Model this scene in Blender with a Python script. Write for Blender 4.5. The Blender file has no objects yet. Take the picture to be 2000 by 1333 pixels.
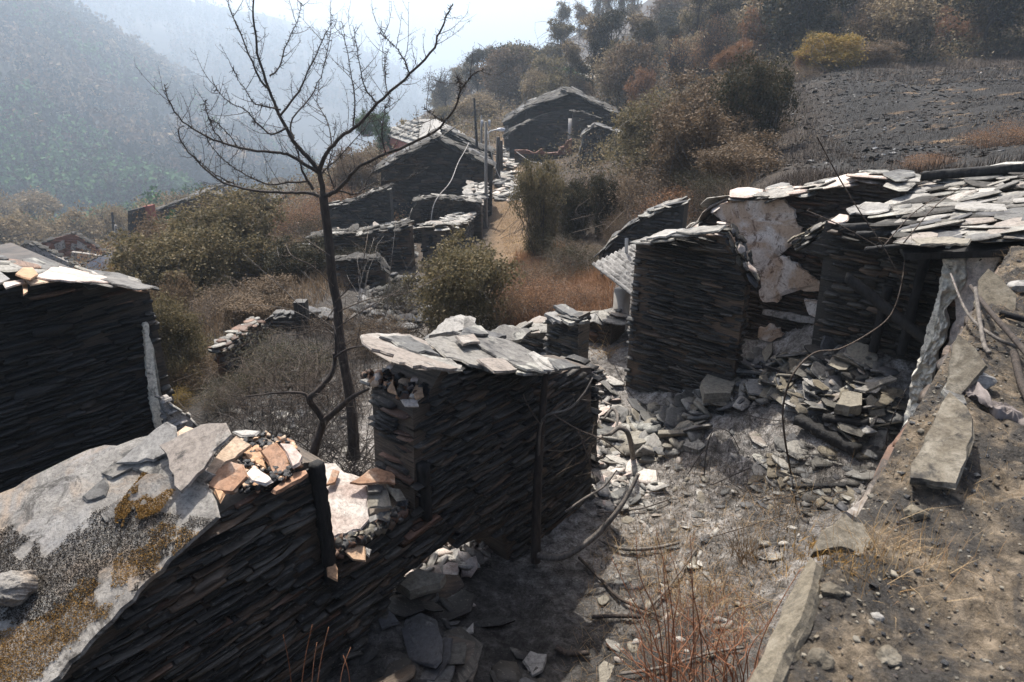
import bpy, bmesh, math, random
import numpy as np
from mathutils import Vector, Matrix
# ------------------------------------------------------------------ camera, world, sun
sc = bpy.context.scene
COL = sc.collection
F = 1333.333; PITCH = math.radians(23.3); CP, SP = math.cos(PITCH), math.sin(PITCH)
cam_d = bpy.data.cameras.new('camera'); cam = bpy.data.objects.new('camera', cam_d); COL.objects.link(cam)
cam.location = (0, 0, 0); cam.rotation_euler = (math.radians(90)-PITCH, 0, 0)
cam_d.lens = 24; cam_d.sensor_width = 36; cam_d.clip_start = 0.05; cam_d.clip_end = 20000
cam_d.dof.use_dof = True; cam_d.dof.focus_distance = 9.0; cam_d.dof.aperture_fstop = 5.6
sc.camera = cam
SUN_AZ, SUN_EL = -14.0, 59.0
w = bpy.data.worlds.new('World'); sc.world = w; w.use_nodes = True
wn = w.node_tree; wn.nodes.clear()
sky = wn.nodes.new('ShaderNodeTexSky'); sky.sky_type = 'NISHITA'; sky.sun_disc = False
sky.sun_elevation = math.radians(SUN_EL); sky.sun_rotation = math.radians(SUN_AZ % 360)
sky.altitude = 600; sky.air_density = 1.0; sky.dust_density = 8.0; sky.ozone_density = 1.0
bg = wn.nodes.new('ShaderNodeBackground'); bg.inputs[1].default_value = 0.14
wo = wn.nodes.new('ShaderNodeOutputWorld')
wn.links.new(sky.outputs[0], bg.inputs[0]); wn.links.new(bg.outputs[0], wo.inputs[0])
sd = bpy.data.lights.new('sun', 'SUN'); sun = bpy.data.objects.new('sun', sd); COL.objects.link(sun)
sd.energy = 5.0; sd.angle = math.radians(0.55); sd.color = (1.0, 0.955, 0.88)
sv = Vector((math.sin(math.radians(SUN_AZ))*math.cos(math.radians(SUN_EL)), math.cos(math.radians(SUN_AZ))*math.cos(math.radians(SUN_EL)), math.sin(math.radians(SUN_EL))))
sun.rotation_euler = sv.to_track_quat('Z', 'Y').to_euler(); sun.location = sv*50
sc.view_settings.view_transform = 'Standard'; sc.view_settings.look = 'None'; sc.view_settings.gamma = 1
sc.view_settings.exposure = 0.55; sc.view_settings.use_curve_mapping = False
sc.render.engine = 'CYCLES'
sc.cycles.max_bounces = 6; sc.cycles.diffuse_bounces = 3; sc.cycles.transparent_max_bounces = 8; sc.cycles.volume_bounces = 1
HAZE_D = 0.00100

# ------------------------------------------------------------------ geometry of the picture
def ray(u, v):
    xc = (u-1000)/F; yc = (666.5-v)/F
    return Vector((xc, CP+yc*SP, -SP+yc*CP))
def WY(u, v, Y):
    d = ray(u, v); return d*(Y/d.y)
A40 = math.radians(40)
T = Vector((math.sin(A40), math.cos(A40), 0)); N = Vector((math.cos(A40), -math.sin(A40), 0)); Z = Vector((0, 0, 1))
def WC(u, v, A, c):
    d = ray(u, v); return d*(c/d.dot(A))
def WPL(u, v, P0, nrm):
    d = ray(u, v); return d*(P0.dot(nrm)/d.dot(nrm))
def pxof(p):
    yc_ = p.y*CP-p.z*SP; up = p.y*SP+p.z*CP
    return 1000+F*p.x/yc_, 666.5-F*up/yc_

def hash2(ix, iy, seed):
    h = (ix.astype(np.int64)*374761393+iy.astype(np.int64)*668265263+seed*1442695041) & 0xffffffff
    h = ((h ^ (h >> 13))*1274126177) & 0xffffffff
    return ((h ^ (h >> 16)) & 0xffff)/65535.0
def vnoise(x, y, seed=0):
    ix = np.floor(x); iy = np.floor(y); fx = x-ix; fy = y-iy
    fx = fx*fx*(3-2*fx); fy = fy*fy*(3-2*fy)
    a = hash2(ix, iy, seed); b = hash2(ix+1, iy, seed); c = hash2(ix, iy+1, seed); d = hash2(ix+1, iy+1, seed)
    return (a*(1-fx)+b*fx)*(1-fy)+(c*(1-fx)+d*fx)*fy
def fbm(x, y, octv=4, seed=0, gain=.5):
    s = 0; a = 1; t = 0
    for k in range(octv):
        s = s+a*(vnoise(x*2**k+17.3*k, y*2**k-9.1*k, seed+k)-.5); t += a; a *= gain
    return s/t*2

# ------------------------------------------------------------------ node helpers and materials
class NT:
    def __init__(s, name):
        s.m = bpy.data.materials.new(name); s.m.use_nodes = True; s.t = s.m.node_tree; s.t.nodes.clear()
        s.out = s.t.nodes.new('ShaderNodeOutputMaterial')
    def n(s, ty, **k):
        x = s.t.nodes.new(ty)
        for a, b in k.items(): setattr(x, a, b)
        return x
    def l(s, a, b): s.t.links.new(a, b)
    def put(s, sock, v):
        if hasattr(v, 'is_linked') or isinstance(v, bpy.types.NodeSocket): s.l(v, sock)
        elif isinstance(v, (tuple, list)) and len(v) == 3 and sock.type == 'RGBA': sock.default_value = (*v, 1)
        else: sock.default_value = v
    def pos(s, scale=(1, 1, 1), kind='world'):
        if kind == 'world': o = s.n('ShaderNodeNewGeometry').outputs['Position']
        else: o = s.n('ShaderNodeTexCoord').outputs['Object']
        m = s.n('ShaderNodeMapping'); s.l(o, m.inputs[0]); m.inputs['Scale'].default_value = scale
        return m.outputs[0]
    def noise(s, co, scale, detail=5, rough=.6, dist=0.):
        x = s.n('ShaderNodeTexNoise'); s.l(co, x.inputs['Vector']); x.inputs['Scale'].default_value = scale
        x.inputs['Detail'].default_value = detail; x.inputs['Roughness'].default_value = rough; x.inputs['Distortion'].default_value = dist
        return x.outputs['Fac']
    def ramp(s, fac, stops, interp='LINEAR'):
        x = s.n('ShaderNodeValToRGB'); s.l(fac, x.inputs[0]); cr = x.color_ramp; cr.interpolation = interp
        while len(cr.elements) < len(stops): cr.elements.new(.5)
        for e, (p, c) in zip(cr.elements, stops):
            e.position = p; e.color = (*c, 1) if isinstance(c, (tuple, list)) else (c, c, c, 1)
        return x.outputs[0]
    def mix(s, f, a, b, bt='MIX'):
        x = s.n('ShaderNodeMix', data_type='RGBA', blend_type=bt)
        s.put(x.inputs[0], f); s.put(x.inputs[6], a); s.put(x.inputs[7], b); return x.outputs[2]
    def math(s, op, a, b=0.):
        x = s.n('ShaderNodeMath', operation=op); s.put(x.inputs[0], a); s.put(x.inputs[1], b); return x.outputs[0]
    def rnd(s):
        a = s.n('ShaderNodeObjectInfo').outputs['Random']; b = s.n('ShaderNodeNewGeometry').outputs['Random Per Island']
        return s.math('FRACT', s.math('ADD', a, s.math('MULTIPLY', b, 7.31)))
    def bsdf(s, col, rough=.85, bump=None, bs=.5, bd=.01, spec=.3, trans=None):
        b = s.n('ShaderNodeBsdfPrincipled'); s.put(b.inputs['Base Color'], col); s.put(b.inputs['Roughness'], rough)
        b.inputs['Specular IOR Level'].default_value = spec
        if bump is not None:
            k = s.n('ShaderNodeBump'); k.inputs['Strength'].default_value = bs; k.inputs['Distance'].default_value = bd
            s.l(bump, k.inputs['Height']); s.l(k.outputs[0], b.inputs['Normal'])
        if trans is not None:
            t = s.n('ShaderNodeBsdfTranslucent'); s.put(t.inputs[0], trans)
            mx = s.n('ShaderNodeAddShader'); s.l(b.outputs[0], mx.inputs[0]); s.l(t.outputs[0], mx.inputs[1]); s.l(mx.outputs[0], s.out.inputs[0])
        else: s.l(b.outputs[0], s.out.inputs[0])
        return s.m

def m_stone(name, dark, mid, acc, accp=.9, bs=.6):
    """charred dry-laid slate: lamination runs level, colour changes stone by stone"""
    s = NT(name); r = s.rnd()
    lam = s.noise(s.pos((3, 3, 70)), 1.0, 6, .65, .4); big = s.noise(s.pos((1, 1, 1)), 1.3, 3)
    base = s.ramp(r, [(0, dark), (.35, tuple((a+b)/2.6 for a, b in zip(dark, mid))), (.7, mid), (accp-.03, tuple(x*1.35 for x in mid)), (min(1, accp+.02), acc)])
    c = s.mix(s.ramp(lam, [(.36, .25), (.60, 1.)]), tuple(x*.45 for x in dark), base)
    c = s.mix(s.ramp(big, [(.42, 0.), (.62, .6)]), c, dark)
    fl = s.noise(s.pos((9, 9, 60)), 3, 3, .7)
    c = s.mix(s.ramp(fl, [(.58, 0.), (.70, .6)]), c, tuple(min(1, x*2.4) for x in mid))  # thin pale strokes painted as light glints on stone edges
    return s.bsdf(c, .62, lam, bs, .02, .4)
def m_slate(name, cols, lich=(.42, .41, .36), lichp=.60, darkp=.55, rough=.6, bs=.5, spec=.35):
    """slabs: per-slab grey, lichen-pale blotches, soot stains, thin cleavage ripples"""
    s = NT(name); r = s.rnd(); n = len(cols)
    base = s.ramp(r, [(i/(n-.99), c) for i, c in enumerate(cols)], 'CONSTANT')
    P = s.pos(); a = s.noise(P, 2.2, 8, .65, .6); b = s.noise(P, 7.5, 8, .7, .3); c_ = s.noise(P, 28, 6, .75)
    c = s.mix(s.ramp(a, [(lichp-.06, 0.), (lichp+.03, .8)]), base, lich)
    c = s.mix(s.ramp(b, [(darkp-.03, 0.), (darkp+.07, .85)]), c, (.045, .043, .042))
    c = s.mix(s.ramp(c_, [(.34, .62), (.58, 0.)]), c, (.22, .21, .20), 'MULTIPLY')
    cr = s.noise(s.pos((1, 1, 1)), 3.4, 10, .62, 1.4); c = s.mix(s.ramp(cr, [(.488, 0.), (.5, .4), (.512, 0.)]), c, (.05, .047, .045))
    c = s.mix(s.ramp(s.noise(P, 60, 3, .8), [(.62, 0.), (.72, .5)]), c, lich)
    h = s.math('ADD', s.math('MULTIPLY', b, .7), s.math('MULTIPLY', c_, .6))
    return s.bsdf(c, s.ramp(b, [(.3, rough-.12), (.7, rough+.25)]), h, bs, .012, spec)
def m_plain(name, col, var=.35, scale=6, rough=.85, bs=.3, bd=.01, spec=.25):
    s = NT(name); P = s.pos(); a = s.noise(P, scale, 6, .65)
    d = tuple(x*(1-var) for x in col); l = tuple(min(1, x*(1+var)) for x in col)
    return s.bsdf(s.ramp(a, [(.3, d), (.7, l)]), rough, s.noise(P, scale*4, 6, .7), bs, bd, spec)
def m_leaf(name, cols, tr=.5):
    s = NT(name); r = s.rnd(); n = len(cols)
    base = s.ramp(r, [(i/(n-1), c) for i, c in enumerate(cols)])
    v = s.noise(s.pos(), .9, 3); base = s.mix(s.ramp(v, [(.35, 0.), (.65, .55)]), base, cols[0])
    return s.bsdf(base, .7, spec=.15, trans=s.mix(tr, (0, 0, 0), base))
def m_bark(name, a, b):
    s = NT(name); P = s.pos((9, 9, 2)); x = s.noise(P, 3, 7, .7, .4)
    return s.bsdf(s.ramp(x, [(.35, a), (.7, b)]), .75, x, .8, .02, .3)

MS = {}
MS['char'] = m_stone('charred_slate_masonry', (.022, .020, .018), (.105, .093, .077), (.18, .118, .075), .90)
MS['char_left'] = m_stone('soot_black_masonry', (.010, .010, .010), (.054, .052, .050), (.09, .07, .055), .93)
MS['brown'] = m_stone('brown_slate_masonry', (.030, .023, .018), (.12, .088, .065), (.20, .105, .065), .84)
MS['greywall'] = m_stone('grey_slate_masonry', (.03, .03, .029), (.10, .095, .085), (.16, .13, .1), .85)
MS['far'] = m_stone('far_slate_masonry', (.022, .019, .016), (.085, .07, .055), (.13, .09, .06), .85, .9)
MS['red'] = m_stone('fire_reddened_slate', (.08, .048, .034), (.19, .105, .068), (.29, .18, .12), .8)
MS['slate'] = m_slate('roof_slate', [(.17, .16, .145), (.23, .215, .19), (.12, .118, .112), (.28, .265, .235), (.155, .14, .12)])
MS['slate_far'] = m_slate('sooty_roof_slate', [(.09, .085, .078), (.125, .118, .105), (.065, .062, .058), (.155, .145, .13)], lich=(.21, .20, .18), lichp=.62, rough=.85, spec=.12)
MS['kerb'] = m_slate('weathered_kerb_slate', [(.15, .13, .10), (.19, .165, .125), (.12, .105, .085)], lich=(.26, .235, .19), lichp=.56, darkp=.58, rough=.85, bs=.9, spec=.15)
MS['slate_pale'] = m_slate('ash_pale_slate', [(.31, .295, .27), (.24, .23, .215), (.40, .38, .345), (.28, .24, .205), (.19, .185, .178)], lich=(.46, .44, .40), darkp=.58)
MS['slate_dark'] = m_slate('dark_slate', [(.10, .10, .10), (.14, .135, .125), (.08, .08, .085), (.17, .155, .135)], lich=(.25, .24, .22), lichp=.66)
MS['slate_orange'] = m_slate('heat_reddened_slate', [(.48, .29, .165), (.54, .36, .23), (.38, .215, .13), (.56, .42, .30), (.33, .175, .11)], lich=(.60, .47, .36), lichp=.6, darkp=.62, rough=.7, bs=.5)
MS['slate_pink'] = m_slate('pinkish_burnt_slate', [(.55, .47, .41), (.48, .38, .33), (.6, .53, .47)], lich=(.68, .62, .56), lichp=.52, darkp=.68, rough=.65)
MS['slate_brown'] = m_slate('lichen_brown_slate', [(.20, .18, .145), (.25, .225, .18), (.16, .145, .12)], lich=(.32, .30, .25), lichp=.62, darkp=.66, rough=.75)
def m_flat(name, col):
    s = NT(name); return s.bsdf(col, .9, spec=.1)
MS['m_dark'] = m_flat('far_dark_tree', (.035, .038, .028)); MS['m_tan'] = m_flat('far_tan_tree', (.24, .175, .11)); MS['m_brown'] = m_flat('far_brown_tree', (.14, .09, .055)); MS['m_green'] = m_flat('far_green_tree', (.085, .165, .06)); MS['m_olive'] = m_flat('far_olive_tree', (.06, .058, .032))
def m_hero():
    s = NT('old_stained_slab'); P = s.pos(); a = s.noise(P, 2.0, 9, .62, .8); b = s.noise(P, 6, 9, .72, .5); c_ = s.noise(P, 45, 7, .8); d = s.noise(s.pos((1, 1, 1)), 1.1, 6, .6)
    c = s.ramp(b, [(.3, (.09, .08, .07)), (.45, (.19, .175, .155)), (.6, (.30, .28, .25)), (.75, (.42, .39, .35))])
    c = s.mix(s.ramp(a, [(.50, 0.), (.60, .7)]), c, (.34, .25, .17)); c = s.mix(s.ramp(d, [(.36, .4), (.48, 0.)]), c, (.24, .25, .27))
    c = s.mix(s.ramp(s.noise(P, 3.1, 9, .75, .9), [(.53, 0.), (.60, .9)]), c, (.045, .038, .030)); c = s.mix(s.ramp(c_, [(.32, .8), (.52, 0.)]), c, (.16, .14, .12), 'MULTIPLY'); c = s.mix(s.ramp(s.noise(P, 90, 4, .8), [(.64, 0.), (.7, .6)]), c, (.62, .6, .56))
    return s.bsdf(c, s.ramp(b, [(.3, .38), (.7, .75)]), s.math('ADD', s.math('MULTIPLY', b, 1.), s.math('MULTIPLY', c_, .5)), .8, .015, .5)
MS['hero'] = m_hero()
def m_plaster():
    s = NT('peeling_stained_plaster'); P = s.pos(); a = s.noise(P, 1.8, 8, .6, .8); b = s.noise(P, 5, 9, .7, .4); c_ = s.noise(P, 30, 6, .75)
    c = s.ramp(b, [(.35, (.62, .55, .49)), (.55, (.80, .73, .66)), (.7, (.86, .82, .77))]); c = s.mix(s.ramp(a, [(.44, 0.), (.54, .8)]), c, (.48, .32, .20)); c = s.mix(s.ramp(s.noise(P, 6, 9, .78, 1.0), [(.54, 0.), (.59, .85)]), c, (.16, .10, .07))
    c = s.mix(s.ramp(s.noise(P, 6, 10, .65, 1.6), [(.485, 0.), (.5, .6), (.515, 0.)]), c, (.25, .18, .14)); c = s.mix(s.ramp(c_, [(.35, .4), (.5, 0.)]), c, (.4, .35, .3), 'MULTIPLY')
    return s.bsdf(c, .9, s.math('ADD', b, s.math('MULTIPLY', c_, .4)), .8, .02, .15)
MS['plaster_wall'] = m_plaster()
MS['plaster'] = m_slate('old_lime_plaster', [(.80, .70, .63), (.74, .66, .59)], lich=(.86, .81, .75), lichp=.5, darkp=.66, rough=.85, bs=.5, spec=.2)
MS['plaster_rough'] = m_slate('flaking_lime_plaster', [(.78, .73, .62), (.66, .61, .50)], lich=(.84, .80, .70), lichp=.5, darkp=.60, rough=.9, bs=1.0, spec=.2)
MS['white'] = m_plain('faded_whitewash', (.62, .63, .66), .12, 1.5)
MS['greyplaster'] = m_slate('grey_render', [(.36, .33, .30), (.30, .27, .24)], lich=(.44, .41, .38), lichp=.52, darkp=.54, rough=.9, spec=.1)
MS['pinkwall'] = m_plain('pink_red_render', (.34, .12, .09), .2, .5)
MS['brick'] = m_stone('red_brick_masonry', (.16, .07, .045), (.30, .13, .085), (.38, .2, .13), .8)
MS['charwood'] = m_bark('charred_wood', (.008, .008, .008), (.035, .033, .032))
MS['bark'] = m_bark('scorched_bark', (.022, .018, .016), (.085, .065, .052))
MS['barkgrey'] = m_bark('ash_grey_bark', (.07, .062, .055), (.24, .21, .18))
MS['greywood'] = m_bark('weathered_pole_wood', (.16, .15, .135), (.32, .30, .27))
MS['concrete'] = m_plain('smoked_concrete', (.36, .33, .29), .3, 2.2)
MS['corr'] = m_slate('fibre_cement', [(.27, .26, .245), (.30, .29, .27)], lich=(.38, .37, .35), darkp=.53, rough=.8)
MS['metal'] = m_plain('galvanised_metal', (.45, .46, .47), .15, 3, .4, .1)
MS['cable'] = m_plain('burnt_cable_sheath', (.33, .31, .29), .4, 9)
MS['cloth'] = m_plain('grey_pink_cloth', (.19, .165, .155), .25, 14, .95)
MS['moss'] = m_leaf('dry_moss', [(.07, .04, .014), (.22, .12, .028), (.32, .19, .055), (.13, .07, .02)], .15)
MS['mossdark'] = m_leaf('burnt_moss', [(.014, .011, .009), (.035, .026, .019), (.06, .047, .034), (.022, .017, .013)], .02)
MS['coal'] = m_plain('charcoal', (.018, .018, .019), .5, 30, .35, .8, .01, .6)
MS['olive'] = m_leaf('scorched_olive_leaves', [(.045, .040, .020), (.11, .090, .046), (.16, .125, .066), (.065, .056, .032), (.20, .155, .09)], .6)
MS['brownleaf'] = m_leaf('dead_brown_leaves', [(.05, .036, .022), (.115, .078, .046), (.17, .12, .075), (.07, .05, .032)])
MS['rust'] = m_leaf('rusty_dead_leaves', [(.085, .042, .022), (.175, .088, .042), (.23, .13, .068), (.11, .062, .034)])
MS['yellow'] = m_leaf('yellowed_leaves', [(.10, .075, .018), (.24, .18, .045), (.28, .16, .04), (.16, .13, .03)])
MS['green'] = m_leaf('green_leaves', [(.02, .038, .014), (.045, .085, .028), (.07, .11, .035)])
MS['darkleaf'] = m_leaf('singed_dark_leaves', [(.016, .018, .010), (.04, .04, .02), (.085, .06, .03), (.028, .026, .014)], .35)
MS['tan'] = m_leaf('tan_scorched_leaves', [(.10, .075, .042), (.19, .145, .085), (.25, .20, .125)])
MS['drygrass'] = m_leaf('dry_straw', [(.16, .10, .05), (.30, .21, .11), (.38, .29, .17), (.20, .11, .055)], .4)
MS['rustgrass'] = m_leaf('rust_stalks', [(.15, .062, .032), (.26, .115, .06), (.33, .17, .10)], .3)
MS['twig'] = m_bark('twig_bark', (.035, .027, .022), (.16, .12, .09))
MS['blacktwig'] = m_bark('burnt_twigs', (.016, .014, .013), (.085, .07, .06))

# ------------------------------------------------------------------ mesh helpers
class MB:
    def __init__(s): s.V = []; s.Q = []; s.T = []; s.Qm = []; s.Tm = []; s.n = 0
    def add(s, V, Q=None, Tr=None, m=0):
        V = np.asarray(V, float).reshape(-1, 3); s.V.append(V)
        if Q is not None and len(Q): Q = np.asarray(Q, int)+s.n; s.Q.append(Q); s.Qm.append(np.full(len(Q), m))
        if Tr is not None and len(Tr): Tr = np.asarray(Tr, int)+s.n; s.T.append(Tr); s.Tm.append(np.full(len(Tr), m))
        s.n += len(V)
    def mesh(s, name, mats, smooth=False):
        V = np.concatenate(s.V) if s.V else np.zeros((0, 3))
        Q = np.concatenate(s.Q) if s.Q else np.zeros((0, 4), int); Tr = np.concatenate(s.T) if s.T else np.zeros((0, 3), int)
        me = bpy.data.meshes.new(name); me.vertices.add(len(V)); me.vertices.foreach_set('co', V.astype('f').ravel())
        nl = Q.size+Tr.size; me.loops.add(nl); me.loops.foreach_set('vertex_index', np.concatenate([Q.ravel(), Tr.ravel()]).astype('i'))
        me.polygons.add(len(Q)+len(Tr))
        ls = np.concatenate([np.arange(len(Q))*4, Q.size+np.arange(len(Tr))*3]).astype('i')
        me.polygons.foreach_set('loop_start', ls)
        mi = np.concatenate([np.concatenate(s.Qm) if s.Qm else np.zeros(0, int), np.concatenate(s.Tm) if s.Tm else np.zeros(0, int)]).astype('i')
        for m in (mats if isinstance(mats, (list, tuple)) else [mats]): me.materials.append(MS[m] if isinstance(m, str) else m)
        me.polygons.foreach_set('material_index', mi)
        if smooth: me.polygons.foreach_set('use_smooth', np.ones(len(Q)+len(Tr), bool))
        me.update(calc_edges=True); me.validate(); return me
def world_mx(o):
    if o is None: return Matrix()
    return world_mx(o.parent) @ o.matrix_parent_inverse @ o.matrix_basis if o.parent else o.matrix_basis.copy()
def par(o, p):
    if p is not None: o.parent = p; o.matrix_parent_inverse = world_mx(p).inverted()
    return o
def tag(o, label=None, cat=None, group=None, kind=None, category=None):
    cat = cat or category
    if label: o['label'] = label
    if cat: o['category'] = cat
    if group: o['group'] = group
    if kind: o['kind'] = kind
    return o
def obj(name, mesh, parent=None, **k):
    o = bpy.data.objects.new(name, mesh); COL.objects.link(o); par(o, parent); return tag(o, **k)
def thing(name, loc, label, cat, group=None):
    o = bpy.data.objects.new(name, None); COL.objects.link(o); o.location = loc; o.empty_display_size = .2
    return tag(o, label, cat, group)
def struct(name, mesh): return obj(name, mesh, kind='structure')
def in_poly(x, y, poly):
    x = np.asarray(x, float); y = np.asarray(y, float); ins = np.zeros(x.shape, bool); n = len(poly)
    for i in range(n):
        x0, y0 = poly[i]; x1, y1 = poly[(i+1) % n]
        c = ((y0 > y) != (y1 > y)); ins ^= c & (x < (x1-x0)*(y-y0)/((y1-y0) if y1 != y0 else 1e-9)+x0)
    return ins
def tube(mb, path, rad, k=6, m=0):
    P = np.array([tuple(p) for p in path], float); n = len(P)
    if n < 2: return
    tg = np.gradient(P, axis=0); tg /= np.linalg.norm(tg, axis=1)[:, None]+1e-9
    ref = np.array([.31, .22, .92]) if abs(tg[:, 2]).mean() < .8 else np.array([1., .1, 0])
    a = np.cross(tg, ref); a /= np.linalg.norm(a, axis=1)[:, None]+1e-9; b = np.cross(tg, a)
    R = np.interp(np.linspace(0, 1, n), np.linspace(0, 1, len(rad)), rad) if len(rad) != n else np.asarray(rad, float)
    th = np.arange(k)*2*math.pi/k
    V = P[:, None]+R[:, None, None]*(np.cos(th)[None, :, None]*a[:, None]+np.sin(th)[None, :, None]*b[:, None])
    idx = np.arange(n*k).reshape(n, k); Q = np.stack([idx[:-1], np.roll(idx[:-1], -1, 1), np.roll(idx[1:], -1, 1), idx[1:]], -1).reshape(-1, 4)
    Tr = [[idx[-1, i], idx[-1, (i+1) % k], idx[-1, 0]] for i in range(1, k-1)]
    mb.add(V.reshape(-1, 3), Q, Tr, m)
def knobbly(P, amp, seed):
    r = np.random.default_rng(seed); P = np.array(P); n = len(P); J = r.normal(0, amp, (n, 3)); J[0] = 0; return P+J
def smooth_path(pts, sub=4):
    P = np.array([tuple(p) for p in pts], float); n = len(P)
    if n < 3: return P
    out = []
    for i in range(n-1):
        p0 = P[max(i-1, 0)]; p1 = P[i]; p2 = P[i+1]; p3 = P[min(i+2, n-1)]
        for j in range(sub):
            t = j/sub; out.append(.5*((2*p1)+(-p0+p2)*t+(2*p0-5*p1+4*p2-p3)*t*t+(-p0+3*p1-3*p2+p3)*t**3))
    out.append(P[-1]); return np.array(out)
# ---- stone variants (unit box, face at y=+.5, irregular outline)
def stone_variant(rng):
    xs = [-.5, -.22, .12, .5]; top = [(-.5+rng.uniform(0, .09), rng.uniform(.0, .4)), (-.25+rng.uniform(-.1, .1), rng.uniform(.38, .56)), (.2+rng.uniform(-.12, .12), rng.uniform(.36, .56)), (.5-rng.uniform(0, .09), rng.uniform(.05, .42))]
    bot = [(.5-rng.uniform(0, .07), -rng.uniform(.1, .45)), (.15+rng.uniform(-.1, .1), -rng.uniform(.4, .52)), (-.22+rng.uniform(-.1, .1), -rng.uniform(.4, .52)), (-.5+rng.uniform(0, .07), -rng.uniform(.05, .4))]
    o = top+bot; k = len(o)
    V = [(x, .5-rng.uniform(0, .35), z) for x, z in o]+[(x, -.5, z*.95) for x, z in o]+[(rng.uniform(-.15, .15), .5+rng.uniform(-.1, .12), rng.uniform(-.2, .2))]
    Tr = [(i, (i+1) % k, 2*k) for i in range(k)]; Q = [(i, i+k, (i+1) % k+k, (i+1) % k) for i in range(k)]
    return np.array(V), np.array(Q), np.array(Tr)
_r = np.random.default_rng(5)
STV = [stone_variant(_r) for _ in range(18)]
def slab_variant(rng, n=11, th=1.):
    """irregular flake, unit radius, two laminations with offset outlines"""
    an = np.arange(n)*2*math.pi/n+rng.uniform(-.42, .42, n)*2*math.pi/n; el = rng.uniform(.55, .95)
    sq = rng.uniform(.3, 1.0)
    r = rng.uniform(.82, 1.12, n)*(1+.22*sq*np.cos(4*(an+rng.uniform(0, 1)))**2)
    x = np.cos(an)*r*.5; y = np.sin(an)*r*.5*el
    lv = [(1.0, -.5), (rng.uniform(.97, 1.0), -.02), (0, .02), (0, .5)]
    ins = 1-rng.uniform(0, .16, n)*(rng.uniform(0, 1, n) > .45)
    rings = [np.c_[x*.97, y*.97, np.full(n, -.5)], np.c_[x, y, np.full(n, .0)], np.c_[x*ins, y*ins, np.full(n, .05)], np.c_[x*ins*.97, y*ins*.97, .5+rng.uniform(-.08, .05, n)]]
    V = np.concatenate(rings+[np.array([[0, 0, .52], [0, 0, -.5]])])
    Q = []
    for a in range(3):
        for i in range(n): Q.append((a*n+i, a*n+(i+1) % n, (a+1)*n+(i+1) % n, (a+1)*n+i))
    Tr = [(3*n+i, 3*n+(i+1) % n, 4*n) for i in range(n)]+[((i+1) % n, i, 4*n+1) for i in range(n)]
    return V, np.array(Q), np.array(Tr)
SLV = [slab_variant(_r, int(_r.integers(5, 10))) for _ in range(16)]
VMESH = {}
def vmesh(kind, i, mat):
    key = (kind, i, mat)
    if key not in VMESH:
        V, Q, Tr = (STV if kind == 'stone' else SLV)[i]; b = MB(); b.add(V, Q, Tr); VMESH[key] = b.mesh(kind+'_shape', mat)
    return VMESH[key]
def bake(mb, var, M, m=0):
    V, Q, Tr = var; M = np.array(M); mb.add(V @ M[:3, :3].T+M[:3, 3], Q, Tr, m)
def place(name, kind, items, parent, keep=300, stuff=None, **k):
    """items: (matrix, variant, mat). The largest in view become objects that share meshes, the rest one part"""
    def size(M):
        p = M.translation; return (M.col[0].length*max(M.col[2].length, .3*M.col[1].length))/max(.5, p.length_squared)
    items = sorted(items, key=lambda t: -size(t[0]))
    out = []
    for M, i, mat in items[:keep]:
        o = bpy.data.objects.new(name, vmesh(kind, i, mat)); COL.objects.link(o); par(o, parent); o.matrix_basis = M
        for a, b in k.items(): o[a] = b
        out.append(o)
    rest = items[keep:]
    if rest:
        mats = sorted({t[2] for t in rest}); b = MB()
        for M, i, mat in rest: bake(b, (STV if kind == 'stone' else SLV)[i], M, mats.index(mat))
        obj(stuff or name+'_fill', b.mesh(name+'_fill', mats), parent, kind='stuff')
    return out
def fmat(P, X, Y, Zv):
    return Matrix(((X[0], Y[0], Zv[0], P[0]), (X[1], Y[1], Zv[1], P[1]), (X[2], Y[2], Zv[2], P[2]), (0, 0, 0, 1)))
def stone_face(rng, P0, D, O, poly, mat, h=(.025, .055), ln=(.12, .36), prot=.04, tilt=.03, holes=(), mat2=None, region=None):
    zs = [p[1] for p in poly]; ss = [p[0] for p in poly]; z = min(zs); items = []
    while z < max(zs):
        hh = rng.uniform(*h); s = min(ss)-rng.uniform(0, .2)
        while s < max(ss):
            L = rng.uniform(*ln)*(1.6 if rng.random() < .12 else 1)
            c = (s+L/2, z+hh/2)
            ok = in_poly([c[0]-L*.44, c[0]+L*.44], [c[1], c[1]], poly).all() and not any(in_poly([c[0]], [c[1]], q)[0] for q in holes)
            if ok:
                a = rng.normal(0, tilt); ca, sa = math.cos(a), math.sin(a); H = hh*rng.uniform(.8, 1.3)*(rng.uniform(1.5, 2.6) if rng.random() < .08 else 1); a *= .7
                o = rng.uniform(-.4, 1)*prot; dp = .12; yaw = rng.normal(0, .06)
                Dv = (D*math.cos(yaw)+O*math.sin(yaw))
                m = mat
                if mat2 and region and region(c[0], c[1], rng): m = mat2
                items.append((fmat(P0+D*c[0]+Z*c[1]+O*(o-dp/2), (Dv*ca+Z*sa)*L*1.04, O*dp, (Z*ca-Dv*sa)*H), int(rng.integers(len(STV))), m))
            s += L
        z += hh
    return items
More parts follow.
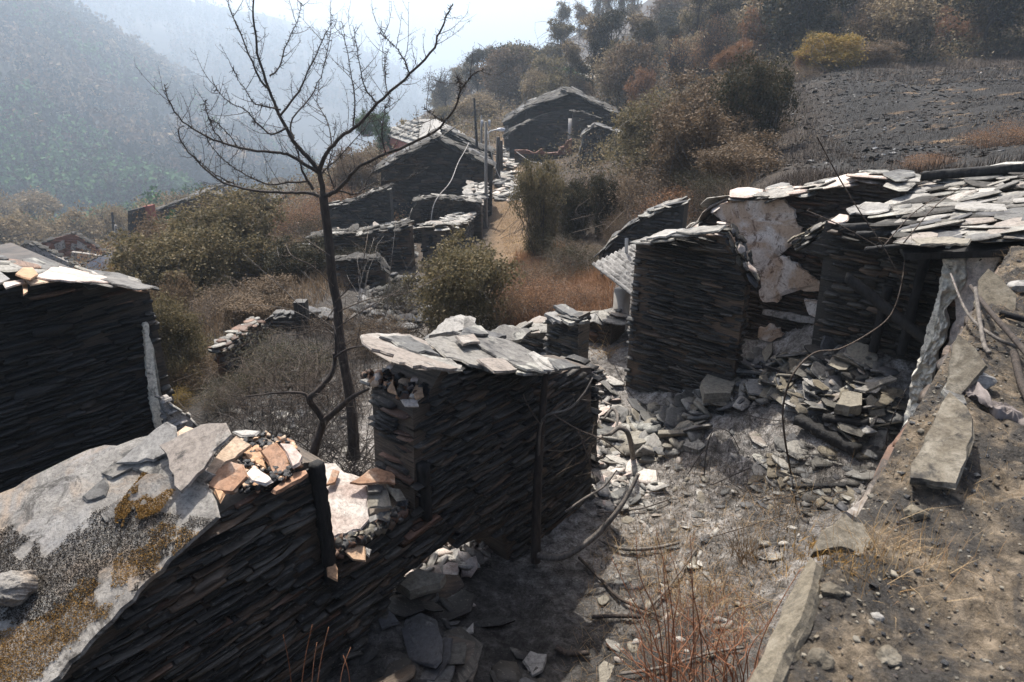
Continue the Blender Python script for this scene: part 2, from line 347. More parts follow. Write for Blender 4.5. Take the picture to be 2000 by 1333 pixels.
def core_mesh(name, P0, D, O, poly, thick, mat, shrink=.035):
    """solid wall heart behind the facing stones: polygon extruded through its thickness"""
    bm = bmesh.new(); off = -shrink
    f = [bm.verts.new(P0+D*s+Z*z+O*off) for s, z in poly]; fc = bm.faces.new(f)
    r = bmesh.ops.extrude_face_region(bm, geom=[fc]); vs = [v for v in r['geom'] if isinstance(v, bmesh.types.BMVert)]
    bmesh.ops.translate(bm, verts=vs, vec=-O*(thick-2*shrink)); bmesh.ops.triangulate(bm, faces=bm.faces); bmesh.ops.recalc_face_normals(bm, faces=bm.faces)
    me = bpy.data.meshes.new(name); bm.to_mesh(me); bm.free(); me.materials.append(MS[mat]); return me
def cap_stones(rng, P0, D, O, line, thick, mat, size=(.22, .45), th=(.02, .05), layers=2, cover=1.0):
    """flat stones lying along the broken top of a wall; line = top edge in (s,z)"""
    items = []
    for (s0, z0), (s1, z1) in zip(line[:-1], line[1:]):
        L = math.hypot(s1-s0, z1-z0)
        if L < .02 or abs(z1-z0) > 2.5*abs(s1-s0)+.02: continue
        dv = (D*(s1-s0)+Z*(z1-z0))/L; nv = Vector((0, 0, 1)) if False else (dv.cross(O)).normalized()
        if nv.z < 0: nv = -nv
        for l in range(layers):
            q = 0
            while q < L:
                sz = rng.uniform(*size); w0 = rng.uniform(0, max(.02, thick-.1))
                for ww in ([.12, thick-.15] if thick > .4 else [thick/2]):
                    if rng.random() > cover: continue
                    p = P0+D*s0+Z*z0+dv*q-O*(ww+rng.uniform(-.1, .1))+nv*(l*.03+rng.uniform(-.01, .02))
                    a = rng.uniform(0, 6.28); t1, t2 = rng.normal(0, .12), rng.normal(0, .12)
                    R = Matrix.Rotation(t1, 3, 'X') @ Matrix.Rotation(t2, 3, 'Y') @ Matrix.Rotation(a, 3, 'Z')
                    B = Matrix((dv, -O, nv)).transposed() @ R; s2 = sz*rng.uniform(.8, 1.3)
                    items.append((fmat(p, B.col[0]*s2, B.col[1]*s2, B.col[2]*rng.uniform(*th)), int(rng.integers(len(SLV))), mat if isinstance(mat, str) else mat[int(rng.integers(len(mat)))]))
                q += sz*.75
    return items
def ragged(poly, rng, amp, seg):
    out = []; n = len(poly)
    for i in range(n):
        a = np.array(poly[i], float); b = np.array(poly[(i+1) % n], float); L = np.linalg.norm(b-a); k = max(1, int(L/seg))
        d = (b-a)/max(L, 1e-6); p = np.array([-d[1], d[0]])
        for j in range(k):
            t = (j+(rng.uniform(-.25, .25) if j else 0))/k
            out.append(tuple(a+(b-a)*t+(p*rng.normal(0, amp) if j else 0)))
    return out
def plane3(a, b, c):
    n = (b-a).cross(c-a).normalized()
    return (a, n if n.z > 0 else -n)
def tslab(name, pix, pl, thick, mat, parent=None, rng=None, lift=0., amp=2., seg=14, layer=True, **k):
    """a single slab whose outline lies on a tilted plane in the scene; rough rim in two laminations"""
    rng = rng or _r; P0, n = pl; P0 = P0+n*lift
    pts2 = ragged(pix, rng, amp, seg) if amp else pix
    top = [WPL(u, v, P0, n) for u, v in pts2]; c = sum(top, Vector())/len(top); m = len(top)
    bm = bmesh.new(); ins = [rng.uniform(0, .018) for _ in top]
    def ring(off, sh): return [bm.verts.new(p+(c-p).normalized()*(ins[i]*sh)+n*off) for i, p in enumerate(top)]
    rs = [ring(-thick, .9), ring(-thick*.55, 0), ring(-thick*.45, .35), ring(0, 1.0)] if layer else [ring(-thick, 0), ring(0, 0)]
    for a, b in zip(rs[:-1], rs[1:]):
        for i in range(m): bm.faces.new((a[i], a[(i+1) % m], b[(i+1) % m], b[i]))
    bm.faces.new(rs[-1]); bm.faces.new(list(reversed(rs[0])))
    bmesh.ops.triangulate(bm, faces=[f for f in bm.faces if len(f.verts) > 4]); bmesh.ops.recalc_face_normals(bm, faces=bm.faces)
    me = bpy.data.meshes.new(name); bm.to_mesh(me); bm.free(); me.materials.append(MS[mat])
    return obj(name, me, parent, **k)
# ------------------------------------------------------------------ terrain
GP = []
def gxyz(x, y, z): GP.append((x, y, z))
def gpx(u, v, Y): p = WY(u, v, Y); GP.append((p.x, p.y, p.z))
for q in [(.95, 6.6, -4.8), (1.5, 8.3, -4.8), (1.3, 9.0, -4.55), (.7, 9.4, -4.4), (1.9, 10., -4.35), (3.0, 7.6, -4.05), (3.9, 6, -3.95), (2.0, 4.5, -4.4), (1.0, 3.0, -4.3), (.3, 1.8, -4.3), (-1.04, 4.2, -4.35), (3.2, 5.2, -4.05), (2.2, 6.3, -4.5), (2.2, 3.4, -4.2),
          (-.6, 5.6, -4.75), (-1.6, 3.0, -4.4), (-2.6, 5, -4.9), (-1.5, 7.7, -5.1), (-3.2, 7.0, -5.0), (-5, 5, -4.6), (-4.1, 9.5, -5.3), (-.3, 8.5, -4.9), (-8, 7, -5.2), (-6, 10, -6.0), (0, 10.5, -4.75), (-3, 2, -4.4), (-8, 3, -4.6),
          (1.5, 11, -4.5), (.3, 12.2, -5.0), (3.3, 8.2, -3.9), (5, 6.5, -3.5), (4.6, 8.4, -2.5), (3.6, 10.2, -2.9), (5.8, 8, -2.0), (2.8, 11.6, -3.8), (6.5, 4, -3.), (4, 2, -3.5), (9, 2, -2.6), (2, 0.5, -3.8), (-1, 0.5, -4.2), (7.5, 7.0, -1.9), (9, 6, -1.8)]: gxyz(*q)
for q in [(420, 640, 14.7), (520, 720, 11.5), (540, 660, 13), (780, 590, 16), (605, 535, 20), (800, 500, 22), (1100, 580, 14.5), (1190, 540, 15.5), (1000, 500, 22), (1000, 430, 31), (990, 380, 38), (982, 310, 50), (970, 262, 68), (1140, 165, 125),
          (850, 440, 34), (740, 430, 34), (550, 410, 48), (250, 480, 45), (100, 540, 38), (0, 580, 34), (-300, 600, 30), (420, 560, 22), (300, 600, 20), (560, 520, 26), (650, 440, 35),
          (1300, 470, 16), (1200, 450, 22), (1300, 370, 24), (1450, 330, 22), (1400, 230, 42), (1250, 262, 50), (1180, 300, 44), (1400, 420, 15), (1250, 520, 13.5),
          (1550, 335, 15), (1700, 345, 12.5), (1800, 310, 14), (2000, 290, 13), (1550, 160, 40), (1800, 142, 40), (2000, 128, 38), (1700, 230, 24), (2000, 200, 22), (2300, 180, 22), (2300, 260, 12), (1500, 200, 32),
          (2000, 60, 60), (1500, 90, 62), (1300, 85, 110), (1080, 165, 115), (1300, 60, 140), (1700, 30, 90), (2000, -10, 90), (1500, 20, 140), (2200, -60, 120), (1800, -60, 180), (1300, 20, 220), (1100, 150, 200), (2600, 0, 60),
          (900, 225, 100), (860, 270, 75), (800, 262, 110), (700, 330, 110), (600, 380, 90), (840, 310, 48), (900, 200, 230), (1000, 185, 160), (700, 310, 240), (500, 400, 200), (300, 510, 75), (0, 560, 75), (100, 530, 130), (300, 470, 180), (-300, 570, 90), (-300, 490, 200), (600, 380, 250), (0, 455, 250), (450, 460, 62), (150, 545, 60), (-100, 590, 50), (300, 430, 260)]: gpx(*q)
G = np.array(GP)
def _key(x, y):
    r = np.hypot(x, y)+.3; return np.stack([np.arctan2(x, y)*2.2, np.log(r)], -1)
_K = _key(G[:, 0], G[:, 1]); _val = G[:, 2]/(np.hypot(G[:, 0], G[:, 1])+.3)
def _U(a, b):
    d2 = ((a[:, None]-b[None])**2).sum(-1); return .5*d2*np.log(d2+1e-12)
_n = len(_K); _A = np.zeros((_n+3, _n+3)); _A[:_n, :_n] = _U(_K, _K)+np.eye(_n)*.004; _A[:_n, _n] = 1; _A[:_n, _n+1:] = _K; _A[_n, :_n] = 1; _A[_n+1:, :_n] = _K.T
_w = np.linalg.solve(_A, np.concatenate([_val, [0, 0, 0]]))
def gz(x, y, rough=True):
    x = np.atleast_1d(np.asarray(x, float)).ravel(); y = np.atleast_1d(np.asarray(y, float)).ravel(); out = np.empty(len(x))
    for i in range(0, len(x), 20000):
        k = _key(x[i:i+20000], y[i:i+20000]); v = _U(k, _K) @ _w[:_n]+_w[_n]+k @ _w[_n+1:]
        out[i:i+20000] = v*(np.hypot(x[i:i+20000], y[i:i+20000])+.3)
    if rough:
        r = np.hypot(x, y)
        out = out+fbm(x*.9, y*.9, 5, 3, .6)*np.clip(r*.005, .07, .16)+fbm(x*.3, y*.3, 3, 9)*np.clip(r*.008-.06, 0, .4)+fbm(x*7, y*7, 3, 11)*.03+fbm(x*.12, y*.12, 3, 21)*np.clip((r-25)*.02, 0, 1.2)
    return out
def gzp(x, y): return float(gz([x], [y])[0])
def ground_hit(u, v, zoff=0):
    d = ray(u, v); t = np.concatenate([np.arange(1.5, 30, .05), np.arange(30, 260, .4)])
    x = d.x*t; y = d.y*t; z = d.z*t; h = gz(x, y); k = np.argmax(z < h+zoff); return Vector((x[k], y[k], h[k]))

def m_ground():
    s = NT('ash_and_burnt_ground'); P = s.pos()
    at = s.n('ShaderNodeAttribute', attribute_name='zone').outputs['Color']; sep = s.n('ShaderNodeSeparateColor'); s.l(at, sep.inputs[0])
    ash, straw, brown = sep.outputs[0], sep.outputs[1], sep.outputs[2]
    a = s.noise(P, 1.3, 9, .68, .5); b = s.noise(P, 9, 9, .75, .3); c = s.noise(P, 45, 6, .8); d = s.noise(P, .35, 6, .6, .4)
    char = s.ramp(b, [(.34, (.009, .009, .009)), (.52, (.026, .025, .024)), (.70, (.075, .07, .066))])
    ashc = s.ramp(b, [(.34, (.05, .046, .042)), (.45, (.20, .18, .16)), (.56, (.36, .335, .31)), (.68, (.56, .54, .51))])
    tanc = s.ramp(c, [(.3, (.10, .06, .035)), (.6, (.27, .18, .10)), (.8, (.40, .29, .17))])
    brn = s.ramp(b, [(.3, (.035, .026, .018)), (.6, (.095, .065, .042)), (.8, (.16, .115, .075))])
    ashm = s.math('MULTIPLY', ash, s.ramp(a, [(.34, .15), (.56, 1.)]))
    col = s.mix(ashm, char, ashc); col = s.mix(s.math('MULTIPLY', brown, s.ramp(a, [(.3, 1.), (.7, .35)])), col, brn)
    col = s.mix(s.math('MULTIPLY', s.ramp(s.math('MULTIPLY', straw, brown), [(.25, 0.), (.6, .75)]), s.ramp(b, [(.35, .3), (.5, 1.)])), col, tanc); col = s.mix(s.math('MULTIPLY', straw, s.ramp(s.noise(s.pos((.6, .9, 1)), .9, 8, .7, .8), [(.57, 0.), (.63, .9)])), col, tanc)
    col = s.mix(s.ramp(c, [(.36, .8), (.5, 0.)]), col, (.02, .019, .018)); col = s.mix(s.ramp(s.noise(P, 30, 5, .8), [(.60, 0.), (.68, .6)]), col, s.mix(ash, (.14, .12, .10), (.62, .6, .57)))
    h = s.math('ADD', s.math('MULTIPLY', b, 1.), s.math('MULTIPLY', c, .5))
    return s.bsdf(col, .9, h, .9, .05, .2)
MS['ground'] = m_ground()
def build_ground():
    na, nr = 520, 520
    az = np.radians(np.linspace(-72, 72, na)); r = np.exp(np.linspace(math.log(.9), math.log(300), nr))
    A, R = np.meshgrid(az, r, indexing='ij'); x = (R*np.sin(A)).ravel(); y = (R*np.cos(A)).ravel(); z = gz(x, y)
    sN = x*N.x+y*N.y; sT = x*T.x+y*T.y
    under = (sN > -.45) & (sT < 7.15); z = np.where(under, np.minimum(z, -2.9), z)      # lies under the terrace
    inside = (sT > 6.9) & (sT < 8.9) & (sN > -2.2) & (sN < 4.0); z = np.where(inside & (sN > 0), np.minimum(z, -3.6), z)
    Vv = np.stack([x, y, z], 1); idx = np.arange(na*nr).reshape(na, nr)
    Q = np.stack([idx[:-1, :-1], idx[:-1, 1:], idx[1:, 1:], idx[1:, :-1]], -1).reshape(-1, 4)[:, ::-1]
    b = MB(); b.add(Vv, Q); me = b.mesh('ground', 'ground', True)
    rr = np.hypot(x, y); azd = np.degrees(np.arctan2(x, y))
    sm = lambda v, a, c: np.clip((v-a)/(c-a), 0, 1)
    nz = fbm(x*.35, y*.35, 4, 50)*2.2
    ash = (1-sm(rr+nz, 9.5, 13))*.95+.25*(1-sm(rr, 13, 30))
    rub = np.exp(-(((x+2.5)/4.5)**2+((y-16)/6.5)**2)); ash = np.maximum(ash, .8*rub); ash = ash*(1-.95*np.clip(sm(azd, 20, 27)*sm(rr, 10, 12), 0, 1)); ash = ash*(1-.7*(1-sm(x, -3.2, -2.))*sm(y, 6.5, 8.5)); ash = ash*(1-.75*(1-sm(y+x*.6+nz*.3, 4.6, 6.2))*(1-sm(x, 1.6, 2.6)))*(1-.35*(1-sm(y, 4.8, 6.)))  # less ash before the long wall darkens its shade in the colour
    field = sm(rr, 11, 13)*(1-sm(rr, 44, 50))*sm(azd, 22, 29)
    straw = sm(rr, 15, 19)*(1-sm(rr, 44, 50))*sm(azd, 22, 29)
    path = np.exp(-((x-(-.05*(y-22)*.2))/ (.55+.012*y))**2)*sm(y, 14, 19)*(1-sm(y, 60, 75)); straw = straw*.9; straw = np.maximum(straw, path*1.0)
    brown = np.clip(sm(rr, 11, 17)*(1-sm(azd+nz, 20, 25)*(1-sm(rr, 42, 50)))*.9, 0, 1); brown = np.maximum(brown, path)
    brown = np.where(azd < -8, brown*(1-.8*rub), brown)
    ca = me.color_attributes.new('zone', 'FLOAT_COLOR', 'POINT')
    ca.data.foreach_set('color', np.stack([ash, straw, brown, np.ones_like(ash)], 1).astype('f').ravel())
    return struct('ground', me)
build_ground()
# valley floor out to the horizon
b = MB(); k = 48; th = np.arange(k)*2*math.pi/k; rr_ = [0, 400, 2500, 9000]
Vv = np.concatenate([np.c_[np.sin(th)*r, np.cos(th)*r, np.full(k, -118.-r*.003)] for r in rr_[1:]]+[[[0, 0, -118]]])
Q = [(i+a*k, (i+1) % k+a*k, (i+1) % k+(a+1)*k, i+(a+1)*k) for a in range(2) for i in range(k)]; Tr = [((i+1) % k, i, 3*k) for i in range(k)]
MS['valley'] = m_plain('burnt_valley_land', (.07, .075, .06), .4, .01)
b.add(Vv, Q, Tr); struct('valley_floor', b.mesh('valley_floor', 'valley', True))

# mountains: foot line and ridge line given by where they stand
def hill_fn(foot, ridge, bulge=.12, rough=12, seed=0, rs=.006):
    fu = [f[0] for f in foot]; ru = [f[0] for f in ridge]
    def at(u, f):
        u = np.asarray(u, float); f = np.asarray(f, float)
        fv = np.interp(u, fu, [q[1] for q in foot]); fY = np.interp(u, fu, [q[2] for q in foot])
        rv = np.interp(u, ru, [q[1] for q in ridge]); rY = np.interp(u, ru, [q[2] for q in ridge])
        def P(u, v, Y):
            xc = (u-1000)/F; yc = (666.5-v)/F; dY = CP+yc*SP; return xc*Y/dY, Y, (-SP+yc*CP)*Y/dY
        x0, y0, z0 = P(u, fv, fY); x1, y1, z1 = P(u, rv, rY)
        x = x0+(x1-x0)*f; y = y0+(y1-y0)*f; z = z0+(z1-z0)*(f+bulge*np.sin(f*math.pi))
        z = z+fbm(x*rs, y*rs, 5, seed, .55)*rough*np.clip(f*3, .15, 1)-np.clip(f-1, 0, 9)*60
        return x, y, z
    return at
def build_hill(name, at, u0, u1, mat, nu=260, nf=150, fmax=1.3):
    U, Fq = np.meshgrid(np.linspace(u0, u1, nu), np.linspace(0, fmax, nf), indexing='ij'); x, y, z = at(U.ravel(), Fq.ravel())
    idx = np.arange(nu*nf).reshape(nu, nf); Q = np.stack([idx[:-1, :-1], idx[1:, :-1], idx[1:, 1:], idx[:-1, 1:]], -1).reshape(-1, 4)
    b = MB(); b.add(np.stack([x, y, z], 1), Q); return struct(name, b.mesh(name, mat, True))
def m_hill(name, cols, sc_):
    s = NT(name); P = s.pos(); a = s.noise(P, sc_, 8, .65, .5); b2 = s.noise(P, sc_*9, 7, .75)
    c = s.mix(s.ramp(b2, [(.35, 0.), (.65, 1.)]), cols[0], cols[1]); c = s.mix(s.ramp(a, [(.5, 0.), (.62, .8)]), c, cols[2])
    return s.bsdf(c, .95, b2, .8, 1.5, .1)
MS['hillA'] = m_hill('burnt_hillside', [(.028, .03, .028), (.06, .055, .048), (.12, .10, .08)], .012)
near_at = hill_fn([(-1100, 520, 200), (0, 452, 230), (330, 428, 260), (600, 395, 330), (900, 330, 480)], [(-1100, -20, 480), (-300, -20, 520), (0, -20, 560), (150, 40, 600), (330, 150, 640), (480, 240, 660), (600, 330, 640), (900, 400, 640)], .10, 14, 3)
far_at = hill_fn([(-900, 300, 560), (200, 330, 620), (600, 400, 620), (1000, 330, 800)], [(-900, -25, 900), (0, -25, 980), (200, -22, 1050), (330, 2, 1100), (420, 22, 1150), (520, 45, 1200), (640, 78, 1250), (740, 118, 1300), (830, 165, 1330), (900, 215, 1330), (1000, 300, 1300)], .08, 20, 8, .004)
build_hill('hill', near_at, -1100, 900, 'hillA'); build_hill('hill', far_at, -900, 1000, 'hillA', 240, 120)
ridge3 = hill_fn([(600, 300, 1500), (1500, 260, 1500)], [(600, 175, 1900), (780, 150, 1900), (860, 132, 1900), (930, 137, 1900), (1010, 128, 1900), (1100, 112, 1900), (1500, 60, 1900)], .1, 24, 14, .003)
build_hill('hill', ridge3, 600, 1500, 'hillA', 160, 50)
# dirt road cut across the opposite slope
def road_on(at, pts, wdt, name, mat):
    b = MB(); rows = []
    for (u, v) in pts:
        f = np.linspace(0.02, 1, 600); x, y, z = at(np.full(600, u), f); yc_ = y*CP-z*SP; vv = 666.5-F*(y*SP+z*CP)/yc_
        k = int(np.argmin(np.abs(vv-v))); rows.append((x[k], y[k], z[k]))
    R = np.array(rows); dr = np.gradient(R, axis=0); dr[:, 2] = 0; dr /= np.linalg.norm(dr, axis=1)[:, None]; pr = np.stack([dr[:, 1], -dr[:, 0], dr[:, 2]*0], 1)
    n = len(R); out = []
    for sgn, dz in ((-1, 3.2), (1, 2.6), (1.5, -3)): out.append(R+pr*sgn*wdt*-1+np.array([0, 0, dz]))
    V = np.concatenate(out); Q = [(i+a*n, i+1+a*n, i+1+(a+1)*n, i+(a+1)*n) for a in range(2) for i in range(n-1)]
    b.add(V, Q); return struct(name, b.mesh(name, mat))
MS['dirt'] = m_plain('pale_dirt_track', (.42, .38, .33), .2, .3)
us = np.linspace(-120, 395, 60); road_on(near_at, [(u, 232-.00012*(u+0)**2*(u > 0)+2*math.sin(u*.02)-(8*max(0, u-300)/95)) for u in us], 2.6, 'dirt_road', 'dirt')

# hill-forest: thousands of burnt trees that read as one mass
def far_forest(name, at, n, u0, u1, f0, f1, hgt, mats, seed, cards=22, dens=None):
    rng = np.random.default_rng(seed); u = rng.uniform(u0, u1, n*2); f = rng.uniform(f0, f1, n*2)**1.0; x, y, z = at(u, f)
    keep = (fbm(x*.012, y*.012, 4, seed+2)+rng.uniform(-.35, .55, n*2)) > (dens or 0.); yc_ = y*CP-z*SP; vv = 666.5-F*(y*SP+z*CP)/yc_
    keep &= ~((vv > 228) & (vv < 262) & (name == 'burnt_forest')); x, y, z = x[keep][:n], y[keep][:n], z[keep][:n]; n = len(x)
    H = rng.uniform(.55, 1.35, n)*hgt; sp = rng.random(n); pine = sp < .45; m = np.clip(((fbm(x*.018, y*.018, 3, seed+9)*.8+.5)*len(mats)+rng.normal(0, 1.0, n)).astype(int), 0, len(mats)-1)
    b = MB(); ncard = cards
    t = rng.uniform(0, 1, (n, ncard)); prof = np.where(pine[:, None], (1-t)*.20+.03, np.sqrt(np.clip(t*(1.05-t), 0, 1))*.42+.03)
    a = rng.uniform(0, 6.283, (n, ncard)); rad = prof*H[:, None]*rng.uniform(.3, 1, (n, ncard)); zz = np.where(pine[:, None], .12+.88*t, .3+.7*t)*H[:, None]
    C = np.stack([x[:, None]+np.cos(a)*rad, y[:, None]+np.sin(a)*rad, z[:, None]+zz-.3], -1).reshape(-1, 3); s = (np.repeat(H, ncard)*rng.uniform(.05, .12, n*ncard)*(26/max(26, ncard))**.6)
    d1 = rng.normal(0, 1, (len(C), 3)); d1 /= np.linalg.norm(d1, axis=1)[:, None]; d2 = np.cross(d1, rng.normal(0, 1, (len(C), 3))); d2 /= np.linalg.norm(d2, axis=1)[:, None]
    s = s[:, None]; V = np.stack([C-d1*s, C-d2*s*.7, C+d1*s, C+d2*s*.7], 1).reshape(-1, 3); Q = np.arange(len(V)).reshape(-1, 4); mm = np.repeat(m, ncard)
    b.V.append(V); b.Q.append(Q); b.Qm.append(mm); b.n = len(V)
    wv = H*.018+.05; Vt = np.stack([np.stack([x-wv, y, z-.5], 1), np.stack([x+wv, y, z-.5], 1), np.stack([x, y, z+H*.9], 1)], 1).reshape(-1, 3)
    b.add(Vt, None, np.arange(len(Vt)).reshape(-1, 3), len(mats)); me = b.mesh(name, list(mats)+['bark'])
    return obj(name, me, kind='stuff', label='thin burnt forest covering the opposite mountainside')
far_forest('burnt_forest', near_at, 6500, -350, 620, .10, 1.0, 11, ['m_brown', 'm_tan', 'm_brown', 'm_dark', 'm_dark', 'm_dark', 'm_olive', 'm_green', 'm_olive', 'm_dark'], 31, 30, .0)
far_forest('burnt_forest', near_at, 900, -350, 620, .55, 1.0, 14, ['m_dark', 'm_tan', 'm_brown'], 77, 30)
far_forest('ridge_forest', far_at, 4200, -100, 900, .35, 1.02, 15, ['m_dark', 'm_dark', 'm_brown'], 32, 14)
o_ = far_forest('green_pine_forest', lambda u, f: (lambda p: (p[0], p[1], gz(p[0], p[1])))((lambda a, r: (r*np.sin(a), r*np.cos(a)))(np.radians(-47+(np.asarray(u))*.023), 135+np.asarray(f)*120+25*np.sin(np.asarray(u)*.02))), 1000, 0, 1000, 0, 1, 8.5, ['m_green', 'm_green', 'm_dark', 'm_olive', 'm_green'], 33, 170, -.05)
o_['label'] = 'dense green pines that escaped the fire filling the valley bottom'
far_forest('green_pine_forest', lambda u, f: near_at(u, np.asarray(f)*(1-np.clip((np.asarray(u)-60)/330., 0, .95))), 1500, -200, 380, .0, .30, 12, ['m_green', 'm_green', 'm_olive', 'm_green', 'm_dark'], 35, 60, -.6)['label'] = 'green woodland at the foot of the opposite mountainside'
# haze
def haze_box():
    lo = (-1700, -60, -125); hi = (2300, 2300, 125)
    bm = bmesh.new(); bmesh.ops.create_cube(bm, size=1)
    for v in bm.verts: v.co = Vector([(lo[i]+hi[i])/2+v.co[i]*(hi[i]-lo[i]) for i in range(3)])
    me = bpy.data.meshes.new('haze'); bm.to_mesh(me); bm.free()
    m = bpy.data.materials.new('smoke_haze'); m.use_nodes = True; t = m.node_tree; t.nodes.clear(); out = t.nodes.new('ShaderNodeOutputMaterial'); p = t.nodes.new('ShaderNodeVolumePrincipled')
    p.inputs['Color'].default_value = (.72, .85, 1.0, 1); p.inputs['Density'].default_value = HAZE_D; p.inputs['Anisotropy'].default_value = .5
    t.links.new(p.outputs[0], out.inputs['Volume']); me.materials.append(m); return obj('haze', me, kind='stuff')
if HAZE_D > 0: haze_box()
# ------------------------------------------------------------------ near ruins
def rn(seed): return np.random.default_rng(seed)
def pw(pix, A, c, D):
    """pixels on an upright plane -> (s, z) in that plane"""
    out = []
    for u, v in pix:
        p = WC(u, v, A, c); out.append((p.dot(D), p.z))
    return out
def wall_part(parent, name, A, c, D, O, poly, thick, mat, seed, keep=300, hole_edge=None, both=False, h=(.025, .055), ln=(.12, .36), prot=.04, mat2=None, region=None, zvis=None, tilt=.03):
    P0 = A*c; rng = rn(seed)
    w_ = obj(name, core_mesh(name, P0, D, O, poly, thick, mat), parent)
    items = stone_face(rng, P0, D, O, poly, mat, h, ln, prot, tilt, mat2=mat2, region=region)
    if both: items += stone_face(rng, P0-O*thick, D, -O, poly, mat, (h[0]*1.5, h[1]*1.8), (ln[0]*1.5, ln[1]*1.5), prot)
    return w_, items
def end_face(rng, corner, O, sgnD, D, thick, z0, z1, mat, h=(.025, .055), ln=(.12, .3), prot=.05, mat2=None, region=None):
    """stones on the end (jamb) of a wall; corner at the visible face"""
    return stone_face(rng, Vector((corner.x, corner.y, 0)), -O, D*sgnD, [(-.03, z0), (thick+.03, z0), (thick+.03, z1), (-.03, z1)], mat, h, (min(ln[0], .3*thick), min(ln[1], .75*thick)), prot, mat2=mat2, region=region)
ON = -T       # visible side of walls that run along N
# ===== 1. long ruined wall in front, its pier, slabs and charred post
cW = -3.51
W1 = thing('ruined_wall', (-.6, 4.6, -4.6), 'long soot-dark slate wall with stone slabs on top and a jagged hole at its foot', 'stone wall')
top_l = pw([(-60, 1560), (100, 1360), (425, 1012), (600, 908), (640, 905)], N, cW, T)
sill = pw([(642, 1096), (800, 1003)], N, cW, T)
pier = pw([(816, 1000), (813, 800), (845, 770), (868, 728), (930, 716), (1060, 724), (1160, 720)], N, cW, T)
rb = pw([(1163, 960)], N, cW, T)[0]
zb = -5.3
hole = pw([(1012, 1290), (1008, 1150), (985, 1048), (930, 1058), (900, 1072), (872, 1060), (835, 1098), (790, 1130), (760, 1180)], N, cW, T)
poly1 = [(top_l[0][0], zb)]+top_l+sill+pier+[(rb[0], zb)]+[(hole[0][0], zb)]+hole+[(hole[-1][0], zb)]
red_reg = lambda s, z, r: ((s-pier[0][0]) < .16 and s > pier[0][0]-.05 and z > pier[0][1]-.2 and r.random() < .75) or (s < top_l[3][0]+.1 and r.random() < .05)
w1, it = wall_part(W1, 'masonry', N, cW, T, N, poly1, .56, 'char', 11, mat2='red', region=red_reg, h=(.012, .032), ln=(.12, .46), prot=.045)
rng = rn(12)
ce = N*cW+T*pier[0][0]
it += end_face(rng, ce, N, -1, T, .56, pier[0][1]-.1, pier[1][1]+.02, 'char', prot=.05, h=(.02, .04), ln=(.12, .35), mat2='red', region=lambda s, z, r: (s < .16 and r.random() < .8) or r.random() < .12)
ce = N*cW+T*rb[0]; it += end_face(rng, ce, N, 1, T, .56, zb, pier[-1][1], 'char', prot=.06)
place('stone', 'stone', it, W1, 300, 'stone_facing')
# black charred timber upright built into the wall, and a black board drawing the dark slot beyond the gap
def board(name, p0, p1, wv, dv, mat, parent, rngs, k=12, **kw):
    """a timber with cracked, uneven sides between two points"""
    r = rn(rngs); V = []; p0 = Vector(p0); p1 = Vector(p1)
    for i in range(k+1):
        c = p0.lerp(p1, i/k)
        for a, b2 in ((-1, -1), (0, -1.1), (1, -1), (1.1, 0), (1, 1), (0, 1.1), (-1, 1), (-1.1, 0)):
            V.append(c+wv*a*r.uniform(.4, .56)+dv*b2*r.uniform(.4, .56))
    Q = [(i*8+j, i*8+(j+1) % 8, (i+1)*8+(j+1) % 8, (i+1)*8+j) for i in range(k) for j in range(8)]
    Tr = [(0, j+1, j) for j in range(1, 7)]+[(k*8, k*8+j, k*8+j+1) for j in range(1, 7)]
    b = MB(); b.add(V, Q, Tr); return obj(name, b.mesh(name, mat), parent, **kw)
pa = WC(617, 905, N, cW+.03); pb = WC(626, 1150, N, cW+.03); pb.x, pb.y = pa.x, pa.y
board('post', pa, pb, T*.085, N*.07, 'charwood', W1, 3, 30, label='black charred upright post')
pa = WC(825, 905, N, cW+.0); pb = WC(835, 1010, N, cW); pb.x, pb.y = pa.x, pa.y
board('post', pa, pb, T*.07, N*.10, 'charwood', W1, 4, 8)
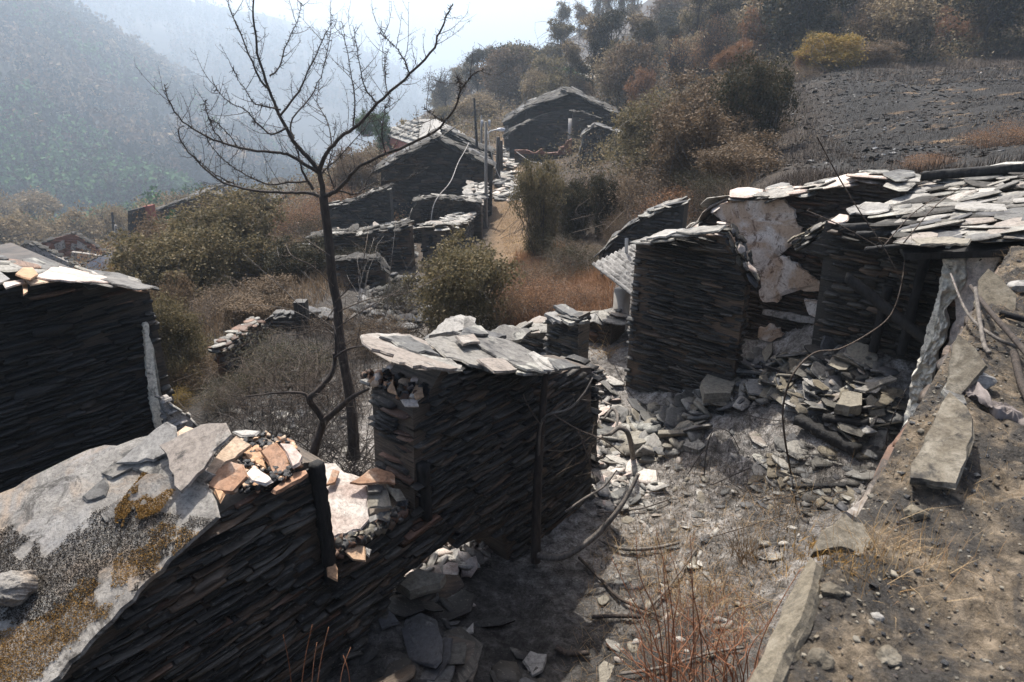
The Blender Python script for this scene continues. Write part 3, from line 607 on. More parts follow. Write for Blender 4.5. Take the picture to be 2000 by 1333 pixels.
# big foreground slab and the slabs over it
plA = plane3(WC(430, 1008, N, cW+.10), WC(100, 1333, N, cW+.12), WY(300, 832, 3.95))
slabs1 = [
 ('coping_slab', [(-260, 1050), (0, 962), (120, 902), (205, 868), (300, 846), (352, 880), (420, 925), (400, 940), (428, 1008), (352, 1075), (200, 1228), (95, 1340), (-20, 1450), (-300, 1560)], 0, .035, 'hero', 'big mossy slate slab'),
 ('coping_slab', [(195, 925), (240, 880), (330, 850), (345, 868), (352, 895), (335, 935), (300, 930), (255, 915), (215, 935)], .02, .018, 'slate', None),
 ('coping_slab', [(158, 970), (205, 930), (212, 948), (205, 968), (168, 980)], .015, .015, 'slate_dark', None),
 ('coping_slab', [(195, 1005), (285, 925), (345, 930), (352, 945), (310, 1010), (230, 1042), (210, 1030)], .03, .022, 'hero', None),
 ('coping_slab', [(225, 905), (290, 850), (325, 822), (343, 832), (345, 850), (340, 878), (300, 900), (250, 905)], .05, .02, 'slate_pale', None),
 ('coping_slab', [(310, 870), (350, 850), (390, 828), (440, 824), (452, 848), (420, 880), (398, 915), (352, 962), (340, 950), (330, 900)], .10, .022, 'slate_pale', 'pale cracked slab with a white bloom'),
 ('coping_slab', [(345, 842), (362, 832), (396, 834), (400, 850), (366, 870), (350, 872)], .05, .02, 'slate_orange', None),
 ('coping_slab', [(395, 930), (430, 880), (462, 850), (492, 868), (470, 885), (440, 905), (412, 938)], .07, .03, 'slate_orange', None),
 ('coping_slab', [(405, 950), (425, 915), (450, 900), (475, 905), (485, 930), (455, 960), (440, 962)], .06, .03, 'slate_orange', None),
 ('coping_slab', [(403, 935), (416, 945), (440, 962), (430, 980), (418, 960)], .04, .03, 'slate_orange', None),
 ('coping_slab', [(478, 925), (495, 908), (525, 930), (534, 938), (520, 945), (490, 940)], .05, .03, 'slate_pink', None),
 ('coping_slab', [(508, 880), (540, 862), (560, 885), (570, 915), (536, 932), (520, 900)], .10, .03, 'slate_orange', None),
 ('coping_slab', [(545, 864), (570, 866), (590, 890), (586, 905), (572, 912), (558, 884)], .07, .03, 'slate_pink', None),
 ('coping_slab', [(470, 880), (505, 868), (515, 888), (520, 915), (495, 905), (480, 895)], .03, .03, 'slate_orange', None),
 ('coping_slab', [(528, 958), (560, 930), (598, 918), (602, 924), (570, 945), (536, 962)], .0, .03, 'slate_orange', None),
 ('coping_slab', [(452, 842), (480, 838), (508, 842), (500, 850), (470, 852)], .04, .015, 'slate_pale', None),
 ('coping_slab', [(540, 852), (575, 860), (578, 868), (552, 866)], .02, .02, 'slate_orange', None)]
plB = (WC(500, 950, N, cW), (Z+N*.10-T*.02).normalized())
for i, (nm, px, lift, th_, mt, lb) in enumerate(slabs1):
    pl = plA if i < 6 else plB
    nv_ = pl[1]
    if i in (3, 7, 8, 11): nv_ = (pl[1]+N*rng.uniform(.1, .3)+T*rng.uniform(-.2, .1)).normalized()
    p_ = WPL(px[0][0], px[0][1], *pl); o = tslab(nm, px, (p_, nv_) if nv_ is not pl[1] else pl, th_, mt, W1, rng, lift, 1.6 if i else 2.5, 16 if i else 26)
    if lb: o['label'] = lb
# charcoal crumbs and broken red fill between the slabs
def crumbs(name, parent, centre_poly, pl, n, size, mats, seed, zj=.03, **k):
    r = rn(seed); items = []; xs = [p[0] for p in centre_poly]; ys = [p[1] for p in centre_poly]; b = MB(); ml = list(mats)
    while len(items) < n:
        u, v = r.uniform(min(xs), max(xs)), r.uniform(min(ys), max(ys))
        if not in_poly([u], [v], centre_poly)[0]: continue
        p = WPL(u, v, *pl)+pl[1]*r.uniform(0, zj); s = r.uniform(*size); q = Matrix.Rotation(r.uniform(0, 6.3), 3, 'Z') @ Matrix.Rotation(r.normal(0, .6), 3, 'X')
        items.append(1); bake(b, STV[int(r.integers(18))], fmat(p, q.col[0]*s, q.col[1]*s*.8, q.col[2]*s*.7), int(r.integers(len(ml))))
    return obj(name, b.mesh(name, ml), parent, kind='stuff', **k)
crumbs('charcoal_crumbs', W1, [(470, 860), (520, 845), (575, 862), (590, 915), (560, 940), (490, 965), (440, 965), (450, 920)], plB, 420, (.015, .05), ['coal', 'coal', 'slate_orange'], 21)
pPier = (WC(816, 796, N, cW), (Z-T*.05).normalized())
crumbs('rubble_fill', W1, [(705, 745), (760, 725), (860, 728), (862, 760), (812, 792), (760, 770)], pPier, 260, (.03, .09), ['coal', 'red', 'slate_orange', 'slate_pink', 'coal'], 22, .07)
for px, lift, mt in [([(700, 742), (725, 735), (745, 738), (720, 750)], .05, 'slate_pale'), ([(803, 765), (812, 750), (826, 755), (828, 772), (812, 776)], .08, 'slate_orange'), ([(756, 760), (768, 738), (774, 766)], .1, 'slate_orange'), ([(770, 762), (812, 778), (818, 790), (790, 790)], .03, 'slate_pink')]:
    tslab('coping_slab', px, pPier, .03, mt, W1, rng, lift, .8, 12)
# gap in the wall: pale sheets lying on the sill
pS = (WC(700, 1040, N, cW-.05), (Z+N*.38+T*.05).normalized())
for px, lift, mt, lb in [([(628, 905), (655, 905), (672, 922), (716, 930), (718, 955), (718, 985), (722, 1015), (705, 1035), (660, 1045), (636, 1062), (632, 1000)], .05, 'slate_pink', 'large white fire-bleached slab with split cleavage'),
 ([(636, 948), (650, 915), (664, 920), (655, 945)], .10, 'slate_orange', None), ([(683, 942), (720, 918), (735, 912), (760, 920), (772, 925), (772, 945), (735, 944), (700, 946)], .13, 'slate_orange', 'ochre slab laid across the pale one'),
 ([(718, 945), (750, 948), (745, 962), (718, 962)], .09, 'slate_dark', None), ([(718, 960), (758, 958), (766, 990), (720, 992)], .05, 'slate_brown', None), ([(755, 945), (782, 955), (795, 975), (775, 978)], .08, 'slate_brown', None),
 ([(662, 1072), (690, 1058), (714, 1066), (715, 1096), (690, 1092)], .0, 'slate_orange', None), ([(638, 1105), (655, 1095), (660, 1135), (640, 1125)], .0, 'slate_orange', None), ([(716, 1010), (735, 1005), (738, 1015), (722, 1022)], .03, 'slate_pale', None),
 ([(740, 1000), (780, 990), (770, 1012), (725, 1046), (716, 1030)], .0, 'slate_dark', None), ([(714, 1068), (726, 1072), (722, 1088), (716, 1082)], .03, 'slate_pale', None)]:
    o = tslab('sill_slab', px, pS, .022, mt, W1, rng, lift, 1.5, 14)
    if lb: o['label'] = lb
crumbs('rubble_fill', W1, [(640, 1060), (720, 1040), (790, 985), (800, 1003), (642, 1098)], (pS[0]-Z*.04, pS[1]), 220, (.03, .10), ['char', 'red', 'slate_dark', 'slate_brown'], 23, .06)
# slabs over the right-hand part
pR = plane3(WC(880, 724, N, cW+.08), WC(1140, 716, N, cW+.08), WC(704, 655, N, cW-.72))
pR2 = plane3(WC(760, 702, N, cW+.12), WC(905, 722, N, cW+.12), WC(704, 655, N, cW-.65))
for px, lift, mt, lb in [
 ([(704, 654), (735, 650), (800, 653), (835, 668), (862, 690), (902, 718), (880, 721), (835, 718), (765, 703), (770, 693), (742, 684), (708, 668)], .0, 'slate_pale', 'broad pale overhanging slab'),
 ([(830, 660), (905, 655), (960, 668), (1012, 690), (1010, 722), (985, 728), (930, 714), (872, 697)], .03, 'slate', None),
 ([(882, 645), (922, 648), (985, 662), (1042, 688), (1068, 706), (1070, 727), (1030, 722), (960, 690)], .055, 'slate', None),
 ([(1030, 690), (1042, 686), (1095, 712), (1098, 724), (1062, 722)], .07, 'slate_pale', None), ([(1050, 698), (1070, 697), (1090, 712), (1100, 722), (1062, 708)], .09, 'slate_pale', None),
 ([(1070, 698), (1105, 702), (1135, 716), (1092, 721)], .11, 'slate', None), ([(930, 700), (985, 700), (1010, 722), (965, 726)], .075, 'slate_pale', None), ([(740, 656), (800, 655), (840, 676), (862, 694), (800, 684)], .035, 'slate', None),
 ([(905, 640), (940, 636), (955, 652), (900, 656)], .09, 'slate', None), ([(890, 655), (925, 652), (940, 668), (905, 672)], .10, 'slate_pale', None), ([(985, 690), (1040, 712), (1062, 730), (1010, 728)], .02, 'slate', None), ([(865, 712), (905, 705), (902, 722), (878, 726)], -.01, 'slate_pale', None), ([(810, 690), (880, 700), (905, 722), (840, 716)], .02, 'slate', None)]:
    o = tslab('coping_slab', px, pR2 if lb else pR, .024, mt, W1, rng, lift, 1.6, 13)
    if lb: o['label'] = lb
# moss on the big slab
def moss(name, parent, poly, pl, n, lift, mats, seed, thr, lab, fs=3.0, band=None):
    r = rn(seed); xs = [p[0] for p in poly]; ys = [p[1] for p in poly]
    u = r.uniform(min(xs), max(xs), n*4); v = r.uniform(min(ys), max(ys), n*4); k = in_poly(u, v, poly); u, v = u[k], v[k]
    P = np.array([tuple(WPL(a, b_, *pl)) for a, b_ in zip(u[:n*2], v[:n*2])]); u = u[:n*2]; v = v[:n*2]
    nf = fbm(P[:, 0]*fs, P[:, 1]*fs, 5, seed, .6); k = nf+(band(u, v) if band else 0) > thr; P = P[k][:n]; m = len(P)
    C = P+np.array(pl[1])*(lift+r.uniform(0, .010, m)[:, None]); s = r.uniform(.0016, .0042, m)[:, None]
    d1 = r.normal(0, 1, (m, 3)); d1 /= np.linalg.norm(d1, axis=1)[:, None]; d2 = np.cross(d1, r.normal(0, 1, (m, 3))); d2 /= np.linalg.norm(d2, axis=1)[:, None]
    V = np.stack([C-d1*s, C-d2*s, C+d1*s, C+d2*s], 1).reshape(-1, 3); b = MB(); b.add(V, np.arange(len(V)).reshape(-1, 4)); return obj(name, b.mesh(name, mats), parent, kind='stuff', label=lab)
bigpoly = [(-200, 1050), (0, 1010), (130, 985), (200, 960), (300, 1000), (420, 1015), (350, 1078), (200, 1228), (100, 1320), (-200, 1400)]
dist_edge = lambda u, v: np.abs((u*.72+v*.69)-(200*.72+1228*.69))
moss('moss', W1, bigpoly, plA, 42000, .002, 'mossdark', 41, .12, 'black burnt moss', 3.0, lambda u, v: .50-np.abs((v-(1110-.30*(u-100))))/150.)
moss('moss', W1, bigpoly, plA, 36000, .004, 'moss', 42, -.04, 'dry orange moss', 3.4, lambda u, v: .42-np.abs(v-(1100-.72*(u-270)))/130.-(u < 130)*.1)
moss('moss', W1, [(230, 1000), (285, 928), (348, 935), (350, 960), (318, 1005), (232, 1040)], plA, 7000, .031, 'moss', 43, .0, 'dry orange moss')
# rock on the slab
def rock(name, c, r3, mat, seed, parent=None, rot=0, rough=.22, sub=3, **k):
    bm = bmesh.new(); bmesh.ops.create_icosphere(bm, subdivisions=sub, radius=1); V = np.array([tuple(v.co) for v in bm.verts]); rr_ = rn(seed)
    dirs = rr_.normal(0, 1, (11, 3)); dirs /= np.linalg.norm(dirs, axis=1)[:, None]; cut = rr_.uniform(.62, .92, 11)
    for d, q in zip(dirs, cut):
        a = V @ d; V = V-np.clip(a-q, 0, 9)[:, None]*d
    V *= (1+rough*.35*fbm(V[:, 0]*3+seed, V[:, 1]*3+V[:, 2]*2, 4, seed))[:, None]
    cr, sr = math.cos(rot), math.sin(rot); V = V*np.array(r3); V = np.stack([V[:, 0]*cr-V[:, 1]*sr, V[:, 0]*sr+V[:, 1]*cr, V[:, 2]], 1)+np.array(tuple(c))
    for v, p in zip(bm.verts, V): v.co = p
    me = bpy.data.meshes.new(name); bm.to_mesh(me); bm.free(); me.materials.append(MS[mat]); return obj(name, me, parent, **k)
pr_ = WPL(34, 1160, *plA)+plA[1]*.07
rock('rock', pr_, (.12, .15, .09), 'hero', 7, rot=-.7, rough=.7, sub=5, label='grey lichened rock lying on the big mossy slab', category='rock')

# ===== 2. burnt house at the left
cL = -8.1
W2 = thing('burnt_house', (-4.6, 7.1, -5), 'soot-black gable wall of a house with a white plaster strip at its corner', 'house')
tl = pw([(-260, 520), (0, 528), (120, 545), (200, 552), (293, 572)], N, cL, T); s_end = pw([(296, 580)], N, cL, T)[0][0]
poly2 = [(tl[0][0], -6.0)]+tl[:-1]+[(s_end, tl[-1][1]), (s_end, -6.0)]
redL = lambda s, z, r: z > np.interp(s, [q[0] for q in tl], [q[1] for q in tl])-.22+.0*s and r.random() < .4
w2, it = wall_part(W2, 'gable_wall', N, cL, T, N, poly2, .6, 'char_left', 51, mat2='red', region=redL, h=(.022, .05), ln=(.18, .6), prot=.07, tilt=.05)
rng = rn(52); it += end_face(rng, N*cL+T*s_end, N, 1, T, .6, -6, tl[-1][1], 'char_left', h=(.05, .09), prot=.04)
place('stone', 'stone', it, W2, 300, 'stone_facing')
def face_patch(name, parent, pix, A, c, lift, thick, mat, seed, amp=1.5, seg=7, **k):
    r = rn(seed); pts = ragged(pix, r, amp, seg); n_ = A if c == c and lift >= 0 else A
    top = [WC(u, v, A, c+lift) for u, v in pts]; back = [p-A*math.copysign(thick, lift) for p in top]; bm = bmesh.new()
    a = [bm.verts.new(p) for p in top]; b_ = [bm.verts.new(p) for p in back]; m = len(a)
    bm.faces.new(a)
    for i in range(m): bm.faces.new((a[i], a[(i+1) % m], b_[(i+1) % m], b_[i]))
    bmesh.ops.triangulate(bm, faces=[f for f in bm.faces if len(f.verts) > 4]); bmesh.ops.recalc_face_normals(bm, faces=bm.faces)
    me = bpy.data.meshes.new(name); bm.to_mesh(me); bm.free(); me.materials.append(MS[mat]); return obj(name, me, parent, **k)
face_patch('plaster', W2, [(281, 632), (288, 630), (292, 650), (300, 690), (309, 745), (318, 790), (326, 840), (322, 850), (303, 835), (296, 800), (290, 760), (284, 700), (283, 660)], N, cL, .075, .04, 'plaster_rough', 53, 2.0, 5, label='vertical strip of white plaster')
pL = plane3(WC(60, 532, N, cL+.12), WC(296, 562, N, cL+.15), WC(60, 515, N, cL-.8))
for px, lift, mt in [([(66, 540), (100, 522), (160, 526), (226, 545), (215, 552), (150, 549), (90, 545)], .04, 'slate_pink'), ([(30, 535), (45, 522), (64, 522), (75, 536), (60, 545)], .08, 'slate_orange'), ([(120, 542), (180, 535), (240, 540), (268, 556), (220, 560)], .02, 'slate'),
 ([(195, 545), (245, 542), (302, 560), (270, 565)], .05, 'slate'), ([(130, 530), (190, 528), (250, 545), (300, 561), (240, 556)], .0, 'slate_dark'), ([(5, 552), (48, 545), (50, 552), (12, 562)], .02, 'slate_pink'), ([(-40, 540), (0, 530), (20, 545), (-20, 560)], .03, 'slate_pale'), ([(44, 552), (54, 552), (54, 570), (46, 575)], -.02, 'slate_orange'), ([(48, 545), (100, 540), (110, 548), (60, 556)], .02, 'slate_orange')]:
    tslab('roof_slab', px, pL, .018, mt, W2, rng, lift, 1.2, 14)
items = cap_stones(rng, N*(cL+.05), T, N, [tl[0], tl[1], tl[2], tl[3], (s_end, tl[-1][1])], .6, ['slate_dark', 'red', 'slate'], (.2, .45), (.02, .05), 2, .8)
place('cap_stone', 'slab', items, W2, 120)
# roofless room behind: cross wall so that the house has depth
pp = core_mesh('side_wall', T*(s_end-.0), -N, T, [(-cL+.6, -6), (-cL+5, -6), (-cL+5, -2.9), (-cL+.6, -2.75)], .5, 'char_left'); obj('side_wall', pp, W2)

# ===== 3. tall dark wall right of centre
cA = 7.94
W3 = thing('ruined_wall', (2.3, 8.4, -4.6), 'tall dark slate wall with thin roof slabs on its crest and a broken right shoulder', 'stone wall')
tp = pw([(1240, 474), (1300, 458), (1385, 446), (1412, 446), (1414, 462), (1430, 492), (1442, 528), (1456, 556)], T, cA, N); sb = tp[0][0]; se = tp[-1][0]
poly3 = [(sb, -5.6)]+tp+[(se, -5.6)]
w3, it = wall_part(W3, 'masonry', T, cA, N, ON, poly3, .22, 'char', 61, prot=.05, h=(.016, .038), ln=(.15, .5))
rng = rn(62); it += end_face(rng, T*cA+N*sb, ON, -1, N, .22, -5.6, tp[0][1], 'greywall'); it += end_face(rng, T*cA+N*se, ON, 1, N, .22, -5.6, tp[-1][1], 'char')
place('stone', 'stone', it, W3, 300, 'stone_facing')
place('cap_stone', 'slab', cap_stones(rng, T*cA, N, ON, [(tp[3][0]-.05, tp[3][1]-.1), tp[4], tp[5], tp[6], tp[7]], .22, ['slate', 'slate_brown', 'slate_dark', 'slate_pink', 'char'], (.07, .19), (.015, .035), 5), W3, 160)
pA3 = plane3(WC(1250, 470, T, cA-.12), WC(1412, 443, T, cA-.12), WC(1300, 446, T, cA+.6))
for px, lift, mt in [([(1228, 474), (1262, 462), (1300, 463), (1270, 476)], .0, 'slate'), ([(1250, 470), (1290, 452), (1340, 458), (1300, 470)], .02, 'slate'), ([(1280, 462), (1330, 446), (1400, 446), (1345, 460)], .05, 'slate_dark'), ([(1320, 452), (1375, 441), (1418, 440), (1404, 450), (1350, 456)], .08, 'slate'), ([(1262, 466), (1300, 448), (1340, 446), (1300, 462)], .07, 'slate_pale')]:
    tslab('roof_slab', px, pA3, .025, mt, W3, rng, lift, 1.0, 12)

# ===== 4. ruined house at the right: plastered back wall, inner wall, jamb wall, slate roof
cD, cC, cF = 8.75, 8.25, 7.07
W4 = thing('ruined_house', (4.3, 8.0, -4), 'roofless slate house with patches of old plaster inside and a broken stone-slab roof', 'house')
tD = pw([(1350, 452), (1385, 420), (1402, 405), (1450, 388), (1520, 388), (1600, 374), (1690, 358), (1760, 362)], T, cD, N)
polyD = [(tD[0][0], -5.2)]+tD+[(tD[-1][0], -5.2)]
wD, it = wall_part(W4, 'back_wall', T, cD, N, ON, polyD, .6, 'brown', 71, keep=0, h=(.03, .06), prot=.04)
place('stone', 'stone', it, wD, 300, 'stone_facing')
rng = rn(72); place('cap_stone', 'slab', cap_stones(rng, T*(cD-.05), N, ON, tD, .6, ['slate', 'slate', 'slate_pale', 'slate_pink'], (.25, .55), (.02, .045), 3), wD, 160)
for i, px in enumerate([[(1392, 412), (1420, 396), (1460, 392), (1530, 390), (1552, 412), (1546, 432), (1566, 446), (1562, 470), (1535, 480), (1516, 486), (1508, 500), (1500, 512), (1492, 530), (1478, 540), (1462, 520), (1450, 500), (1440, 478), (1420, 462), (1416, 440)],
                        [(1480, 512), (1528, 500), (1560, 518), (1580, 540), (1600, 552), (1618, 556), (1615, 575), (1590, 570), (1565, 566), (1545, 562), (1530, 572), (1518, 592), (1490, 590), (1482, 575), (1488, 548)],
                        [(1570, 585), (1600, 588), (1608, 600), (1606, 622), (1580, 615), (1575, 600)], [(1482, 640), (1510, 636), (1530, 655), (1500, 668), (1480, 660)]]):
    face_patch('plaster', wD, px, T, cD, -.095, .06, 'plaster_wall', 73+i, 2.2, 6, label=['large pinkish-grey plaster patch', 'lower plaster patch', 'small plaster patch', 'small plaster patch'][i])
face_patch('plaster', wD, [(1490, 606), (1540, 612), (1605, 626), (1604, 634), (1560, 630), (1530, 624), (1488, 614)], T, cD, -.06, .05, 'greyplaster', 79, .8, 8, label='thin grey mortar ledge')
# inner wall C
tC = pw([(1560, 480), (1600, 466), (1612, 432), (1660, 446), (1720, 440), (1850, 430), (2060, 400)], T, cC, N)
polyC = [(pw([(1604, 640)], T, cC, N)[0][0], -5.2), pw([(1606, 500)], T, cC, N)[0]]+[tC[0]]+tC[1:]+[(tC[-1][0], -5.2)]
polyC[2] = pw([(1558, 492)], T, cC, N)[0]; polyC[1] = pw([(1606, 505)], T, cC, N)[0]
wC, it = wall_part(W4, 'inner_wall', T, cC, N, ON, polyC, .45, 'char', 75, h=(.03, .06), prot=.04)
rng = rn(76); it += end_face(rng, T*cC+N*polyC[0][0], ON, -1, N, .45, -5, polyC[1][1]+.1, 'greywall', prot=.07)
place('stone', 'stone', it, wC, 300, 'stone_facing')
place('cap_stone', 'slab', cap_stones(rng, T*cC, N, ON, [pw([(1556, 488)], T, cC, N)[0], pw([(1606, 462)], T, cC, N)[0], pw([(1616, 436)], T, cC, N)[0]], .45, ['slate_far', 'slate', 'kerb'], (.09, .2), (.02, .04), 5), wC, 60)
# jamb wall F
jp = WC(1862, 500, T, cF); sF = jp.dot(N)
polyF = [(sF, -5), (sF, pw([(1862, 478)], T, cF, N)[0][1])]+pw([(1950, 476), (2080, 470), (2400, 455)], T, cF, N); polyF.append((polyF[-1][0], -5))
wF, it = wall_part(W4, 'jamb_wall', T, cF, N, ON, polyF, .5, 'brown', 77, h=(.03, .07), prot=.05)
rng = rn(78); place('stone', 'stone', it, wF, 300, 'stone_facing')
# plastered reveal: a rough ribbon on the end of the jamb wall and a wider worn one round the corner
def rough_sheet(name, P0, Du, Dv, nrm, nu, nv, wu, wv, amp, mat, parent, seed, edge=.03, **k):
    """plaster skin with torn edges: grid with real relief, closed behind"""
    r = rn(seed); u, v = np.meshgrid(np.linspace(0, 1, nu), np.linspace(0, 1, nv), indexing='ij'); e = fbm(v*14, v*0+seed, 3, seed)*edge; e2 = fbm(v*11, v*0+seed+5, 3, seed+3)*edge
    U = np.clip(u, 0, 1)*(wu+e+e2)-e; hgt = fbm(u*wu*22, v*wv*16, 4, seed)*amp+amp
    hgt = np.where((u == 0) | (u == 1) | (v == 0) | (v == 1), -.03, hgt); P = np.array(P0)+U[..., None]*np.array(Du)+(v*wv)[..., None]*np.array(Dv)+hgt[..., None]*np.array(nrm)
    idx = np.arange(nu*nv).reshape(nu, nv); Q = np.stack([idx[:-1, :-1], idx[1:, :-1], idx[1:, 1:], idx[:-1, 1:]], -1).reshape(-1, 4); b = MB(); b.add(P.reshape(-1, 3), Q); return obj(name, b.mesh(name, mat), parent, **k)
zt = polyF[1][1]; Hj = zt+4.6
rough_sheet('plaster', Vector((0, 0, -4.6))+T*cF+N*(sF-.012)+ON*.04, T, Z, -N, 22, 150, .34, Hj, .035, 'plaster_rough', wF, 81, .05, label='sunlit flaking plaster on the reveal')
rough_sheet('plaster', Vector((0, 0, -4.6))+T*cF+N*(sF-.04)+ON*.05, N, Z, ON, 30, 300, .15, Hj, .075, 'plaster_rough', wF, 82, .07)
rough_sheet('plaster', Vector((0, 0, -4.6))+T*cF+N*(sF+.11)+ON*.035, N, Z, ON, 20, 160, .24, Hj, .022, 'plaster', wF, 83, .06)
# roof E: overlapping slabs on a low slope
def slate_field(rng, P0, Ux, Dn, nrm, poly, size, mats, rows_gap, th=(.012, .03), jit=.09, wob=.05, drop=.05):
    items = []; us = [p[0] for p in poly]; vs = [p[1] for p in poly]; v = max(vs); k = 0
    while v > min(vs):
        u = min(us)-rng.uniform(0, .3)
        while u < max(us):
            s = rng.uniform(*size); 
            if in_poly([u], [v], poly)[0] and rng.random() > drop:
                a = rng.uniform(-.5, .5); t1, t2 = rng.normal(0, wob), rng.normal(0, wob)
                B = Matrix((Ux, Dn, nrm)).transposed() @ Matrix.Rotation(t1, 3, 'X') @ Matrix.Rotation(t2, 3, 'Y') @ Matrix.Rotation(a, 3, 'Z')
                p = P0+Ux*(u+rng.uniform(-jit, jit))+Dn*(v+rng.uniform(-jit, jit))+nrm*(.02+k*.0+rng.uniform(0, .05)+(.045 if k % 2 else 0)+(max(vs)-v)*.02)
                items.append((fmat(p, B.col[0]*s*1.25, B.col[1]*s*1.15, B.col[2]*rng.uniform(*th)), int(rng.integers(len(SLV))), mats[int(rng.integers(len(mats)))]))
            u += s*rng.uniform(.55, .75)
        v -= rows_gap*rng.uniform(.8, 1.2); k += 1
    return items
eA = WC(1770, 487, T, cF-.25); eB = WC(2010, 474, T, cF-.25); eC = WC(1880, 385, T, 8.75)
Ur = (eB-eA).normalized(); nr_ = (eB-eA).cross(eC-eA).normalized(); nr_ = nr_ if nr_.z > 0 else -nr_; Dr = -nr_.cross(Ur); Dr = Dr if Dr.dot(T) < 0 else -Dr
def onroof(u, v, lift=0): p = WPL(u, v, eA+nr_*lift, nr_)-eA; return (p.dot(Ur), p.dot(Dr))
rp = [onroof(*q) for q in [(1765, 485), (1750, 455), (1745, 425), (1790, 400), (1800, 372), (1870, 352), (1960, 345), (2160, 335), (2300, 480), (2000, 476), (1900, 480)]]
roof = obj('roof', None, W4) if False else None
rc = MB(); V = [eA+Ur*a+Dr*b_-nr_*.05 for a, b_ in rp]; V2 = [p-nr_*.06 for p in V]; c0 = len(V)
bm = bmesh.new(); a_ = [bm.verts.new(p) for p in V]; b2_ = [bm.verts.new(p) for p in V2]; bm.faces.new(a_); bm.faces.new(list(reversed(b2_)))
for i in range(c0): bm.faces.new((a_[i], b2_[i], b2_[(i+1) % c0], a_[(i+1) % c0]))
bmesh.ops.triangulate(bm, faces=bm.faces); bmesh.ops.recalc_face_normals(bm, faces=bm.faces); me = bpy.data.meshes.new('roof'); bm.to_mesh(me); bm.free(); me.materials.append(MS['charwood']); roof = obj('roof', me, W4)
rng = rn(91); it = slate_field(rng, eA-nr_*.03, Ur, Dr, nr_, rp, (.2, .44), ['slate', 'slate', 'slate_pale', 'slate_far', 'slate_dark'], .12, (.016, .035), wob=.10)
place('slate', 'slab', it, roof, 300)
for px, lift, mt, lb in [([(1652, 408), (1690, 394), (1740, 398), (1736, 410), (1715, 416), (1660, 418)], .10, 'slate_pale', 'bright white slab'), ([(1616, 432), (1640, 418), (1660, 420), (1656, 430), (1630, 436)], .04, 'slate_pink', None), ([(1780, 466), (1840, 462), (1898, 466), (1892, 476), (1795, 478)], .09, 'slate_brown', None), ([(1722, 400), (1760, 380), (1810, 378), (1780, 396), (1745, 410)], .03, 'slate_dark', None), ([(1690, 412), (1740, 404), (1742, 412), (1700, 420)], .05, 'slate', None),
  ([(1740, 402), (1800, 395), (1810, 405), (1790, 420), (1750, 422)], .07, 'slate', None), ([(1880, 330), (1990, 320), (1950, 345), (1890, 345)], .06, 'slate', None)]:
    o = tslab('slate', px, (eA+nr_*.03, nr_), .02, mt, roof, rng, lift, 1.2, 12)
    if lb: o['label'] = lb
def W2p(u, v, c): return WC(u, v, T, c)
board('rafter', W2p(1628, 436, 8.1), W2p(1790, 424, 8.1), Z*.09, T*.1, 'charwood', roof, 5, 16); board('rafter', W2p(1640, 446, 7.7), W2p(1830, 440, 7.7), Z*.08, T*.1, 'charwood', roof, 6, 16)
board('rafter', W2p(1690, 487, 7.0), W2p(1850, 474, 7.0), Z*.04, T*.07, 'charwood', roof, 8, 12); board('rafter', W2p(1672, 458, 7.5), W2p(1830, 455, 7.5), Z*.05, T*.08, 'charwood', roof, 9, 12)
for a, b_ in (((1815, 470), (1790, 700)), ((1735, 560), (1720, 690))):
    q0 = WC(a[0], a[1], T, 8.15); q1 = WC(b_[0], b_[1], T, 8.15); q1.x, q1.y = q0.x, q0.y; board('doorpost', q0, q1, N*.09, T*.09, 'charwood', W4, 10, 12)
# black corner volume behind roof at right edge: gable end of the same roof
board('ridge_beam', WC(1800, 345, T, 9.0), WC(2080, 322, T, 9.2), Z*.1, T*.1, 'charwood', roof, 11, 14)

# ===== 5. terrace with slab kerb in front, retaining wall below
EDGE = -.38
def tz(s, n_):
    return -1.66+.11*n_+.02*(s-2)+fbm(s*1.4, n_*1.4, 5, 61, .6)*.07+fbm(s*9, n_*9, 4, 66, .65)*.03+fbm(s*26, n_*26, 3, 69, .6)*.012+.05*np.exp(-((n_-.12)/.14)**2)
ns, nn = 560, 330; S, Nn = np.meshgrid(np.linspace(-3.0, 7.3, ns), np.linspace(0.02, 1, nn)**1.6*9, indexing='ij'); zz = tz(S, Nn)
X = S*T.x+(Nn+EDGE)*N.x; Y = S*T.y+(Nn+EDGE)*N.y; idx = np.arange(ns*nn).reshape(ns, nn); Q = np.stack([idx[:-1, :-1], idx[:-1, 1:], idx[1:, 1:], idx[1:, :-1]], -1).reshape(-1, 4)[:, ::-1]
def m_soil():
    s = NT('scorched_terrace_soil'); P = s.pos(); a = s.noise(P, 3.2, 8, .7, .6); b = s.noise(P, 16, 8, .75, .3); c = s.noise(P, 70, 6, .8); vo = s.n('ShaderNodeTexVoronoi'); s.l(s.pos(), vo.inputs[0]); vo.inputs['Scale'].default_value = 38
    tan = s.ramp(b, [(.34, (.07, .055, .04)), (.5, (.21, .165, .115)), (.64, (.40, .32, .23))]); ch = s.ramp(c, [(.35, (.02, .019, .018)), (.7, (.10, .095, .09))])
    col = s.mix(s.ramp(a, [(.41, .15), (.56, .94)]), tan, ch); col = s.mix(s.ramp(s.noise(P, 22, 6, .8), [(.55, 0.), (.68, .8)]), col, ch); col = s.mix(s.ramp(vo.outputs['Distance'], [(.0, .55), (.18, 0.)]), col, (.42, .35, .26))
    return s.bsdf(col, .92, s.math('ADD', b, s.math('MULTIPLY', c, .6)), .9, .03, .15)
MS['soil'] = m_soil(); b = MB(); b.add(np.stack([X, Y, zz], -1).reshape(-1, 3), Q)
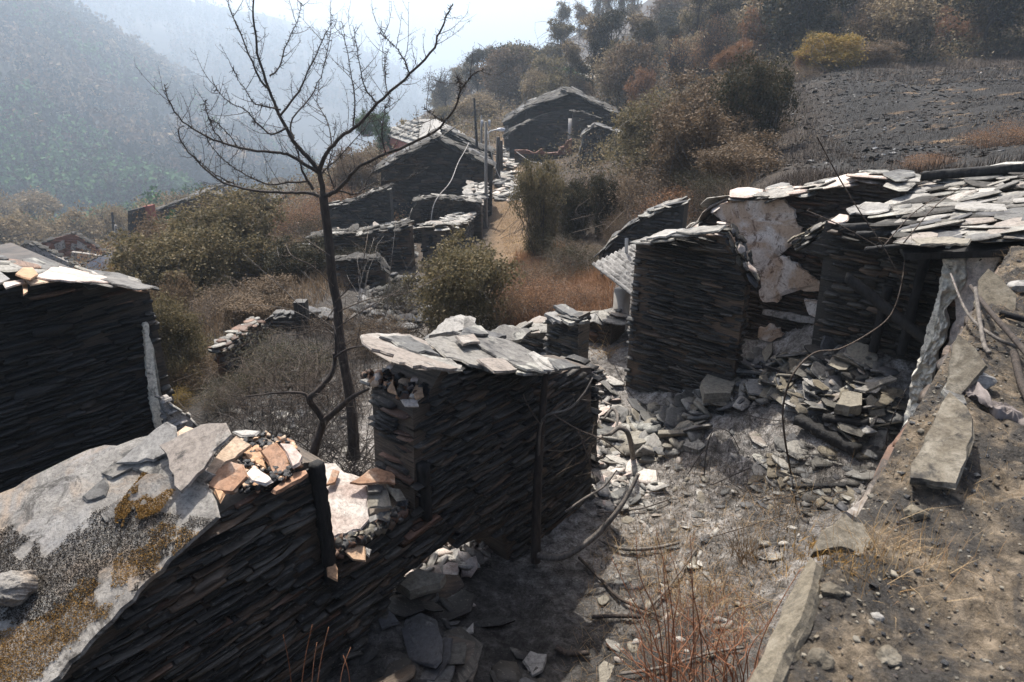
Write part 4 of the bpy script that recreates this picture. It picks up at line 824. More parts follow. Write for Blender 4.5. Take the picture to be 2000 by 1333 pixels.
sk = np.array([[x, y, -5.2] for x, y in zip(X[:, 0], Y[:, 0])]); tp_ = np.stack([X[:, 0], Y[:, 0], zz[:, 0]], 1); n_ = len(sk); b.add(np.concatenate([tp_, sk]), [(i, i+1, i+1+n_, i+n_) for i in range(n_-1)])
struct('terrace_ground', b.mesh('terrace_ground', 'soil', True))
W5 = thing('retaining_wall', (2, 2.5, -4), 'slate retaining wall holding the scorched terrace soil, edged with leaning slabs', 'retaining wall')
poly5 = [(-2.5, -5.2), (-2.5, -1.75), (7.0, -1.66), (7.0, -5.2)]
w5, it = wall_part(W5, 'masonry', N, EDGE-.02, T, -N, poly5, .25, 'brown', 85, h=(.04, .09), ln=(.2, .5)); place('stone', 'stone', it, W5, 150, 'stone_facing')
def tw(s, n_, dz=0): return N*(EDGE+n_)+T*s+Z*(float(tz(np.array(s), np.array(n_)))+dz)
def gt(u, v): # pixel -> terrace
    d = ray(u, v); t = 1.5
    for _ in range(40):
        p = d*t; n2 = p.dot(N)-EDGE; z_ = float(tz(np.array(p.dot(T)), np.array(n2))); t += (z_-p.z)/d.z*.6
    return d*t
def kslab(px, base, lean, mat, lift=0, th_=.03, lb=None):
    p = gt(*base)+Z*lift; nv = (Z+N*lean[0]+T*lean[1]).normalized(); o = tslab('kerb_slab', px, (p, nv), th_, mat, W5, rng, 0, 1.5, 22)
    if lb: o['label'] = lb
kslab([(1780, 905), (1832, 800), (1855, 762), (1902, 812), (1905, 850), (1880, 920), (1868, 950), (1778, 934)], (1780, 905), (-.06, -.16), 'kerb', .10, .035, 'broad brown slab tilted over the terrace edge')
kslab([(1845, 765), (1862, 670), (1872, 652), (1905, 680), (1932, 712), (1905, 745), (1878, 770), (1885, 790)], (1850, 770), (.05, -.55), 'kerb', .06, .035, 'rough slab standing at the terrace edge')
kslab([(1902, 590), (1912, 545), (1930, 524), (1955, 540), (1986, 576), (1984, 608), (1955, 628), (1935, 650), (1915, 620)], (1905, 600), (.1, -.7), 'kerb', .0, .035, 'pointed pale slab standing upright at the far end of the terrace edge')
kslab([(1585, 1080), (1608, 1030), (1648, 1000), (1690, 1020), (1710, 1060), (1705, 1090), (1640, 1070)], (1590, 1075), (.15, -.25), 'kerb', .03, .04)
kslab([(1650, 1000), (1690, 965), (1700, 940), (1735, 965), (1730, 990), (1690, 1010), (1670, 1012)], (1650, 1000), (.2, -.1), 'slate_pale', .02, .04)
kslab([(1400, 1440), (1462, 1330), (1542, 1160), (1585, 1085), (1597, 1095), (1572, 1190), (1520, 1310), (1455, 1440)], (1540, 1165), (-.9, -.1), 'kerb', .02, .05, 'long narrow slab on edge, running along the terrace lip')
kslab([(1840, 760), (1852, 740), (1880, 765), (1890, 790), (1870, 790)], (1842, 762), (.1, .1), 'slate', .03)
# crumpled cloth and clods on the terrace
def cloth():
    nu, nv = 60, 34; u, v = np.meshgrid(np.linspace(0, 1, nu), np.linspace(0, 1, nv), indexing='ij'); pts = smooth_path([gt(1880, 735), gt(1905, 790), gt(1950, 810), gt(1990, 825)], 8); L = np.linspace(0, 1, len(pts)); C = np.stack([np.interp(u, L, pts[:, i]) for i in range(3)], -1)
    side = np.array(tuple((N*.5-T*.4).normalized())); wdt = .085*(1+.3*np.sin(u*7)); P = C+(v-.5)[..., None]*wdt[..., None]*2*side; P[..., 2] += .02+.028*np.abs(np.sin(v*6+u*13+2.5*fbm(u*5, v*4, 3, 5)))+fbm(u*6, v*6, 3, 8)*.012
    P[:, 0, 2] -= .05; P[:, -1, 2] -= .05; idx = np.arange(nu*nv).reshape(nu, nv); Q = np.stack([idx[:-1, :-1], idx[1:, :-1], idx[1:, 1:], idx[:-1, 1:]], -1).reshape(-1, 4); b = MB(); b.add(P.reshape(-1, 3), Q)
    obj('cloth', b.mesh('cloth', 'cloth', True), label='crumpled greyish-pink rag lying on the terrace soil', category='cloth')
cloth()
rock('rock', gt(1905, 755)+Z*.03, (.09, .07, .05), 'slate_pale', 17, label='pale lumpy clod of mortar above the crumpled rag', category='rock')
rock('rock', gt(1995, 565)+Z*.02, (.10, .07, .04), 'slate_pale', 19, label='pale rounded stone beside the pointed upright slab', category='rock')
for i, (u, v, s, mt, lb) in enumerate([(1625, 1155, .032, 'slate_dark', 'dark rounded stone on the terrace, near the orange grass'), (1712, 1208, .020, 'slate_pale', 'small pale pebble alone on bare terrace soil'), (1735, 1285, .035, 'slate_brown', 'tan stone low on the terrace soil near the frame edge'), (1600, 1290, .035, 'slate_brown', 'brown stone beside the long narrow kerb slab'), (1788, 1005, .04, 'slate_brown', 'brown flat stone below the broad tilted slab')]):
    rock('stone', gt(u, v)+Z*s*.1, (s*1.2, s, s*.7), 'kerb' if i != 1 else mt, 23+i, sub=3, rough=.6, label=lb, category='stone')
def scatter_terrace(name, n, mats, size, seed, flat, lab):
    r = rn(seed); b = MB()
    for _ in range(n):
        s_, q = r.uniform(.2, 6.6), r.uniform(.03, 1)**1.5*4.; sz = r.uniform(*size)*(1 if r.random() < .9 else 1.8); R = Matrix.Rotation(r.uniform(0, 6.3), 3, 'Z') @ Matrix.Rotation(r.normal(0, .35), 3, 'X')
        bake(b, STV[int(r.integers(18))], fmat(tw(s_, q, sz*.15), R.col[0]*sz, R.col[1]*sz*.8, R.col[2]*sz*flat), int(r.integers(len(mats))))
    obj(name, b.mesh(name, mats), kind='stuff', label=lab)
scatter_terrace('gravel', 4500, ['slate_brown', 'slate_brown', 'coal', 'soil', 'soil'], (.005, .016), 31, .55, 'small stones and clods strewn on the terrace soil')
scatter_terrace('charcoal_flakes', 4500, ['coal', 'blacktwig', 'kerb'], (.003, .016), 32, .22, 'black charcoal flakes on the terrace soil')
# ===== 6. low walls, pillar and canopy in the middle
W6 = thing('stone_pillar', (.7, 9.6, -4.9), 'squat pillar of stacked slate with a loose slab on top', 'stone pillar')
pc = WY(1108, 640, 9.4); c6 = pc.dot(T); pl6 = pw([(1066, 616), (1130, 620), (1132, 720), (1066, 720)], T, c6, N); poly6 = [(pl6[0][0], -5.3), pl6[0], pl6[1], (pl6[1][0], -5.3)]
w6, it = wall_part(W6, 'masonry', T, c6, N, ON, poly6, .34, 'greywall', 95, prot=.05, h=(.025, .045)); rng = rn(96); it += end_face(rng, T*c6+N*poly6[0][0], ON, -1, N, .34, -5.3, pl6[0][1], 'greywall'); it += end_face(rng, T*c6+N*poly6[2][0], ON, 1, N, .34, -5.3, pl6[1][1], 'greywall'); place('stone', 'stone', it, W6, 220, 'stone_facing')
pt6 = (T*c6+Z*pl6[0][1], Z); 
for px, l_, mt in [([(1062, 612), (1095, 603), (1130, 620), (1095, 628)], .03, 'slate_pale'), ([(1080, 596), (1105, 594), (1135, 612), (1130, 622), (1100, 610)], .1, 'slate'), ([(1095, 622), (1140, 616), (1150, 626), (1110, 632)], .05, 'slate'), ([(1068, 618), (1100, 612), (1110, 626), (1080, 630)], .0, 'slate_dark')]: tslab('cap_stone', px, pt6, .05, mt, W6, rng, l_, 1, 8)
def low_wall(pts, D, A, c, O, seed, label, thick=.5, mat='char', zb_=-5.4, loc=None, capm=('slate', 'slate_pale', 'slate'), keep=150, cap=(.22, .45), name='low_stone_wall', lay=3, h=(.03, .06), ends=True, capn=120, zdeep=None, cat='stone wall'):
    tpx = pw(pts, A, c, D); m = WC(pts[0][0], pts[0][1], A, c); zb2 = zb_ if zdeep is None else min(q[1] for q in tpx)-zdeep
    Wt = thing(name, (m.x, m.y, zb2), label, cat); poly = [(tpx[0][0], zb2)]+tpx+[(tpx[-1][0], zb2)]
    w_, it = wall_part(Wt, 'masonry', A, c, D, O, poly, thick, mat, seed, h=h); rng = rn(seed+1)
    if ends: it += end_face(rng, A*c+D*tpx[0][0], O, -1, D, thick, zb2, tpx[0][1], mat, h=h)
    place('stone', 'stone', it, Wt, keep, 'stone_facing'); place('cap_stone', 'slab', cap_stones(rng, A*c, D, O, tpx, thick, list(capm), cap, (.025, .06), lay), Wt, capn, 'cap_rubble'); return Wt
low_wall([(975, 668), (1020, 650), (1066, 655)], N, T, 8.0, ON, 101, 'low slate wall joining the squat stone pillar from the valley side', keep=120)
low_wall([(1148, 630), (1170, 628), (1192, 636)], N, T, 8.7, ON, 103, 'low slate wall between the squat pillar and the concrete post', keep=120, mat='brown')
Wb = thing('stone_heap', (WY(890, 640, 8.6)), 'heap of large pale slabs collapsed behind the overhanging coping', 'stone heap')
pb_ = (WY(890, 648, 8.4), Z)
for px, l_, mt in [([(838, 655), (870, 622), (900, 614), (930, 622), (928, 636), (900, 645), (880, 650)], .18, 'slate_pale'), ([(855, 640), (880, 618), (915, 620), (932, 634), (925, 645), (880, 650)], .10, 'slate'), ([(825, 662), (860, 640), (905, 650), (900, 668)], .04, 'slate'), ([(940, 655), (985, 632), (1040, 645), (1020, 662), (985, 668)], .06, 'slate'), ([(890, 650), (940, 640), (990, 655), (930, 668)], .1, 'slate_dark')]: tslab('slab', px, (pb_[0], (Z+Vector((rng.normal(0, .15), -.25, 0))).normalized()), .06, mt, Wb, rng, l_, 1.2, 9)
# canopy: corrugated sheet on a concrete post
W7 = thing('canopy', (1.75, 10.7, -5), 'corrugated fibre-cement canopy on a concrete post behind the tall dark wall', 'canopy')
cp = WY(1216, 566, 10.6)
V = []; 
def prism(mb, c, a, b_, z0, z1, m=0):
    P = [c+a+b_, c-a+b_, c-a-b_, c+a-b_]; V = [Vector((p.x, p.y, z0)) for p in P]+[Vector((p.x, p.y, z1)) for p in P]; mb.add(V, [(0, 1, 5, 4), (1, 2, 6, 5), (2, 3, 7, 6), (3, 0, 4, 7), (4, 5, 6, 7), (3, 2, 1, 0)], None, m)
b = MB(); prism(b, Vector((cp.x, cp.y, 0)), N*.10, T*.10, -5.5, cp.z+.02); obj('post', b.mesh('post', 'concrete'), W7)
a0 = WY(1156, 516, 10.4); a1 = WY(1215, 562, 9.9); a2 = WY(1228, 480, 11.6); e1 = a1-a0; e2 = a2-a0; nu, nv = 3, 120; b = MB(); nrm = e1.cross(e2).normalized(); nrm = nrm if nrm.z > 0 else -nrm
e2 = e2*1.15; e1b = e1*1.35
P = np.array([tuple(a0+e1b*i_+e2*j_*1.0+nrm*.03*math.sin(j_*2*math.pi*10)) for i_ in np.linspace(0, 1, nu) for j_ in np.linspace(0, 1, nv)]); P = np.concatenate([P, P-np.array(nrm)*.012]); I = np.arange(nu*nv).reshape(nu, nv)
Q = np.stack([I[:-1, :-1], I[1:, :-1], I[1:, 1:], I[:-1, 1:]], -1).reshape(-1, 4); Q2 = Q[:, ::-1]+nu*nv; ed = [(I[i, 0], I[i, 0]+nu*nv, I[i+1, 0]+nu*nv, I[i+1, 0]) for i in range(nu-1)]+[(I[0, j], I[0, j+1], I[0, j+1]+nu*nv, I[0, j]+nu*nv) for j in range(nv-1)]
b.add(P, np.concatenate([Q, Q2, np.array(ed)])); obj('corrugated_sheet', b.mesh('corrugated_sheet', 'corr'), W7)
b = MB(); q = WY(1224, 466, 11.2); tube(b, [q, WY(1223, 500, 11.2)], [.03, .03], 6); obj('pipe', b.mesh('pipe', 'metal'), W7)
# sloping low wall behind on the right
low_wall([(1175, 498), (1200, 470), (1240, 438), (1290, 412), (1336, 400)], (T*.25+N*.97).normalized(), (T*.97-N*.25).normalized(), WY(1250, 440, 14.5).dot((T*.97-N*.25).normalized()), -(T*.97-N*.25).normalized(), 105, 'dry-stone wall climbing the slope behind the corrugated canopy', mat='greywall', zdeep=.9, keep=260, h=(.05, .09), capm=('slate_dark', 'slate'))
# ------------------------------------------------------------------ middle-distance buildings
XD, YA = Vector((1, 0, 0)), Vector((0, 1, 0))
def fwall(parent, name, pix, Y, thick, mat, seed, stones=True, D=XD, O=-YA, A=YA, h=(.09, .17), ln=(.35, .9), prot=.07, base=None, cap=None, capn=60, lay=2, capsz=(.4, .9), **k):
    """upright wall standing at distance Y, outline given by its corners; facing stones joined (a few pixels each)"""
    poly = pw(pix, A, Y, D); 
    o = obj(name, core_mesh(name, A*Y, D, O, poly, thick, mat), parent, **k)
    if stones: place('stone', 'stone', stone_face(rn(seed), A*Y, D, O, poly, mat, h, ln, prot), o, 0, 'stone_facing')
    if cap: place('cap_stone', 'slab', cap_stones(rn(seed+1), A*Y, D, O, pw(cap, A, Y, D), thick, ['slate_far', 'slate_far', 'slate_far'], capsz, (.04, .1), lay), o, capn, 'cap_rubble')
    return o
def roof_slope(parent, a, b_, c, mats, seed, size=(.5, 1.0), gap=.4, drop=.08, mat='charwood', keep=120, th=(.03, .07)):
    """pitched roof plane: a = ridge start, b_ = eave start, c = ridge far end"""
    U = (c-a).normalized(); Dn = (b_-a); L = Dn.length; nrm = U.cross(Dn).normalized(); nrm = nrm if nrm.z > 0 else -nrm; Dn = nrm.cross(U); Dn = Dn if Dn.dot(b_-a) > 0 else -Dn
    W_ = (c-a).length; V = [a, a+Dn*L, a+Dn*L+U*W_, c]; V += [p-nrm*.12 for p in V]; b = MB(); b.add(V, [(0, 1, 2, 3), (7, 6, 5, 4), (0, 4, 5, 1), (1, 5, 6, 2), (2, 6, 7, 3), (3, 7, 4, 0)]); o = obj('roof', b.mesh('roof', mat), parent)
    place('slate', 'slab', slate_field(rn(seed), a, U, Dn, nrm, [(-.2, 0), (W_, 0), (W_, L+.1), (-.2, L+.1)], size, mats, gap, th, .15, .05, drop), o, keep, 'slate_field'); return o
def sidewall(parent, a, b_, ztop, zbase, mat, thick=.5, name='side_wall'):
    d = (b_-a); L = d.length; d = d/L; o_ = Vector((d.y, -d.x, 0)); return obj(name, core_mesh(name, Vector((a.x, a.y, 0)), d, o_, [(0, zbase), (L, zbase), (L, ztop), (0, ztop)], thick, mat), parent)
RM = ['slate_far', 'slate_far', 'slate_far', 'slate_far', 'slate_dark']
# house with gable towards us, left of the lane
H1 = thing('stone_house', WY(850, 445, 34), 'dark stone house with a low slate gable left of the lane, beside the lamp post', 'house')
fwall(H1, 'gable_wall', [(742, 450), (744, 330), (790, 302), (850, 277), (905, 300), (962, 324), (960, 450)], 34, .6, 'far', 201)
ap, el, er = WY(850, 275, 34), WY(740, 331, 34), WY(966, 324, 34); bk = Vector((-.25, 2.6, 0))
ap2, el2, er2 = ap-YA*.3, el-YA*.3, er-YA*.3
roof_slope(H1, ap2, el2, ap2+bk, RM, 202); roof_slope(H1, ap2, er2, ap2+bk, RM, 203)
sidewall(H1, WY(960, 324, 34.4), WY(960, 324, 34.4)+bk, el.z-.2, -9, 'far'); sidewall(H1, WY(748, 331, 34.4)+bk, WY(748, 331, 34.4), el.z-.2, -9, 'far')
b = MB(); dpos = WY(795, 420, 33.93); prism(b, Vector((dpos.x, dpos.y, 0)), XD*.45, YA*.04, -8.8, dpos.z+.6); obj('doorway', b.mesh('doorway', 'charwood'), H1)
place('verge_slate', 'slab', cap_stones(rn(204), YA*33.75, XD, -YA, pw([(738, 332), (790, 302), (850, 275), (905, 299), (966, 325)], YA, 33.75, XD), .5, RM, (.5, 1.0), (.04, .1), 3), H1, 120)
H1b = thing('stone_house', WY(900, 320, 43), 'collapsed slate roof on a smaller dark stone house, just behind the gabled one', 'house')
fwall(H1b, 'gable_wall', [(800, 345), (815, 292), (872, 262), (905, 272), (960, 302), (960, 345)], 42.5, .6, 'far', 206, cap=[(815, 292), (872, 262), (905, 272), (960, 302)], lay=3, capsz=(.6, 1.2))
a_, e_ = WY(872, 262, 42.3), WY(960, 303, 42.3); roof_slope(H1b, a_, e_, a_+Vector((0, 2.2, 0)), RM, 207); sidewall(H1b, WY(960, 303, 42.8), WY(960, 303, 42.8)+Vector((0, 5, 0)), e_.z-.2, -9.5, 'far')
# red-walled house with a clean hipped slate roof
H3 = thing('house', WY(830, 310, 56), 'intact house with a grey hipped slate roof and pinkish red walls', 'house')
L_, F_, R_, B_ = WY(741, 262, 62), WY(806, 279, 54), WY(938, 290, 52), WY(905, 262, 62); ez = (L_.z+F_.z+R_.z)/3
for p in (L_, F_, R_, B_): p.z = ez
k1, k2 = WY(822, 233, 59), WY(852, 233, 57)
def sheet(name, pts, mat, parent, th_=.12, **k):
    n_ = (pts[1]-pts[0]).cross(pts[2]-pts[0]).normalized(); n_ = n_ if n_.z > 0 else -n_; m = len(pts); V = list(pts)+[p-n_*th_ for p in pts]; bm = bmesh.new(); a = [bm.verts.new(v) for v in V]
    bm.faces.new(a[:m]); bm.faces.new(list(reversed(a[m:])))
    for i in range(m): bm.faces.new((a[i], a[i+m], a[(i+1) % m+m], a[(i+1) % m]))
    bmesh.ops.recalc_face_normals(bm, faces=bm.faces); me = bpy.data.meshes.new(name); bm.to_mesh(me); bm.free(); me.materials.append(MS[mat]); return obj(name, me, parent, **k)
def m_tiles():
    s = NT('even_slate_tiles'); P = s.pos(); br = s.n('ShaderNodeTexBrick'); s.l(s.pos((1, 1, 1.2)), br.inputs[0]); br.inputs['Scale'].default_value = 1.6; br.inputs['Mortar Size'].default_value = .02; a = s.noise(P, 3, 6)
    return s.bsdf(s.mix(.75, s.ramp(a, [(.3, (.2, .19, .18)), (.7, (.3, .29, .27))]), (.24, .23, .21)), .6, s.math('ADD', a, br.outputs['Fac']), .4, .03, .4)
MS['tiles'] = m_tiles()
for i, pts in enumerate([[L_, F_, k1], [F_, R_, k2, k1], [R_, B_, k2], [B_, L_, k1, k2]]):
    o = sheet('roof', pts, 'tiles', H3)
    c = sum(pts, Vector())/len(pts); nrm = (pts[1]-pts[0]).cross(pts[-1]-pts[0]).normalized(); nrm = nrm if nrm.z > 0 else -nrm; U = (pts[1]-pts[0]).normalized(); Dn = nrm.cross(U); Dn = Dn if Dn.z < 0 else -Dn
    pl_ = [((p-pts[0]).dot(U), (p-pts[0]).dot(Dn)) for p in pts]; 
    if i < 2: place('slate', 'slab', slate_field(rn(210+i), pts[0], U, Dn, nrm, pl_, (.4, .55), ['slate'], .42, (.02, .03), .03, .015, .0), o, 0, 'slate_courses')
def inset(p, q=.93): c = (L_+R_)/2; return c+(p-c)*q
for a, b_ in ((L_, F_), (F_, R_), (R_, B_)):
    p, q = inset(a), inset(b_); d = (q-p); Ln = d.length; d /= Ln; o_ = Vector((d.y, -d.x, 0)); obj('wall', core_mesh('wall', Vector((p.x, p.y, 0)), d, o_, [(0, ez-4), (Ln, ez-4), (Ln, ez-.05), (0, ez-.05)], .4, 'pinkwall', 0), H3)
p0, q0 = inset(L_), inset(F_)
for t in (.3, .68):
    c = p0.lerp(q0, t); b = MB(); dd = (q0-p0).normalized(); nn_ = Vector((dd.y, -dd.x, 0)); prism(b, Vector((c.x, c.y, 0))+nn_*.03, dd*.5, nn_*.05, ez-1.9, ez-.8); obj('window', b.mesh('window', 'charwood'), H3)
# large stone house right of the lane
H2 = thing('stone_house', WY(1100, 330, 50), 'largest dark stone house, with stepped slate roofs and a broken red brick parapet', 'house')
fwall(H2, 'gable_wall', [(1026, 320), (1028, 212), (1060, 200), (1110, 184), (1160, 203), (1210, 226), (1260, 236), (1260, 260), (1205, 320)], 51, .6, 'far', 221)
ap, e1_, e2_ = WY(1110, 182, 50.7), WY(1020, 216, 50.7), WY(1212, 226, 50.7); bk = Vector((.4, 7, 0)); roof_slope(H2, ap, e1_, ap+bk, RM, 222, (.7, 1.3), .6); roof_slope(H2, ap, e2_, ap+bk, RM, 223, (.7, 1.3), .6, .25)
place('verge_slate', 'slab', cap_stones(rn(224), YA*50.6, XD, -YA, pw([(1018, 218), (1060, 200), (1110, 182), (1160, 202), (1214, 228)], YA, 50.6, XD), .5, RM, (.6, 1.3), (.05, .12), 3), H2, 120)
fwall(H2, 'front_wall', [(1034, 330), (1034, 236), (1060, 224), (1112, 214), (1112, 330)], 49.6, .5, 'far', 225)
fwall(H2, 'wing_wall', [(1119, 330), (1119, 222), (1122, 218), (1142, 222), (1168, 232), (1168, 330)], 48.4, .5, 'far', 226, cap=[(1119, 219), (1142, 222), (1170, 232)], capsz=(.3, .6))
fwall(H2, 'lean_to_wall', [(996, 330), (994, 262), (1012, 250), (1032, 243), (1032, 330)], 48.8, .5, 'far', 228)
place('verge_slate', 'slab', cap_stones(rn(229), YA*48.6, XD, -YA, pw([(990, 263), (1012, 249), (1034, 241)], YA, 48.6, XD), .6, RM, (.5, .9), (.05, .1), 3), H2, 40)
fwall(H2, 'rear_wall', [(985, 330), (984, 242), (1000, 232), (1030, 212), (1030, 330)], 53, .5, 'far', 230); e3_ = WY(982, 244, 52.7); roof_slope(H2, WY(1032, 212, 52.7), e3_, WY(1032, 212, 52.7)+Vector((0, 5, 0)), RM, 231, (.7, 1.2), .6)
fwall(H2, 'plaster_corner', [(984, 272), (984, 246), (993, 246), (993, 272)], 52.8, .3, 'greyplaster', 232, False)
fwall(H2, 'parapet', [(1005, 294), (1030, 294), (1045, 300), (1058, 291), (1064, 300), (1090, 298), (1094, 288), (1103, 286), (1106, 276), (1117, 272), (1117, 304), (1005, 301)], 46, .35, 'brick', 233, h=(.08, .1), ln=(.2, .28), prot=.02, label='broken red brick parapet')
fwall(H2, 'yard_wall', [(1005, 370), (1005, 301), (1117, 304), (1117, 370)], 46.1, .6, 'far', 234)
b = MB(); q = WY(1113, 250, 49.2); prism(b, Vector((q.x, q.y, 0)), XD*.12, YA*.1, q.z-1.2, q.z+.6); obj('window_slit', b.mesh('window_slit', 'plaster'), H2)  # pale block painting the bright slit of the window opening
low_wall([(1124, 330), (1134, 290), (1143, 262), (1156, 250), (1178, 249), (1205, 258), (1245, 274), (1268, 288)], XD, YA, 41, -YA, 241, 'roofless grey stone wall with a curved broken top below the field wall', .6, 'greywall', zdeep=4.2, keep=0, capm=('slate_dark', 'slate'), cap=(.4, .8), h=(.1, .18), cat='ruin', name='ruined_wall')
low_wall([(1218, 340), (1228, 312), (1245, 305), (1256, 318), (1262, 335)], XD, YA, 38, -YA, 243, 'small pale heap of fallen masonry at the corner of the curved grey ruin', .8, 'greywall', zdeep=1.2, keep=0, cap=(.3, .7), lay=4, cat='ruin', h=(.1, .18), name='rubble_heap')
# field wall on the slope
for i in range(26):
    u = 1165+i*9.5; q = ground_hit(u, 238-abs(i-6)*.8-(i > 10)*(i-10)*1.5)
fw = thing('field_wall', WY(1250, 225, 52), 'line of tumbled field-wall stones along the upper edge of the black slope', 'stone wall')
r_ = rn(245); its = []
for i in range(150):
    q = WY(1170+i*1.25, 228-max(0, i-40)*.16+r_.normal(0, 1), 52-i*.06); q.z = gzp(q.x, q.y)+r_.uniform(0, .5); s = r_.uniform(.3, .7); R = Matrix.Rotation(r_.uniform(0, 6.3), 3, 'Z') @ Matrix.Rotation(r_.normal(0, .4), 3, 'X'); its.append((fmat(q, R.col[0]*s, R.col[1]*s, R.col[2]*s*.7), int(r_.integers(18)), 'greywall' if i % 3 else 'slate_dark'))
place('stone', 'stone', its, fw, 150)
# ruins left of the lane, near the bare tree
R1 = low_wall([(604, 468), (640, 462), (700, 462), (752, 452), (800, 444)], XD, YA, 20, -YA, 251, 'dark roofless ruin wall behind the bare tree trunk, rubble along its top', .7, 'char', zdeep=1.5, keep=200, h=(.05, .1), capm=('slate_far', 'slate_far', 'slate'), cap=(.15, .45), lay=3, cat='ruin', name='ruined_wall')
low_wall([(655, 514), (690, 510), (735, 512), (752, 535)], XD, YA, 17.4, -YA, 253, 'short dark ruin wall with a lit top course, below the larger roofless one', .5, 'char', zdeep=1.3, keep=120, h=(.05, .09), capm=('slate_far', 'slate_far'), cap=(.2, .4), cat='ruin', name='ruined_wall')
low_wall([(640, 408), (690, 398), (730, 380), (760, 372)], XD, YA, 25.5, -YA, 255, 'tumbled grey wall end above the rubble-filled ruin', .7, 'greywall', zdeep=1.6, keep=80, h=(.07, .12), cap=(.2, .5), lay=4, capm=('slate_far', 'slate'), cat='ruin', name='ruined_wall')
low_wall([(760, 452), (800, 430), (815, 392), (850, 388), (900, 391), (940, 399)], XD, YA, 27, -YA, 257, 'dark enclosure wall in front of the gabled stone house', .6, 'far', zdeep=2.2, keep=160, h=(.07, .12), capm=('slate_far', 'slate_far', 'slate'), cap=(.15, .45), lay=2, cat='ruin', name='ruined_wall')
dq = (WY(948, 362, 32)-WY(905, 440, 24)); dq.z = 0; dq.normalize(); aq = Vector((-dq.y, dq.x, 0)); c_q = WY(905, 440, 24).dot(aq)
low_wall([(872, 447), (905, 438), (925, 420), (938, 400), (946, 375), (950, 360)], dq, aq, c_q, -aq if (-aq).dot(WY(905, 440, 24)) < 0 else aq, 259, 'wall of bleached stones curving up beside the lamp post', .8, 'greywall', zdeep=1.2, keep=80, h=(.07, .12), capm=('slate_pale', 'slate_pale', 'slate'), cap=(.3, .6), lay=4, cat='stone wall')  # pale cap stones carry the sunlit tops in their colour
low_wall([(505, 650), (540, 622), (600, 618), (650, 624)], XD, YA, 13.4, -YA, 261, 'low burnt shed wall half hidden behind black brushwood', .4, 'greywall', zdeep=.8, keep=120, h=(.04, .08), capm=('slate', 'slate_dark'), cap=(.2, .5), cat='ruin', name='ruined_wall')
dq = (WY(512, 624, 13.4)-WY(440, 684, 11.3)); dq.z = 0; dq.normalize(); aq = Vector((dq.y, -dq.x, 0)); c_q = WY(440, 684, 11.3).dot(aq)
low_wall([(438, 684), (470, 658), (512, 625)], dq, aq, c_q, aq, 263, 'low wall edged with reddish brick leading to the burnt shed', .2, 'brown', zdeep=.45, keep=60, h=(.04, .08), capm=('red', 'slate'), cap=(.15, .3), cat='stone wall')
o = thing('chimney', WY(588, 626, 13.2), 'short black chimney stub standing on the burnt shed wall', 'chimney'); q = WY(588, 628, 13.2); zt_ = WY(588, 592, 13.2).z
place('stone', 'stone', stone_face(rn(265), Vector((q.x-.12, q.y, 0)), XD, -YA, [(0, q.z-.3), (.24, q.z-.3), (.24, zt_), (0, zt_)], 'char', (.03, .05), (.1, .2)), o, 60); obj('flue', core_mesh('flue', Vector((q.x-.12, q.y, 0)), XD, -YA, [(0, q.z-.3), (.24, q.z-.3), (.24, zt_), (0, zt_)], .25, 'char', .01), o)
low_wall([(322, 788), (345, 800), (372, 818), (390, 840)], T, N, -7.6, N, 267, 'low grey plastered wall with a pale coping, running off the corner of the black house', .2, 'greyplaster', zdeep=.8, keep=0, cap=(.1, .2), capm=('slate_pale',), lay=1)
# burnt hamlet at the far left
V1 = thing('burnt_house', WY(275, 460, 45), 'tall burnt wall, half black half rust-orange, at the edge of the hamlet', 'house')
fwall(V1, 'black_wall', [(250, 478), (249, 413), (277, 406), (290, 478)], 45, .4, 'char_left', 271, False); fwall(V1, 'rusty_wall', [(279, 478), (277, 405), (297, 401), (302, 430), (304, 478)], 45.4, .4, 'pinkwall', 272, False)
V2 = thing('burnt_house', WY(400, 440, 50), 'long burnt stone house with collapsed slate roofs along the skyline of the valley', 'house')
fwall(V2, 'wall', [(300, 455), (302, 412), (335, 402), (372, 390), (410, 380), (445, 386), (480, 392), (480, 455)], 50, .6, 'brown', 273, cap=[(302, 412), (335, 402), (372, 390), (410, 379), (445, 386), (480, 392)], capsz=(.5, 1.1), lay=3)
fwall(V2, 'end_wall', [(440, 455), (442, 390), (462, 378), (500, 376), (535, 392), (540, 455)], 49, .6, 'brown', 275, cap=[(442, 390), (462, 378), (500, 376), (538, 394)], capsz=(.5, 1.2), lay=3)
a_ = WY(500, 374, 49); roof_slope(V2, a_, WY(542, 396, 49), a_+Vector((0, 5, 0)), RM, 276, (.6, 1.1), .5); a_ = WY(405, 378, 50); roof_slope(V2, a_, WY(345, 398, 50), a_+Vector((0, 5, 0)), RM, 277, (.6, 1.1), .5, .3)
b = MB(); q = WY(446, 380, 49.5); prism(b, Vector((q.x, q.y, 0)), XD*.25, YA*.25, q.z-1, q.z+.5); obj('chimney', b.mesh('chimney', 'brown'), V2)
V3 = thing('ruined_house', WY(140, 520, 40), 'roofless gabled house shell of patchy brick and grey plaster with white coping', 'house')
fwall(V3, 'gable_wall', [(62, 530), (62, 482), (100, 468), (141, 457), (175, 476), (214, 498), (214, 530)], 40, .4, 'brick', 281, cap=[(62, 482), (100, 468), (141, 457), (175, 476), (214, 498)], capsz=(.3, .6), lay=1)
fwall(V3, 'side_wall', [(138, 530), (138, 493), (165, 496), (198, 502), (198, 530)], 39, .3, 'greyplaster', 282, False)
